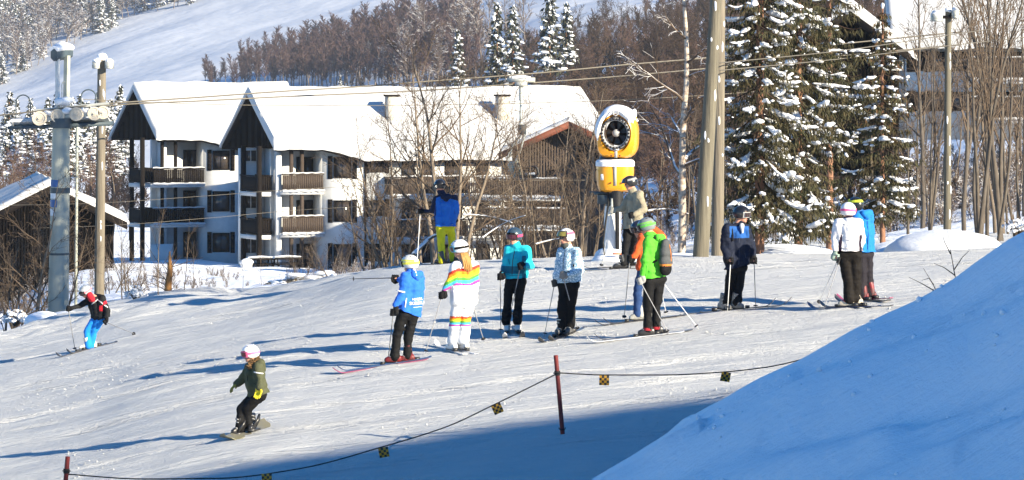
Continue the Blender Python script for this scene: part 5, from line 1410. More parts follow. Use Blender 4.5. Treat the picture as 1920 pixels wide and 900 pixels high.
def picnic_table(px, py, d, label):
    p = P(px, py, d); root = empty('picnic_table', p, R(20)); tag(root, label, 'picnic table')
    m = MB(); m.box((0, 0, .74), (1.8, .75, .06)); m.build('table_top', M['dark_wood'], root, smooth=False)
    for s in (-1, 1):
        m = MB(); m.box((0, s*.75, .45), (1.8, .28, .05)); m.build('bench', M['dark_wood'], root, smooth=False)
        m = MB(); m.tube([(s*.65, -.8, -.3), (s*.65, -.3, .72)], .05, 4); m.tube([(s*.65, .8, -.3), (s*.65, .3, .72)], .05, 4); m.box((s*.65, 0, .40), (.05, 1.6, .08)); m.build('leg', M['dark_wood'], root, smooth=False)
    m = MB(); m.tube([(-.8, 0, .82), (0, 0, .86), (.85, 0, .81)], [(.07, .34), (.10, .36), (.06, .33)], 12); m.build('table_snow', M['clump'], root)
picnic_table(487, 509, 196, 'dark picnic table on the terrace beneath the middle gable')
picnic_table(537, 508, 194, 'picnic table on the terrace in front of the lit balcony bay')
def planter():
    p = P(462, 507, 195); root = empty('planter', p); tag(root, 'small round tub heaped with snow beside the picnic table', 'planter')
    m = MB(); m.lathe([(.3, -.3), (.38, .45), (.34, .45), (.28, 0)], 18, c=p); part(m, 'tub', 'pad_white', root); m = MB(); m.ell(p+Vector((0, 0, .5)), (.42, .42, .22), None, 2, .15, 1); part(m, 'tub_snow', 'clump', root)
planter()
def bank_hit(px, py):
    ds = np.linspace(45, 20, 4000); x = (px-960)/F_PX*ds; z = (HZ-py)/F_PX*ds; b = bank(x, ds)
    k = np.nonzero(b >= z)[0]; i = k[0] if len(k) else 2000
    return Vector((x[i], ds[i], b[i]))
def bank_twig(px, py, label, seed, pts):
    p = bank_hit(px, py); root = empty('dry_twig', p); tag(root, label, 'twig', 'dry twigs sticking out of the snow bank'); m = MB()
    k = p.y/F_PX
    for line in pts:
        Q = [p+Vector((a*k, b*.01, -c*k)) for a, b, c in line]
        m.tube(Q, [.008*(1-.7*i/(len(Q)-1)) for i in range(len(Q))], 5)
    part(m, 'stem', 'twig_dark', root)
bank_twig(1795, 532, 'forked dry twig sticking out of the upper snow bank', 1, [[(0, 0, 8), (-6, 2, -25), (-12, 3, -60), (-17, 5, -100)], [(-6, 2, -25), (10, 0, -50), (22, -3, -62)], [(-4, 2, -15), (-25, 0, -30), (-45, -5, -38)], [(-12, 3, -55), (-24, 0, -78), (-27, 0, -88)]])
bank_twig(1762, 556, 'low spread dry twig sticking out of the bank left of the forked one', 2, [[(0, 0, 6), (-12, 0, -22), (-30, 2, -52)], [(-6, 0, -8), (-34, 0, -24), (-58, 0, -36)], [(-12, 0, -22), (-20, 0, -34), (-34, 0, -30)]])
def stick():
    a, b = bank_hit(1433, 823), bank_hit(1467, 817); m = MB(); up = Vector((0, -.008, .012)); m.tube([a+up, (a+b)/2+up*1.5, b+up], [.006, .008, .006], 6); o = m.build('dark_stick', M['black']); tag(o, 'thin dark stick lying on the face of the snow bank', 'stick')
stick()
# ------------------------------------------------------------------ people
def cap(mb, a, b, ra, rb, n=14):
    """closed tapered capsule"""
    a, b = Vector(a), Vector(b); d = (b-a); L = max(d.length, 1e-4); d = d/L
    pts, rad = [], []
    for t in (0.02, .25, .6): pts.append(a-d*ra*(1-t)); rad.append(ra*math.sqrt(max(0, 1-(1-t)**2)))
    for f in (0, .25, .5, .75, 1): pts.append(a+d*L*f); rad.append(ra+(rb-ra)*f)
    for t in (.6, .25, .02): pts.append(b+d*rb*(1-t)); rad.append(rb*math.sqrt(max(0, 1-(1-t)**2)))
    mb.tube(pts, rad, n)
def fuse(mb, name, mats, parent, origin, voxel=.016, smooth=4, wrinkle=0.0, wscale=5.0, hemz=None, color=None, seed=0, facto=.5):
    """voxel-fuses overlapping shapes into ONE continuous surface"""
    tmp = mb.build('tmp', None)
    me0 = tmp.data
    r = tmp.modifiers.new('r', 'REMESH'); r.mode = 'VOXEL'; r.voxel_size = voxel
    s = tmp.modifiers.new('s', 'SMOOTH'); s.iterations = smooth; s.factor = facto
    bpy.context.view_layer.update()
    ev = tmp.evaluated_get(bpy.context.evaluated_depsgraph_get())
    me = bpy.data.meshes.new_from_object(ev); me.name = name
    bpy.data.objects.remove(tmp); bpy.data.meshes.remove(me0)
    n = len(me.vertices); V = np.zeros(n*3, np.float32); me.vertices.foreach_get('co', V); V = V.reshape(-1, 3).astype(float)
    if wrinkle:
        Nn = np.zeros(n*3, np.float32); me.vertices.foreach_get('normal', Nn); Nn = Nn.reshape(-1, 3)
        w_ = fbm(V[:, 0]*wscale*.7+V[:, 1]*wscale*.6+seed, V[:, 2]*wscale*1.7, seed, 3)
        w2 = fbm(V[:, 0]*wscale*1.5+seed*2, V[:, 2]*wscale*1.1+V[:, 1]*wscale, seed+5, 2)
        V = V+Nn*((w_*.7+w2*.3)*wrinkle)[:, None]
    if hemz is not None:
        zl = hemz[1]+(V[:, 0]-hemz[0])*hemz[2]; V[:, 2] = np.maximum(V[:, 2], zl+.004*np.sin(V[:, 0]*40))
    for m in mats: me.materials.append(m)
    if color is not None:
        k = len(me.polygons); C = np.zeros(k*3, np.float32); me.polygons.foreach_get('center', C); C = C.reshape(-1, 3)
        Nf = np.zeros(k*3, np.float32); me.polygons.foreach_get('normal', Nf); Nf = Nf.reshape(-1, 3)
        idx = color(C, Nf).astype(np.int32)
        me.polygons.foreach_set('material_index', idx)
    me.vertices.foreach_set('co', (V-np.array(tuple(origin))).astype(np.float32).ravel())
    me.shade_smooth(); me.update()
    o = bpy.data.objects.new(name, me); COL.objects.link(o); o.parent = parent
    return o
_FM = {}
def fab(c, name=None, rough=.75, bump=.35):
    k = (tuple(c), rough)
    if k not in _FM:
        _FM[k] = mat((name or 'woven_fabric'), c, tuple(x*.82 for x in c), rough, 7, bump, (1, 1, .8), spec=.15, sheen=.08 if max(c) > .1 else 0.0, bscale=16)
    return _FM[k]
SKIN = mat('skin', (.52, .27, .19), (.46, .22, .15), .55, 9)
def plastic(c, name='helmet_shell'): return mat(name, c, tuple(x*.9 for x in c), .28, 5, spec=.5, coat=.3)
BLACK = fab((.008, .008, .009), 'black_fabric'); BOOTBLK = mat('black_boot_shell', (.018, .018, .02), (.03, .03, .032), .35, 6, spec=.5)
LENS = mat('goggle_lens', (.02, .02, .025), (.05, .03, .03), .08, 3, spec=.8)
HAIR = mat('blonde_hair', (.50, .27, .085), (.32, .16, .05), .55, 22, .4, (5, 5, .5)); HAIRB = mat('brown_hair', (.10, .06, .03), (.06, .035, .02), .6, 22, .4, (5, 5, .5))
METAL = mat('buckle_metal', (.5, .5, .5), (.4, .4, .4), .3, 8, metal=.8)
WHITE = fab((.78, .78, .79), 'white_fabric')

def frame_of(f):
    f = Vector(f).normalized(); r = f.cross(Vector((0, 0, 1))).normalized(); u = r.cross(f).normalized()
    return r, f, u
def head(root, org, C, f, helmet, goggles=None, lens=None, strap=None, gog_up=False, hair=None, k=1.0, band=None, sun=False, nape=True):
    r, f, u = frame_of(f); B = np.stack([np.array(r), np.array(f), np.array(u)], 1)*k
    def W(V): return np.asarray(V, float) @ B.T+np.array(C)
    rx, ry, rz_ = .116, .142, .122
    # helmet: open shell
    m = MB(); nu, nv = 44, 14; V = []
    for lay in (0, 1):
        sc = 1.0 if lay == 0 else .9
        for j in range(nv+1):
            for i in range(nu):
                a = i/nu*6.2832           # 0 = front
                c = math.cos(a)
                fr_ = max(0, c); low = -.62+(.98)*(1/(1+math.exp(-(c-.52)*13)))   # lower edge: low at sides and back, brow at the front
                th0 = 0; zl = low; th = j/nv
                z = math.cos(th*math.acos(max(-.95, min(.95, zl))))
                q = math.sqrt(max(0, 1-z*z))
                V.append((math.sin(a)*q*rx*sc, c*q*ry*sc, z*rz_*sc+.035))
    F = []; s0 = (nv+1)*nu
    for j in range(nv):
        for i in range(nu):
            i2 = (i+1) % nu; a, b, c, d = j*nu+i, j*nu+i2, (j+1)*nu+i2, (j+1)*nu+i
            F.append((a, d, c, b)); F.append((s0+a, s0+b, s0+c, s0+d))
    for i in range(nu): i2 = (i+1) % nu; F.append((nv*nu+i, s0+nv*nu+i, s0+nv*nu+i2, nv*nu+i2))
    m.add(W(V), F); h = m.build('helmet', helmet, root, origin=org, angle=55)
    # vents
    m = MB()
    for sx in (-1, 1):
        for yy in (.05, -.04):
            p = np.array([sx*.055, yy, .035+.108*math.sqrt(max(0, 1-(yy/.142)**2-(.055/.116)**2))*1.1])
            m.ell(W([p])[0], (.010*k, .022*k, .007*k), B/k, 1)
    m.build('helmet_vents', LENS, h, origin=org)
    def band_(z0, z1, a0, a1, off, name, mt, par, tilt=0.0, n=26, thick=.008):
        V = []; F = []
        for i in range(n+1):
            a = a0+(a1-a0)*i/n
            for (zz, oo) in ((z0, off), (z1, off), (z1, off-thick), (z0, off-thick)):
                zc = (zz+tilt*(1-math.cos(a))-.035)/rz_; q = math.sqrt(max(.25, 1-zc*zc))
                V.append((math.sin(a)*(rx*q+oo), math.cos(a)*(ry*q+oo), zz+tilt*(1-math.cos(a))))
        for i in range(n):
            for c in range(4): F.append((i*4+c, i*4+(c+1) % 4, (i+1)*4+(c+1) % 4, (i+1)*4+c))
        F += [(0, 3, 2, 1), (n*4, n*4+1, n*4+2, n*4+3)]
        q = MB(); q.add(W(V), F); return q.build(name, mt, par, origin=org, angle=50)
    if goggles is not None:
        zo = .062 if gog_up else 0.0
        g = band_(-.032+zo, .058+zo, -1.12, 1.12, .010 if not gog_up else .014, 'goggles', goggles, root, thick=.03)
        band_(-.020+zo, .046+zo, -.92, .92, .018 if not gog_up else .022, 'lens', lens or LENS, g, thick=.01)
        band_(.0+zo*.9, .036+zo*.9, 1.1, 6.2832-1.1, .006, 'strap', strap or goggles, g, tilt=.012)
    if band is not None: band_(.06, .085, -2.6, 2.6, .004, 'helmet_band', band, h)
    # eyes and mouth
    if not goggles or gog_up:
        m = MB()
        if sun:
            for sx in (-1, 1): m.ell(W([(sx*.033, .098, .005)])[0], (.026*k, .010*k, .019*k), B/k, 1)
            o = m.build('sunglasses', LENS, root, origin=org)
        else:
            for sx in (-1, 1): m.ell(W([(sx*.032, .090, .003)])[0], (.012*k, .007*k, .007*k), B/k, 1)
            m.build('eyes', HAIRB, root, origin=org)
    m = MB(); m.ell(W([(0, .093, -.062)])[0], (.022*k, .008*k, .006*k), B/k, 1); m.build('mouth', mat('lips', (.35, .12, .1), (.3, .1, .08), .5, 5), root, origin=org)
    if hair is not None:
        m = MB(); rng = np.random.default_rng(3)
        for i in range(46):
            a = rng.uniform(-1.5, 1.5)+math.pi; z0 = -.055; L = hair*rng.uniform(.75, 1.05)
            x, y = math.sin(a)*.085, math.cos(a)*.10
            pts = W([(x, y, z0), (x*1.2, y*1.18-.02, z0-L*.3), (x*1.0+rng.normal(0, .02), y*1.25-.035, z0-L*.65), (x*.7+rng.normal(0, .03), y*1.1-.03, z0-L)])
            m.tube(pts, [.016, .021, .017, .004], 5)
        m.build('hair', HAIR, root, origin=org, angle=0)
    return h
def head_body(mb, C, f, neck, k=1.0):
    r, f, u = frame_of(f); B = np.stack([np.array(r), np.array(f), np.array(u)], 1)
    C = Vector(C)
    def w(x, y, z): return C+(r*x+f*y+u*z)*k
    mb.ell(w(0, 0, .02), (.074*k, .094*k, .105*k), B, 3)
    mb.ell(w(0, .030, -.055), (.052*k, .062*k, .058*k), B, 2)
    mb.ell(w(0, .100, -.022), (.013*k, .020*k, .022*k), B, 2)       # nose
    mb.ell(w(0, .066, -.098), (.026*k, .022*k, .018*k), B, 2)        # chin
    for sx in (-1, 1): mb.ell(w(sx*.078, -.005, -.01), (.012*k, .024*k, .032*k), B, 1)
    cap(mb, w(0, -.015, -.05), neck, .056*k, .062*k)

def glove(root, org, G_, axis, wrist, m1, k=1.0, mitten=False, open_=False, cuff=None):
    """hand closed on a shaft that runs along axis through G_; or a relaxed open hand"""
    a = Vector(axis).normalized(); wv = Vector(wrist)-Vector(G_); wv = (wv-a*wv.dot(a))
    wv = wv.normalized() if wv.length > 1e-3 else a.orthogonal().normalized()
    t = a.cross(wv).normalized()
    def w(x, y, z): return Vector(G_)+(wv*x+t*y+a*z)*k
    mb = MB()
    B = np.stack([np.array(wv), np.array(t), np.array(a)], 1)
    if not open_:
        mb.ell(w(.040, -.018, 0), (.046*k, .026*k, .050*k), B, 2)
        for i in range(4):
            z = .040-.027*i; L = (1.0, 1.1, 1.04, .86)[i]; pr = None; q = []
            for s in np.linspace(0, 1, 6):
                an = -1.25-s*3.0*L
                rr = .040-.004*s
                q.append(w(rr*math.cos(an)*1.0, rr*math.sin(an), z))
            for i_ in range(5): cap(mb, q[i_], q[i_+1], (.0150-.0008*i_)*k, (.0145-.0008*i_)*k, 8)
        th = [w(.050, .012, .040), w(.020, .034, .050), w(-.012, .036, .046)]
        cap(mb, th[0], th[1], .018*k, .0155*k, 8); cap(mb, th[1], th[2], .0155*k, .013*k, 8)
        cap(mb, w(.055, -.012, 0), Vector(wrist), .036*k, .042*k, 12)
    else:
        # relaxed hand: fingers run on from the wrist along -wv, slightly curled
        mb.ell(w(.02, 0, 0), (.050*k, .022*k, .044*k), B, 2)
        for i in range(4):
            z = .034-.023*i; L = (.068, .078, .072, .056)[i]*(1.0 if not mitten else .9)
            p0 = w(-.02, 0, z); p1 = w(-.02-L*.5, .006, z*1.12); p2 = w(-.02-L*.85, .020, z*1.1); p3 = w(-.02-L*1.05, .036, z*1.05)
            cap(mb, p0, p1, .0145*k, .0135*k, 8); cap(mb, p1, p2, .0135*k, .0125*k, 8); cap(mb, p2, p3, .0125*k, .011*k, 8)
        cap(mb, w(.03, .01, .040), w(-.005, .024, .062), .017*k, .014*k, 8); cap(mb, w(-.005, .024, .062), w(-.035, .032, .060), .014*k, .012*k, 8)
        cap(mb, w(.05, 0, 0), Vector(wrist), .036*k, .042*k, 12)
    return fuse(mb, 'glove', [m1], root, org, voxel=.0065*max(k, .9), smooth=2)

def boot(root, org, S, f, m1, m2, k=1.0, snow=None):
    """ski boot; S = middle of the sole on the ground, f = toe direction"""
    f = Vector((f[0], f[1], 0)).normalized(); sl = Vector((f.x, f.y, 0)); r = f.cross(Vector((0, 0, 1)))
    def w(x, y, z): return Vector(S)+(r*x+f*y+Vector((0, 0, 1))*z)*k
    mb = MB()
    # foot shell
    st = [(-.135, .045, .040, .055), (-.12, .060, .046, .075), (-.05, .064, .050, .090), (.04, .058, .051, .070), (.11, .050, .050, .050), (.150, .042, .040, .036), (.165, .036, .025, .024)]
    V = []; n = 16
    for y, zc, hx, hz in st:
        for i in range(n):
            a = i/n*6.2832; V.append(w(math.copysign(abs(math.cos(a))**.7, math.cos(a))*hx, y, zc+.012+math.copysign(abs(math.sin(a))**.75, math.sin(a))*min(hz, zc+.005)))
    F = []
    for j in range(len(st)-1):
        for i in range(n): F.append((j*n+i, j*n+(i+1) % n, (j+1)*n+(i+1) % n, (j+1)*n+i))
    F.append(tuple(range(n-1, -1, -1))); F.append(tuple((len(st)-1)*n+i for i in range(n)))
    mb.add([tuple(v) for v in V], F)
    mb.tube([w(0, -.055, .06), w(0, -.05, .14), w(0, -.035, .22), w(0, -.012, .30)], [(.056*k, .066*k), (.055*k, .066*k), (.058*k, .07*k), (.062*k, .072*k)], 16)
    b = mb.build('boot', m1, root, origin=org, angle=55)
    q = MB()
    for y, z, L in ((.075, .105, .07), (.02, .135, .075), (.035, .205, .10), (.045, .265, .10)):
        q.tube([w(-.058, y-.05, z-.01), w(-.03, y+.005, z+.012), w(.03, y+.005, z+.012), w(.058, y-.05, z-.01)], .009*k, 5)
    q.build('buckle', m2, b, origin=org)
    q = MB(); q.tube([w(0, -.14, .012), w(0, 0, .010), w(0, .16, .012)], [(.012*k, .034*k)]*3, 8); q.build('boot_sole', BOOTBLK, b, origin=org)
    return b

def ski(S, f, L, m1, label, group, back=.44, wd=1.0, tipz=.11, roll=0.0):
    """ski under a boot whose sole is at S"""
    f = Vector((f[0], f[1], 0)).normalized(); r = f.cross(Vector((0, 0, 1)))
    def gz(t): p = S+f*t; return G(p.x, p.y)
    za, zb = gz(L*(1-back)*.75), gz(-L*back*.75); slope = (za-zb)/(L*.75)
    root = empty('ski', S); tag(root, label, 'ski', group)
    V = []; F = []; n = 34
    for i in range(n+1):
        s = i/n; t = -L*back+L*s; u_ = s*2-1
        hw = (.036+.014*abs(u_)**1.6)*wd
        if s > .94: hw *= math.sqrt(max(.02, 1-((s-.94)/.0605)**2))
        if s < .02: hw *= .8
        tz = tipz*max(0, (s-.88)/.12)**1.8+.012*max(0, (.03-s)/.03)
        zb_ = S.z+slope*t+tz+.006
        c = S+f*t
        for sx, dz in ((-1, 0), (1, 0), (1, .014), (-1, .014)): V.append((c.x+r.x*hw*sx, c.y+r.y*hw*sx, zb_+dz))
    for i in range(n):
        for c in range(4): F.append((i*4+c, i*4+(c+1) % 4, (i+1)*4+(c+1) % 4, (i+1)*4+c))
    F += [(0, 3, 2, 1), (n*4, n*4+1, n*4+2, n*4+3)]
    m = MB(); m.add(V, F); m.build('blade', m1, root, origin=S, angle=30)
    m = MB()
    for t, l, h in ((.19, .07, .045), (-.17, .09, .055)):
        c = S+f*t; m.box((c.x, c.y, S.z+slope*t+.02+h/2), (.07, l, h), math.atan2(-f.x, f.y))
    m.build('binding', BOOTBLK, root, origin=S, smooth=False)
    return root
def ski_pole(top, tip, m1, label, group=None, r=.0085, grip=None):
    top, tip = Vector(top), Vector(tip); d = (tip-top).normalized(); L = (tip-top).length
    root = empty('ski_pole', top); tag(root, label, 'ski pole', group)
    m = MB(); m.tube([top+d*.04, tip-d*.12, tip], [r, r*.75, .003], 8); m.build('shaft', m1, root, origin=top)
    m = MB(); m.tube([top-d*.075, top-d*.06, top+d*.05, top+d*.06], [.019, .0165, .0155, .019], 10); m.build('grip', grip or M['black'], root, origin=top)
    c = tip-d*.07; m = MB(); a = d.orthogonal().normalized(); b = d.cross(a)
    m.lathe([(.008, -.012), (.040, .0), (.040, .006), (.008, .012)], 14, c=c, mat=np.stack([np.array(a), np.array(b), np.array(d)], 1)); m.build('basket', M['black'], root, origin=top)
    return root
PM = dict(white=mat('white_pole_paint', (.72, .72, .72), (.6, .6, .6), .35, 8), grey=mat('grey_pole_paint', (.22, .22, .23), (.35, .35, .36), .35, 30, stretch=(1, 1, .3)), dark=mat('dark_pole_paint', (.03, .03, .035), (.3, .3, .3), .35, 26, stretch=(.2, .2, .25)),
          black=mat('black_pole_paint', (.02, .02, .022), (.03, .03, .03), .4, 8))
SM = dict(black=mat('black_ski_topsheet', (.02, .02, .025), (.08, .08, .09), .3, 9, spec=.5), pink=mat('pink_ski_topsheet', (.28, .06, .14), (.22, .05, .11), .35, 5, spec=.5), white=mat('white_ski_topsheet', (.6, .6, .62), (.3, .32, .36), .35, 7, spec=.5),
          blue=mat('dark_blue_ski_topsheet', (.03, .06, .16), (.02, .03, .08), .35, 6, spec=.5), board=mat('snowboard_topsheet', (.20, .185, .10), (.17, .165, .15), .35, 3, spec=.5))
SKG, PLG = 'skis worn by the skiers', 'poles held by the skiers'

def person(key, label, soles, ankles, knees, hips, sho, elb, wri, hnd, headc, f, ff, hf=None, k=1.0, knee_off=(0, 0), elb_off=(0, 0), hnd_off=(0, 0),
           jacket=(.1, .1, .1), jmats=None, jcolor=None, pants=(.007, .007, .008), pmats=None, pcolor=None, hem=None, jr=1.0, pr=1.0, glovem=None, gk=1.0, axis=((0, 0, 1), (0, 0, 1)),
           bootm=None, bucklem=None, helmet=None, open_=(False, False), hkw=None, dz=0.0, neck=None, seed=0, flare=1.0, d=None, lean=0.0, suit=False, hem_drop=0.0, hood=None, dsole=None):
    gp = [ground_hit(*s, 40) for s in soles]
    if dsole: gp = [Vector(((s[0]-960)/F_PX*dd, dd, G((s[0]-960)/F_PX*dd, dd))) for s, dd in zip(soles, dsole)]
    d0 = d if d else (gp[0].y+gp[1].y)/2
    org = Vector(((gp[0].x+gp[1].x)/2, d0, min(gp[0].z, gp[1].z)))
    root = empty('person', org); tag(root, label, 'person')
    fx = Vector((f[0], f[1], 0)).normalized(); rgt = Vector((fx.y, -fx.x, 0))
    s_ = 1 if rgt.x >= 0 else -1         # viewer-right side has depth offset s_*rgt.y
    def pr2(L, half):
        o = half*rgt.y*s_*k
        return [P(L[0][0], L[0][1], d0-o), P(L[1][0], L[1][1], d0+o)]
    sho = [(q[0], q[1]-3.5) for q in sho]
    SH = pr2(sho, .165); HP = pr2(hips, .085)
    AN = [P(a[0], a[1], g.y) for a, g in zip(ankles, gp)]
    KN = [P(q[0], q[1], (g.y+h.y)/2+o) for q, g, h, o in zip(knees, gp, HP, knee_off)]
    EL = [P(q[0], q[1], s.y+o) for q, s, o in zip(elb, SH, elb_off)]
    WR = [P(q[0], q[1], s.y+o) for q, s, o in zip(wri, SH, hnd_off)]
    HD = [P(q[0], q[1], s.y+o) for q, s, o in zip(hnd, SH, hnd_off)]
    C = P(headc[0], headc[1], d0+lean)
    NK = (SH[0]+SH[1])/2+Vector((0, 0, .03*k)) if neck is None else P(neck[0], neck[1], d0+lean*.6)
    PEL = (HP[0]+HP[1])/2; CH = (SH[0]+SH[1])/2-Vector((0, 0, .12*k))
    # body: one continuous figure under the clothes
    b = MB(); head_body(b, C, hf or (*fx[:2], 0), NK, k*1.08)
    cap(b, NK, CH, .056*k, .085*k); cap(b, CH, PEL, .085*k, .07*k); cap(b, SH[0], SH[1], .055*k, .055*k); cap(b, HP[0], HP[1], .065*k, .065*k)
    for i in (0, 1):
        cap(b, SH[i], EL[i], .048*k, .040*k); cap(b, EL[i], WR[i], .040*k, .030*k); cap(b, WR[i], HD[i], .028*k, .028*k)
        cap(b, HP[i], KN[i], .065*k, .055*k); cap(b, KN[i], AN[i], .052*k, .042*k); cap(b, AN[i], gp[i]+Vector((0, 0, .06)), .042*k, .040*k)
    fuse(b, 'body', [SKIN], root, org, voxel=.012, smooth=2)
    # trousers
    t = MB()
    for i in (0, 1):
        cap(t, HP[i], KN[i], .096*k*pr, .080*k*pr); cap(t, KN[i], AN[i]-Vector((0, 0, .035*k)), .076*k*pr, .078*k*pr*flare)
    cap(t, HP[0]-Vector((0, 0, .03*k)), HP[1]-Vector((0, 0, .03*k)), .103*k*pr, .103*k*pr); cap(t, PEL, PEL-Vector((0, 0, .10*k)), .10*k*pr, .07*k*pr); cap(t, PEL, PEL+Vector((0, 0, .05*k)), .10*k*pr, .09*k*pr)
    if suit:
        for i in (0, 1): cap(t, SH[i]-Vector((0, 0, .03)), HP[i], .105*k*jr, .145*k*jr); cap(t, SH[i], EL[i], .068*k*jr, .060*k*jr); cap(t, EL[i], WR[i], .060*k*jr, .048*k*jr)
        cap(t, SH[0], SH[1], .085*k*jr, .085*k*jr); cap(t, CH, PEL, .14*k*jr, .165*k*jr); cap(t, NK, CH, .075*k, .12*k); cap(t, HP[0], HP[1], .15*k*jr, .15*k*jr)
    fuse(t, 'ski_suit' if suit else 'trousers', pmats or [fab(pants)], root, org, voxel=.014, smooth=4, wrinkle=.015*k, seed=seed, color=pcolor)
    jo = None
    hemz = None
    if hem:
        ha, hb = P(HP[0].x/HP[0].y*F_PX+960, hem[0], d0), P(HP[1].x/HP[1].y*F_PX+960, hem[1], d0)
        hemz = (ha.x, ha.z, (hb.z-ha.z)/(hb.x-ha.x))
    if not suit:
        j = MB(); hz = Vector((0, 0, hem_drop))
        hp = [HP[0]+hz, HP[1]+hz]
        for i in (0, 1):
            cap(j, SH[i]-Vector((0, 0, .04)), hp[i], .092*k*jr, .112*k*jr)
            cap(j, SH[i], EL[i], .074*k*jr, .066*k*jr); cap(j, EL[i], WR[i], .064*k*jr, .052*k*jr)
        cap(j, SH[0], SH[1], .082*k*jr, .082*k*jr); cap(j, CH, (hp[0]+hp[1])/2, .135*k*jr, .14*k*jr); cap(j, hp[0], hp[1], .130*k*jr, .130*k*jr); cap(j, NK-Vector((0, 0, .01)), CH, .074*k, .11*k*jr)
        cap(j, NK-Vector((0, 0, .02)), NK+(C-Vector((0, 0, .10*k))-NK)*.85-fx*.015, .084*k, .080*k)
        zcut = None
        jo = fuse(j, 'jacket', jmats or [fab(jacket)], root, org, voxel=.013, smooth=3, wrinkle=.023*k, seed=seed+3, color=jcolor, hemz=hemz)
    gm = glovem or BLACK
    gm = gm if isinstance(gm, (list, tuple)) else (gm, gm)
    for i in (0, 1): glove(root, org, HD[i], axis[i], WR[i], gm[i], 1.15*gk*k, open_=open_[i])
    bm = bootm or BOOTBLK; bm = bm if isinstance(bm, (list, tuple)) else (bm, bm)
    for i in (0, 1): boot(root, org, gp[i]+Vector((0, 0, .02)), ff[i] if hasattr(ff[0], '__len__') else ff, bm[i], bucklem or METAL, k*.92)
    head(root, org, C, hf or (*fx[:2], 0), helmet, k=k*1.10, **(hkw or {}))
    if hood is not None:
        m = MB(); c = NK-fx*.10*k+Vector((0, 0, .02)); cap(m, c-rgt*.07*k, c+rgt*.07*k, .062*k, .062*k); cap(m, c-Vector((0, 0, .06)), c, .06*k, .06*k)
        fuse(m, 'hood', [hood], root, org, voxel=.013, smooth=3, wrinkle=.012, seed=seed+8)
    return dict(root=root, org=org, gp=gp, SH=SH, HP=HP, AN=AN, KN=KN, EL=EL, WR=WR, HD=HD, C=C, NK=NK, d=d0, jacket=jo, f=fx, r=rgt)
def pj(C):
    """photo-like front coordinates (metres across / up as seen face on) for laying out cloth patterns"""
    return 960+C[:, 0]/C[:, 1]*F_PX, HZ-C[:, 2]/C[:, 1]*F_PX
def polesof(p, i, tip_px, mt, label, top_px=None, dtip=None, grip=None):
    top = p['HD'][i] if top_px is None else P(*top_px, p['HD'][i].y)
    if dtip is None: tip = ground_hit(*tip_px, 40)
    else: tip = P(*tip_px, top.y+dtip)
    return ski_pole(top, tip, PM[mt], label, PLG, grip=grip)
BLUEJ = (.015, .10, .42); NAVY = (.012, .018, .045)

def seam(p, pts, mt, name='zip', r=.006, lift=.004):
    """thin line laid on the jacket: each photo point is dropped onto the cloth from the viewer's side"""
    jo = p['jacket']; Q = []
    for px, py in pts:
        a = P(px, py, p['d']-1.2)-p['org']; dv = P(px, py, p['d']+1)-p['org']-a
        ok, loc, no, fi = jo.ray_cast(a, dv.normalized())
        if ok: Q.append(loc+no*lift)
    if len(Q) > 1:
        m = MB(); m.tube(Q, r, 5); o = m.build(name, mt); o.parent = jo
# 1 man in yellow trousers, seen from behind
j_navy, j_blue = fab(NAVY), fab((.012, .13, .50))
p = person('yellow', 'person in yellow ski trousers and navy and blue jacket seen from behind on the crest', [(826, 498), (850, 496)], [(829, 486), (849, 482)], [(827, 455), (847, 453)], [(826, 424), (845, 424)],
           [(818, 377), (851, 375)], [(809, 396), (857, 396)], [(797, 396), (853, 410)], [(788, 396), (851, 413)], (824.5, 350), (-.25, 1), (-.8, .5), hf=(-.45, .9, -.05), elb_off=(0, .02), hnd_off=(.12, .25),
           jmats=[j_blue, j_navy], jcolor=lambda C, Nn: (((HZ-C[:, 2]/C[:, 1]*F_PX) < 372+4*np.sin(C[:, 0]*9)) | ((pj(C)[0] < 817-.0*C[:, 2])) ).astype(int), pants=(.60, .55, .015),
           helmet=plastic((.012, .012, .014)), hkw=dict(goggles=M['black'], strap=fab((.02, .02, .022))), hem_drop=-.02, hem=(424, 424), seed=1, hood=j_navy, jr=1.05, pr=1.08)
m = MB(); V = []
c = p['C']
for a in np.linspace(0, 6.2832, 15): V.append((c.x-.062+.030*math.cos(a), c.y-.108+.02*math.cos(a), c.z+.012+.020*math.sin(a)))
m.tube(V, .006, 5); m.build('helmet_mark', WHITE, p['root'], origin=p['org'])
polesof(p, 0, (782, 494), 'white', 'white ski pole with red grip held by the man in yellow trousers', dtip=-.3, grip=mat('red_grip', (.4, .02, .03), (.3, .02, .02), .5, 5))
polesof(p, 1, (862, 494), 'white', 'white ski pole half hidden in front of the man in yellow trousers', dtip=.1)
ski(p['gp'][0], (-.9, .35), 1.6, SM['black'], 'left ski of the man in yellow trousers on the crest', SKG); ski(p['gp'][1], (-.9, .35), 1.6, SM['black'], 'right ski of the man in yellow trousers on the crest', SKG)
for a in ([(817, 384), (815, 405), (819, 420)], [(850, 384), (853, 402)], [(819, 419), (834, 420.5), (851, 419)]): seam(p, a, fab((.008, .06, .30)), 'seam', .007)

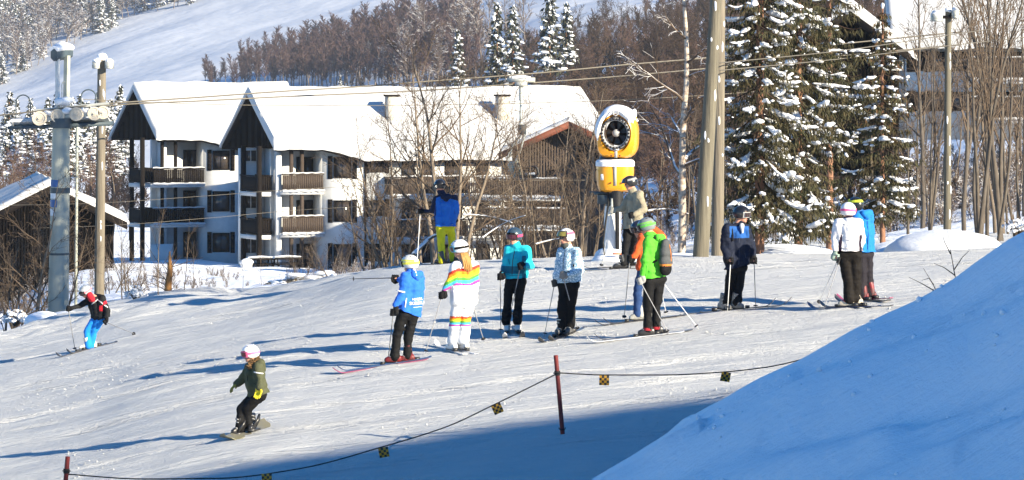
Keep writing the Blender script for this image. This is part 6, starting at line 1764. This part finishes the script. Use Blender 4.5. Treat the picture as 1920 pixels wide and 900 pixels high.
# 2 ski instructor in blue
jb = fab((.022, .14, .62)); 
p = person('instructor', 'person in bright blue ski school jacket and black trousers pointing a pole to the left', [(738, 681), (763, 677)], [(741, 664), (764, 662)], [(744, 630), (765, 629)], [(757, 584), (776, 586)],
           [(760, 524), (786, 523)], [(752, 552), (760, 530)], [(742, 573), (748, 524)], [(737.5, 586), (741, 521)], (769, 497), (-.75, .66), (-.95, -.25), hf=(-.85, .5, 0), elb_off=(-.08, .18), hnd_off=(-.10, .32),
           jacket=(.022, .14, .62), jmats=[jb], pants=(.007, .007, .008), helmet=plastic((.62, .62, .58)), bootm=mat('red_boot_shell', (.17, .010, .014), (.015, .012, .012), .4, 12), glovem=BLACK, axis=((.1, .1, 1), (-1, -.05, .02)),
           hkw=dict(goggles=M['black'], strap=fab((.85, .75, .10)), band=fab((.80, .72, .12))), hem_drop=-.05, hem=(581, 590), seed=2, hood=jb, jr=1.08, pr=1.05)
polesof(p, 1, (655, 523), 'black', 'black ski pole the blue jacketed instructor points with', dtip=-.1)
polesof(p, 0, (727, 676), 'dark', 'dark ski pole hanging behind the leg of the blue jacketed instructor')
ski(p['gp'][0], (-.95, -.30), 1.6, SM['blue'], 'dark blue ski of the instructor in the blue jacket', SKG, back=.40); ski(p['gp'][1], (-.95, -.30), 1.62, SM['pink'], 'pink ski of the instructor in the blue jacket', SKG, back=.22)
# lettering and trims laid on the back of the jacket
def on_jacket(p, s, h, px, py, mt, name, lift=.006, ang=None):
    cu = bpy.data.curves.new('lettering', 'FONT'); cu.body = s; cu.size = h; cu.align_x = 'CENTER'; cu.align_y = 'CENTER'; cu.extrude = .0015
    cu.offset = .0012
    t = bpy.data.objects.new('tmp', cu); COL.objects.link(t); bpy.context.view_layer.update()
    me = bpy.data.meshes.new_from_object(t.evaluated_get(bpy.context.evaluated_depsgraph_get())); bpy.data.objects.remove(t)
    jo = p['jacket']; o = p['org']
    # wrap every vertex onto the jacket by casting towards the figure's axis from behind
    ax = P(px, py, p['d']); nrm = Vector((math.sin(ang), -math.cos(ang), 0)); tn = Vector((math.cos(ang), math.sin(ang), 0))
    for v in me.vertices:
        w_ = ax+tn*v.co.x+Vector((0, 0, v.co.y))
        src = w_+nrm*1.0
        ok, loc, no, fi = jo.ray_cast(src-o, -nrm)
        q = (loc+no*(lift+v.co.z)) if ok else (w_-o)
        v.co = q
    me.materials.append(mt); ob = bpy.data.objects.new(name, me); COL.objects.link(ob); ob.parent = jo
    return ob
bpy.context.view_layer.update()
on_jacket(p, 'HAFJELL', .056, 781, 560.5, WHITE, 'back_lettering', ang=.30)
on_jacket(p, 'SKISKOLE', .070, 780, 568, WHITE, 'back_lettering', ang=.30)
on_jacket(p, '~~~~~~', .050, 781, 575, WHITE, 'script_line', ang=.30)
m = MB(); m.tube([P(762, 559, p['d']-.20), P(760.5, 568, p['d']-.215), P(759.5, 576, p['d']-.20)], .010, 6); m.build('pocket_piping', WHITE, p['jacket'], origin=p['org'])
m = MB(); e = p['SH'][0].lerp(p['EL'][0], .82); dv = (p['EL'][0]-p['SH'][0]).normalized(); m.tube([e+Vector((-.085*math.cos(a), -.085*math.sin(a), .018*math.cos(a))) for a in np.linspace(-.3, 2.2, 8)], .014, 6); m.build('arm_band', WHITE, p['jacket'], origin=p['org'])
m = MB(); m.tube([P(776, 503, p['d']-.10), P(779, 509, p['d']-.14), P(781, 517, p['d']-.15)], .012, 6); m.build('collar_stripe', WHITE, p['jacket'], origin=p['org'])

# 3 person in the rainbow striped white suit
RB = [WHITE, fab((.72, .05, .03)), fab((.80, .25, .02)), fab((.85, .62, .03)), fab((.10, .42, .06)), fab((.06, .42, .72)), fab((.40, .06, .30))]
def rainbow(C, Nn):
    x, y = pj(C); idx = np.zeros(len(C), int)
    b = (y-594-.10*np.abs((x-853) if True else 0)*0 + .35*np.abs(((x-843) % 21)-10)*.3)/18.0
    on = (b >= 0) & (b < 1); idx[on] = 1+np.floor(b[on]*6).astype(int)
    # chevron over the shoulders: bands drop along the sleeves and hang low on the back
    q = (y-(503+np.where(x < 858, (858-x)*.52, 0)+np.where(x >= 858, (x-858)*.03, 0)-np.where(x > 880, (x-880)*.5, 0)))/34.0*np.where(x < 858, 1.08, 1.0)
    on = (q >= 0) & (q < 1) & (y < 565) & ((y < 535) | (x < 846)); idx[on] = 1+np.floor(q[on]*6).astype(int)
    return idx
p = person('rainbow', 'person with long blonde hair in white ski suit with rainbow stripes on shoulders and knees', [(847, 654), (869, 652)], [(849, 638), (869, 636)], [(852, 600), (873, 600)], [(858, 562), (880, 562)],
           [(853, 503), (888, 502)], [(842, 530), (893, 530)], [(833, 547), (884, 552)], [(828, 554), (882, 557)], (862, 468), (-.55, .85), (-.55, .8), hf=(-.97, .15, -.08), elb_off=(-.05, .05), hnd_off=(-.05, .2),
           suit=True, pmats=RB, pcolor=rainbow, helmet=plastic((.72, .73, .74)), bootm=mat('white_boot_shell', (.68, .68, .68), (.6, .6, .6), .4, 6), bucklem=M['black'],
           hkw=dict(goggles=mat('pale_blue_goggle_frame', (.12, .42, .55), (.1, .35, .5), .4, 5), strap=BLACK, hair=.36), seed=3, pr=1.12, jr=1.0, flare=1.1)
polesof(p, 0, (797, 659), 'grey', 'grey ski pole planted left of the person in the rainbow suit'); polesof(p, 1, (908, 637), 'grey', 'grey ski pole planted right of the person in the rainbow suit', top_px=(884, 566))
ski(p['gp'][0], (-.35, .95), 1.5, SM['white'], 'left white ski of the person in the rainbow suit', SKG); ski(p['gp'][1], (-.35, .95), 1.5, SM['white'], 'right white ski of the person in the rainbow suit', SKG)

# 4 woman in turquoise
tq, teal = fab((.015, .46, .56)), fab((.012, .13, .20))
p = person('turquoise', 'person in turquoise jacket, black trousers and white boots with dark helmet and pink goggles', [(951, 621), (971, 620)], [(949, 598), (970, 598)], [(952, 566), (972, 566)], [(957, 524), (977, 524)],
           [(953, 472), (987, 472)], [(947, 500), (995, 499)], [(941, 512), (984, 500)], [(938, 519), (976, 499)], (965, 445), (-.30, -.95), (-.12, -1), hf=(-.6, -.8, 0), elb_off=(0, -.02), hnd_off=(-.12, -.22),
           jmats=[tq, teal], jcolor=lambda C, Nn: (((pj(C)[1] > 499) & (pj(C)[1] < 513) & (pj(C)[0] < 982)) | ((pj(C)[0] > 979) & (pj(C)[0] < 986) & (pj(C)[1] > 480))).astype(int), pants=(.007, .007, .008),
           helmet=plastic((.035, .06, .085)), hkw=dict(goggles=M['black'], lens=mat('dark_pink_lens', (.10, .012, .03), (.05, .01, .02), .1, 3, spec=.8), strap=fab((.62, .06, .16))), bootm=mat('white_boot_shell', (.68, .68, .66), (.6, .6, .58), .4, 6), bucklem=METAL, hem=(522, 521), seed=4, axis=((0, .1, 1), (-.2, 0, 1)), flare=1.12, hem_drop=-.02)
polesof(p, 0, (939, 623), 'dark', 'dark ski pole planted left of the turquoise jacket'); polesof(p, 1, (950, 620), 'dark', 'dark ski pole slanting across the legs of the turquoise jacket')
ski(p['gp'][0], (-.05, -1), 1.5, SM['white'], 'pale ski of the person in turquoise, left one', SKG); ski(p['gp'][1], (.10, -1), 1.5, SM['black'], 'black ski of the person in turquoise, right one', SKG)
m = MB(); m.tube([P(965, 470, p['d']-.17), P(961, 490, p['d']-.185), P(960, 515, p['d']-.175)], .007, 5); m.build('zip', M['black'], p['jacket'], origin=p['org'])
for a in ([(953, 486), (956, 496)], [(983, 486), (986, 512)], [(950, 515), (962, 517), (982, 515)]): seam(p, a, fab((.01, .20, .26)), 'seam', .006)

# 5 person in pale patterned jacket
def pattern():
    m, nt, b = _mat('pale_blue_pattern_cloth'); L = nt.links.new; tc = N(nt, 'ShaderNodeTexCoord')
    v = N(nt, 'ShaderNodeTexVoronoi', Scale=26.0); v.feature = 'DISTANCE_TO_EDGE'; L(tc.outputs['Object'], v.inputs['Vector'])
    n = N(nt, 'ShaderNodeTexNoise', Scale=34, Detail=4); L(tc.outputs['Object'], n.inputs['Vector'])
    a = N(nt, 'ShaderNodeMath', operation='MULTIPLY'); L(v.outputs[0], a.inputs[0]); L(n.outputs['Fac'], a.inputs[1])
    r = N(nt, 'ShaderNodeValToRGB'); r.color_ramp.elements[0].position = .03; r.color_ramp.elements[0].color = (.16, .30, .42, 1); r.color_ramp.elements[1].position = .11; r.color_ramp.elements[1].color = (.62, .73, .80, 1); L(a.outputs[0], r.inputs[0])
    L(r.outputs[0], b.inputs['Base Color']); b.inputs['Roughness'].default_value = .7; return m
p = person('pattern', 'person in pale blue patterned jacket and black trousers with white helmet and raised goggles', [(1049, 624), (1068, 621)], [(1053, 607), (1069, 606)], [(1054, 570), (1071, 570)], [(1057, 531), (1076, 531)],
           [(1053, 475), (1083, 475)], [(1046, 505), (1090, 505)], [(1042, 524), (1065, 513)], [(1040, 531), (1055, 516)], (1062, 447), (-.60, -.80), (-.35, -.95), hf=(-.8, -.6, 0), elb_off=(0, .02), hnd_off=(0, -.28),
           jmats=[pattern()], pants=(.007, .007, .008), helmet=plastic((.72, .72, .73)), hkw=dict(goggles=M['black'], lens=mat('amber_lens', (.35, .28, .05), (.05, .06, .02), .1, 6, spec=.8), strap=fab((.5, .12, .2)), gog_up=True, sun=True), bootm=mat('dark_grey_boot_shell', (.06, .06, .065), (.12, .12, .12), .35, 6),
           glovem=(fab((.05, .05, .05)), fab((.22, .20, .18))), hem=(530, 528), seed=5, axis=((-.2, 0, 1), (.1, 0, 1)), flare=1.02)
polesof(p, 0, (1020, 627), 'grey', 'grey ski pole slanting down left of the patterned jacket'); polesof(p, 1, (1084, 616), 'grey', 'grey ski pole crossing the legs under the patterned jacket')
ski(p['gp'][0], (-.42, -.9), 1.5, SM['black'], 'left dark ski of the person in the patterned jacket', SKG); ski(p['gp'][1], (-.42, -.9), 1.5, SM['black'], 'right dark ski of the person in the patterned jacket', SKG)
m = MB(); m.tube([P(1072, 466, p['d']-.05), P(1078, 478, p['d']-.14), P(1077, 492, p['d']-.165), P(1075, 500, p['d']-.15)], (.016), 6); m.build('strap', BLACK, p['jacket'], origin=p['org'])
m = MB(); m.tube([P(1060, 470, p['d']-.16), P(1056, 490, p['d']-.185), P(1055, 528, p['d']-.17)], .006, 5); m.build('zip', M['black'], p['jacket'], origin=p['org'])
m = MB(); m.box(P(1055, 434, p['d']-.02), (.05, .05, .045)); m.tube([P(1053, 432, p['d']), P(1050, 424, p['d'])], .012, 6); m.build('camera_mount', M['black'], p['root'], origin=p['org'], smooth=False)
m = MB(); c = p['C']; cap(m, c-Vector((0, 0, .13)), c-Vector((.02, .02, .095)), .072, .070); fuse(m, 'neck_gaiter', [fab((.07, .075, .07))], p['root'], p['org'], voxel=.012, smooth=2, wrinkle=.008)
for a in ([(1066, 492), (1076, 486)], [(1062, 506), (1074, 512)], [(1044, 527), (1060, 528), (1080, 526)]): seam(p, a, fab((.15, .22, .28)), 'seam', .006)

# 6 man in beige by the snow gun
p = person('beige', 'person in beige jacket with black helmet standing beside the snow gun facing left', [(1163, 507), (1176, 503)], [(1169, 491), (1181, 489)], [(1173, 461), (1188, 460)], [(1178, 428), (1192, 428)],
           [(1182, 371), (1199, 370)], [(1166, 392), (1207, 393)], [(1154, 393), (1190, 402)], [(1147, 394), (1183, 404)], (1182, 345), (-.97, -.25), (-1, -.15), hf=(-1, -.12, -.12), elb_off=(-.05, -.12), hnd_off=(.0, -.20),
           jacket=(.29, .255, .185), pants=(.007, .007, .008), helmet=plastic((.016, .016, .018)), hkw=dict(goggles=M['black'], gog_up=True, sun=True, strap=fab((.3, .3, .3))), hem=(428, 426), seed=6, hem_drop=-.08, glovem=(fab((.30, .30, .28)), BLACK), axis=((.3, 0, 1), (-.15, 0, 1)), hood=fab((.29, .255, .185)), jr=1.12)
polesof(p, 0, (1127, 503), 'white', 'white ski pole held out in front of the beige jacket'); polesof(p, 1, (1200, 500), 'white', 'white ski pole held by the thigh of the person in beige')
ski(p['gp'][0], (-1, -.14), 1.65, SM['black'], 'left black ski of the person in beige', SKG, back=.35, tipz=.14); ski(p['gp'][1], (-1, -.14), 1.65, SM['black'], 'right black ski of the person in beige', SKG, back=.42)
for a in ([(1178, 372), (1176, 398), (1176, 424)], [(1190, 410), (1200, 409)], [(1172, 400), (1206, 398)], [(1196, 372), (1203, 384)]): seam(p, a, fab((.13, .115, .08)), 'seam', .006)

# 7 person in orange behind the green jacket
p = person('orange', 'person in orange jacket and blue trousers half hidden behind the green jacket', [(1196, 601), (1212, 598)], [(1195, 585), (1212, 583)], [(1196, 545), (1214, 543)], [(1206, 502), (1222, 500)],
           [(1204, 452), (1222, 446)], [(1194, 474), (1230, 478)], [(1187, 482), (1226, 500)], [(1181, 485), (1232, 512)], (1200, 431), (-.85, .35), (-1, -.2), hf=(-1, .05, -.18), elb_off=(-.1, .1), hnd_off=(-.12, .1),
           jacket=(.60, .09, .02), pants=(.02, .05, .15), helmet=plastic((.02, .022, .035)), hkw=dict(goggles=M['black'], strap=BLACK), bootm=mat('grey_boot_shell', (.4, .4, .38), (.08, .08, .08), .4, 6), hem=(505, 503), seed=7, axis=((.05, 0, 1), (0, 0, 1)))
polesof(p, 0, (1170, 597), 'grey', 'grey ski pole in front of the person in orange', dtip=None); polesof(p, 1, (1250, 587), 'white', 'thin white ski pole behind the green jacket')
ski(p['gp'][0], (-1, -.10), 1.5, SM['black'], 'left dark ski of the person in orange', SKG, back=.5); ski(p['gp'][1], (-1, -.10), 1.5, SM['black'], 'right dark ski of the person in orange', SKG, back=.5)
m = MB(); cap(m, P(1226, 432, p['d']+.15), P(1240, 446, p['d']+.15), .08, .09); fuse(m, 'hood', [fab((.60, .09, .02))], p['root'], p['org'], voxel=.013, wrinkle=.012)

# 8 person in bright green with rucksack
p = person('green', 'person in bright green jacket with grey and orange rucksack', [(1213, 628), (1229, 625)], [(1214, 612), (1230, 610)], [(1215, 570), (1231, 570)], [(1217, 522), (1237, 521)],
           [(1216, 456), (1240, 452)], [(1210, 490), (1249, 488)], [(1204, 518), (1243, 519)], [(1200, 527), (1240, 526)], (1213, 427), (-.80, .55), (-1, -.12), hf=(-.9, .35, -.22), elb_off=(-.06, .0), hnd_off=(-.06, .0),
           jacket=(.09, .47, .035), pants=(.007, .007, .008), helmet=plastic((.20, .22, .23)), hkw=dict(goggles=M['black'], strap=fab((.12, .45, .08)), band=fab((.20, .50, .10))), hem=(521, 519), seed=8, hood=fab((.09, .47, .035)), axis=((-.4, 0, 1), (-.5, .1, 1)), glovem=(fab((.30, .30, .30)), BLACK), hem_drop=-.03, jr=1.06)
q = MB(); c = P(1241, 480, p['d']-.03)+Vector((.06, -.10, 0)); bk = -p['f']
e1 = np.stack([np.array(p['r']), np.array(bk), np.array((0, 0, 1))], 1)
for zz, w_, dd in ((.17, .10, .07), (.06, .14, .10), (-.08, .145, .105), (-.20, .13, .09)): q.ell(c+Vector((0, 0, zz)), (w_, dd, .13), e1, 2)
fuse(q, 'rucksack', [fab((.075, .08, .085)), fab((.62, .20, .04)), BLACK], p['root'], p['org'], voxel=.012, smooth=3, wrinkle=.010, seed=4, color=lambda C, Nn: np.where((C[:, 2] > c.z-.155) & (C[:, 2] < c.z-.125), 1, np.where(C[:, 2] < c.z-.155, 2, 0)))
m = MB(); m.tube([P(1238, 449, p['d']-.14), P(1226, 446, p['d']-.15), P(1216, 452, p['d']-.14)], .02, 6); m.tube([P(1232, 488, p['d']-.20), P(1224, 492, p['d']-.17), P(1218, 486, p['d']-.15)], .02, 6); m.build('rucksack_strap', BLACK, p['root'], origin=p['org'])
m = MB(); m.tube([c+bk*.070+Vector((.0, 0, .20)), c+bk*.10+Vector((.0, 0, .05)), c+bk*.105+Vector((.0, 0, -.08))], .007, 5); m.build('rucksack_zip', fab((.62, .20, .04)), p['root'], origin=p['org'])
m = MB()
for i in (0, 1): m.tube([p['AN'][i]+Vector((0, 0, -.02)), p['AN'][i]+Vector((0, 0, -.065))], .078, 14)
m.build('trouser_cuff', fab((.30, .02, .03)), p['root'], origin=p['org'])
polesof(p, 0, (1255, 624), 'grey', 'grey ski pole slanting back across the legs of the green jacket'); polesof(p, 1, (1310, 614), 'white', 'pale ski pole stretching far right behind the green jacket')
ski(p['gp'][0], (-1, -.16), 1.65, SM['white'], 'left pale ski of the person in green', SKG, back=.38); ski(p['gp'][1], (-1, -.16), 1.65, SM['black'], 'right dark ski of the person in green', SKG, back=.38)
for a in ([(1208, 470), (1212, 500), (1210, 518)], [(1216, 508), (1226, 512)]): seam(p, a, fab((.03, .20, .02)), 'seam', .006)

# 9 person in navy jacket facing right
nv, nb = fab((.010, .014, .030)), fab((.015, .085, .30))
p = person('navy', 'person in long navy jacket with blue chest and black helmet facing right', [(1358, 581), (1381, 580)], [(1362, 566), (1381, 565)], [(1367, 540), (1386, 540)], [(1372, 500), (1391, 500)],
           [(1363, 432), (1400, 432)], [(1356, 461), (1409, 463)], [(1364, 481), (1413, 481)], [(1370, 489), (1414, 489)], (1390, 404), (.55, -.83), (.75, -.65), hf=(.93, -.35, 0), elb_off=(0, 0), hnd_off=(-.10, -.05),
           jmats=[nv, nb], jcolor=lambda C, Nn: ((pj(C)[1] < 446) & (pj(C)[1] > 424) & (pj(C)[0] > 1368) & (pj(C)[0] < 1404)).astype(int), pants=(.007, .007, .008), helmet=plastic((.012, .012, .014)),
           hkw=dict(goggles=mat('pale_goggle_frame', (.45, .45, .45), (.3, .3, .3), .4, 5), strap=fab((.04, .04, .045))), bootm=mat('pale_grey_boot_shell', (.28, .27, .25), (.10, .10, .10), .4, 6), hem=(503, 499), seed=9, jr=1.05, hem_drop=-.06)
polesof(p, 0, (1364, 583), 'white', 'white ski pole in front of the left leg of the navy jacket'); polesof(p, 1, (1417, 579), 'dark', 'dark ski pole planted right of the navy jacket')
ski(p['gp'][0], (.97, -.22), 1.6, SM['black'], 'left black ski of the person in navy', SKG, tipz=.13); ski(p['gp'][1], (.97, -.22), 1.6, SM['black'], 'right black ski of the person in navy', SKG, back=.40, tipz=.13)
m = MB(); cap(m, P(1391, 423, p['d']-.10), P(1392, 436, p['d']-.14), .045, .02); fuse(m, 'collar_scarf', [fab((.55, .56, .56))], p['root'], p['org'], voxel=.01)
m = MB(); m.tube([P(1372, 426, p['d']-.12), P(1374, 440, p['d']-.17), P(1374, 452, p['d']-.17)], .015, 6); m.build('strap', BLACK, p['jacket'], origin=p['org'])
for a in ([(1386, 446), (1386, 470), (1385, 496)], [(1374, 474), (1372, 484)], [(1396, 474), (1398, 484)]): seam(p, a, fab((.05, .06, .09)), 'seam', .006)

# 10 woman in white jacket from behind
w1 = fab((.74, .73, .77))
p = person('white', 'person in white jacket with dark side panels and white pink helmet seen from behind', [(1588, 578), (1604, 576)], [(1593, 558), (1605, 556)], [(1590, 522), (1605, 522)], [(1582, 476), (1603, 476)],
           [(1573, 421), (1608, 421)], [(1565, 448), (1617, 447)], [(1567, 470), (1613, 464)], [(1569, 483), (1607, 468)], (1590.5, 398), (.10, 1), (-.95, .25), hf=(.5, .86, 0), elb_off=(0, 0), hnd_off=(-.06, .24),
           jmats=[w1, fab((.02, .012, .03))], jcolor=lambda C, Nn: (((pj(C)[0] > 1572) & (pj(C)[0] < 1578.5) & (pj(C)[1] > 437+ (1578-pj(C)[0])*3)) | ((pj(C)[0] > 1611.0) & (pj(C)[0] < 1616) & (pj(C)[1] > 440)) | (pj(C)[1] < 409)).astype(int), pants=(.010, .008, .007),
           helmet=plastic((.72, .70, .72)), hkw=dict(goggles=fab((.70, .10, .25)), strap=fab((.75, .12, .28))), bootm=mat('beige_boot_shell', (.48, .43, .35), (.40, .36, .30), .45, 5), bucklem=mat('red_buckle', (.4, .02, .03), (.3, .02, .02), .4, 5), glovem=(fab((.25, .34, .30)), BLACK), hem=(470, 470), seed=10, jr=1.06, pr=1.22, flare=1.05, hem_drop=-.02)
polesof(p, 0, (1534, 570), 'white', 'pale ski pole leaning left from the white jacket, farther tip', top_px=(1571, 488)); ski_pole(P(1573, 490, p['HD'][0].y-.03), ground_hit(1544, 584, 40), PM['grey'], 'pale ski pole leaning left from the white jacket, nearer tip', PLG)
ski(p['gp'][0], (-.62, .5), 1.45, SM['blue'], 'left dark blue ski of the person in white', SKG, back=.45); ski(p['gp'][1], (-.62, .5), 1.45, SM['black'], 'right ski of the person in white', SKG, back=.5)
for a in ([(1581, 420), (1591, 423), (1601, 420)], [(1580, 448), (1592, 450), (1606, 447)], [(1578, 464), (1591, 466), (1608, 464)]): seam(p, a, fab((.45, .44, .48)), 'seam', .006)

# 11 person in blue behind her
p = person('blue', 'person in plain blue jacket with lime striped dark helmet standing behind the white jacket', [(1616, 563), (1630, 561)], [(1617, 553), (1632, 551)], [(1616, 512), (1629, 511)], [(1614, 474), (1628, 474)],
           [(1607, 409), (1629, 408)], [(1604, 437), (1635, 436)], [(1607, 455), (1631, 458)], [(1606, 462), (1628, 466)], (1604, 388), (-.55, .82), (-.8, .4), hf=(-.6, .8, 0), elb_off=(.1, 0), hnd_off=(.2, .2),
           jacket=(.012, .17, .55), pants=(.018, .016, .022), helmet=plastic((.014, .016, .018)), hkw=dict(goggles=fab((.50, .58, .05)), strap=fab((.55, .62, .05)), gog_up=True), bootm=mat('red_black_boot_shell', (.06, .05, .05), (.25, .02, .03), .4, 9), hem=(472, 472), seed=11, hood=fab((.012, .17, .55)), hem_drop=-.02)
ski(p['gp'][0], (-.5, .75), 1.45, SM['black'], 'left ski of the person in plain blue', SKG, back=.5); ski(p['gp'][1], (-.5, .75), 1.45, SM['pink'], 'reddish right ski of the person in plain blue', SKG, back=.4)
for a in ([(1626, 414), (1628, 440), (1627, 468)], [(1616, 440), (1622, 452)]): seam(p, a, fab((.01, .09, .32)), 'seam', .006)

# 12 child on a snowboard
ol = fab((.075, .08, .045))
p = person('boarder', 'child on a snowboard in olive jacket with fur hood, white helmet and yellow mittens', [(447, 818), (473, 813)], [(450, 800), (468, 797)], [(452, 768), (462, 767)], [(479, 740), (490, 738)],
           [(467, 692), (484, 691)], [(453, 711), (487, 712)], [(445, 719), (486, 726)], [(439, 724), (484, 733)], (470, 665), (-.95, -.30), ((-.75, -.8), (-.2, -1)), hf=(-1, -.22, -.05), elb_off=(.05, -.06), hnd_off=(.06, -.12), k=.86,
           jmats=[ol], pants=(.007, .007, .008), helmet=plastic((.74, .74, .76)), hkw=dict(goggles=fab((.72, .14, .30)), lens=mat('red_lens', (.25, .02, .03), (.08, .01, .02), .1, 3, spec=.8), strap=fab((.75, .18, .34))), glovem=(fab((.20, .21, .05)), fab((.75, .60, .03))), open_=(True, True), axis=((.3, .9, .2), (.9, -.4, .0)),
           gk=1.12, hem=(742, 739), seed=12, jr=1.12, pr=1.05, bootm=BOOTBLK, bucklem=mat('grey_binding', (.4, .4, .4), (.3, .3, .3), .5, 5))
m = MB(); rng = np.random.default_rng(2); c = P(487, 681, p['d']-.02)
for i in range(150):
    a = rng.uniform(-2.0, 2.0); b0 = P(485, 680, p['d'])+Vector((.02*math.cos(a)-.02, math.sin(a)*.13, .055*math.cos(a*1.2)+rng.normal(0, .012)))+Vector((-.12*abs(math.sin(a))*(1 if a else 1), 0, -.03*abs(math.sin(a))))
    v = Vector((rng.normal(.02, .03), rng.normal(0, .03), rng.normal(.02, .03))); m.tube([b0, b0+v*.6, b0+v], [.010, .008, .002], 4, caps=False)
m.build('fur_trim', mat('brown_fur', (.22, .13, .06), (.10, .055, .025), .9, 20), p['root'], origin=p['org'], angle=0)
m = MB(); cap(m, P(487, 682, p['d']-.06), P(491, 692, p['d']), .075, .075); cap(m, P(487, 682, p['d']+.06), P(491, 692, p['d']), .075, .075); fuse(m, 'hood', [ol], p['root'], p['org'], voxel=.013, wrinkle=.012)
m = MB(); e = p['SH'][1].lerp(p['EL'][1], .45); m.tube([e+Vector((-.074*math.cos(a), -.078*math.sin(a), .012*math.cos(a))) for a in np.linspace(-.5, 2.6, 9)], .009, 6); m.build('arm_band', WHITE, p['jacket'], origin=p['org'])
m = MB(); m.tube([P(490, 738, p['d']-.10), P(494, 738.5, p['d']-.09), P(499, 737, p['d']-.02)], .014, 6); m.build('hem_tab', fab((.65, .09, .03)), p['jacket'], origin=p['org'])
def snowboard(p):
    a, b = p['gp']; f = Vector((a.x-b.x, a.y-b.y, 0)).normalized(); f = Vector((-.42, -.9, 0)).normalized(); c0 = (a+b)/2; r = f.cross(Vector((0, 0, 1)))
    root = empty('snowboard', c0); tag(root, 'pale yellow edged snowboard under the child in the olive jacket', 'snowboard')
    L = 1.18; V = []; F = []; n = 40; sl = (G(c0.x+f.x*.5, c0.y+f.y*.5)-G(c0.x-f.x*.5, c0.y-f.y*.5))
    for i in range(n+1):
        s = i/n; t = L*(s-.5); u_ = abs(2*s-1); hw = .118+.022*u_**2
        if u_ > .84: hw *= math.sqrt(max(.01, 1-((u_-.84)/.161)**2))
        z = c0.z+sl*t+.08*max(0, (u_-.78)/.22)**1.8+.012
        c = c0+f*t
        for sx, dz in ((-1, -.012), (1, .0), (1, .012), (-1, .0)): V.append((c.x+r.x*hw*sx, c.y+r.y*hw*sx, z+dz+sx*.012))
    for i in range(n):
        for c in range(4): F.append((i*4+c, i*4+(c+1) % 4, (i+1)*4+(c+1) % 4, (i+1)*4+c))
    F += [(0, 3, 2, 1), (n*4, n*4+1, n*4+2, n*4+3)]
    m = MB(); m.add(V, F); m.build('deck', SM['board'], root, origin=c0, angle=30)
    for g in (a, b):
        m = MB(); m.box((g.x, g.y, g.z+.03), (.24, .14, .03), math.atan2(-r.x, r.y)); m.tube([g+r*-.0+Vector((.03, .05, .05)), g+Vector((.09, .03, .16)), g+Vector((.10, .02, .24)), g+Vector((.08, -.05, .17)), g+Vector((.0, -.07, .06))], .022, 6); m.build('binding', BOOTBLK, root, origin=c0, smooth=False)
snowboard(p)
for a in ([(468, 684), (464, 705), (466, 734)], [(474, 718), (482, 722)], [(478, 690), (482, 704)]): seam(p, a, fab((.035, .038, .022)), 'seam', .006)

# 13 skier crouching on the left
bk_, rd_ = fab((.012, .013, .015)), fab((.50, .015, .03))
p = person('left skier', 'crouching skier in black and red jacket and bright blue trousers at the left', [(160, 659), (172, 656)], [(165, 646), (171, 644)], [(163, 622), (176, 621)], [(181, 594), (191, 594)],
           [(170, 564), (192, 563)], [(149, 574), (202, 583)], [(135, 578), (200, 596)], [(128, 579), (198, 604)], (161, 548), (-.75, -.62), (-1, -.22), hf=(-.80, -.42, -.42), elb_off=(-.05, -.06), hnd_off=(-.15, -.10), lean=-.15, k=.86,
           jmats=[bk_, rd_, WHITE], jcolor=lambda C, Nn: np.where((pj(C)[0] > 193) & (pj(C)[0] < 205) & (np.abs(pj(C)[1]-567+(pj(C)[0]-198)*.6) < 3.0), 1, np.where((np.abs(pj(C)[1]-562-np.abs(pj(C)[0]-183)*.75) < 1.1) & (pj(C)[0] > 172) & (pj(C)[0] < 202), 2, np.where((pj(C)[0] > 186) & (pj(C)[0] < 193) & (np.abs(pj(C)[1]-578) < 5), 1, 0))),
           pants=(.012, .22, .68), helmet=plastic((.36, .38, .40)), hkw=dict(goggles=M['black'], strap=fab((.7, .2, .25))), bootm=mat('white_boot_shell', (.62, .60, .55), (.5, .48, .45), .4, 6), hem=(601, 598), seed=13, axis=((.1, 0, 1), (-.7, .3, .6)), jr=1.08, hood=bk_, neck=(178, 558), pr=1.12)
m = MB(); cap(m, P(168, 553, p['d']-.20), P(172, 560, p['d']-.14), .07, .08); fuse(m, 'neck_warmer', [rd_], p['root'], p['org'], voxel=.012, wrinkle=.01)
polesof(p, 0, (141, 661), 'dark', 'dark ski pole planted before the crouching skier'); polesof(p, 1, (252, 629), 'dark', 'dark ski pole trailing behind the crouching skier')
ski(p['gp'][0], (-.75, -.6), 1.2, SM['black'], 'left dark ski of the crouching skier', SKG, back=.42); ski(p['gp'][1], (-.75, -.6), 1.2, SM['black'], 'right dark ski of the crouching skier', SKG, back=.5)

# ------------------------------------------------------------------ winter haze over the valley
def haze(density):
    bpy.context.view_layer.update()
    lo = np.array((1e9,)*3); hi = -lo
    for o in SC.objects:
        if o.type == 'MESH' and o.location.z > -500:
            for c in o.bound_box:
                w_ = o.matrix_world @ Vector(c); lo = np.minimum(lo, w_); hi = np.maximum(hi, w_)
    hi[2] = max(hi[2], 3); lo -= 1; hi += 1
    m = MB(); m.box((lo+hi)/2, hi-lo); o = m.build('haze', None, smooth=False)
    mt = bpy.data.materials.new('winter_air'); mt.use_nodes = True; nt = mt.node_tree; nt.nodes.remove(nt.nodes['Principled BSDF'])
    v = nt.nodes.new('ShaderNodeVolumePrincipled'); v.inputs['Density'].default_value = density; v.inputs['Color'].default_value = (.80, .86, .95, 1); v.inputs['Anisotropy'].default_value = 0.2
    nt.links.new(v.outputs[0], nt.nodes['Material Output'].inputs['Volume'])
    o.data.materials.append(mt); tag(o, 'thin pale blue winter haze over the far hillside', 'haze', kind='stuff')
haze(.00012)
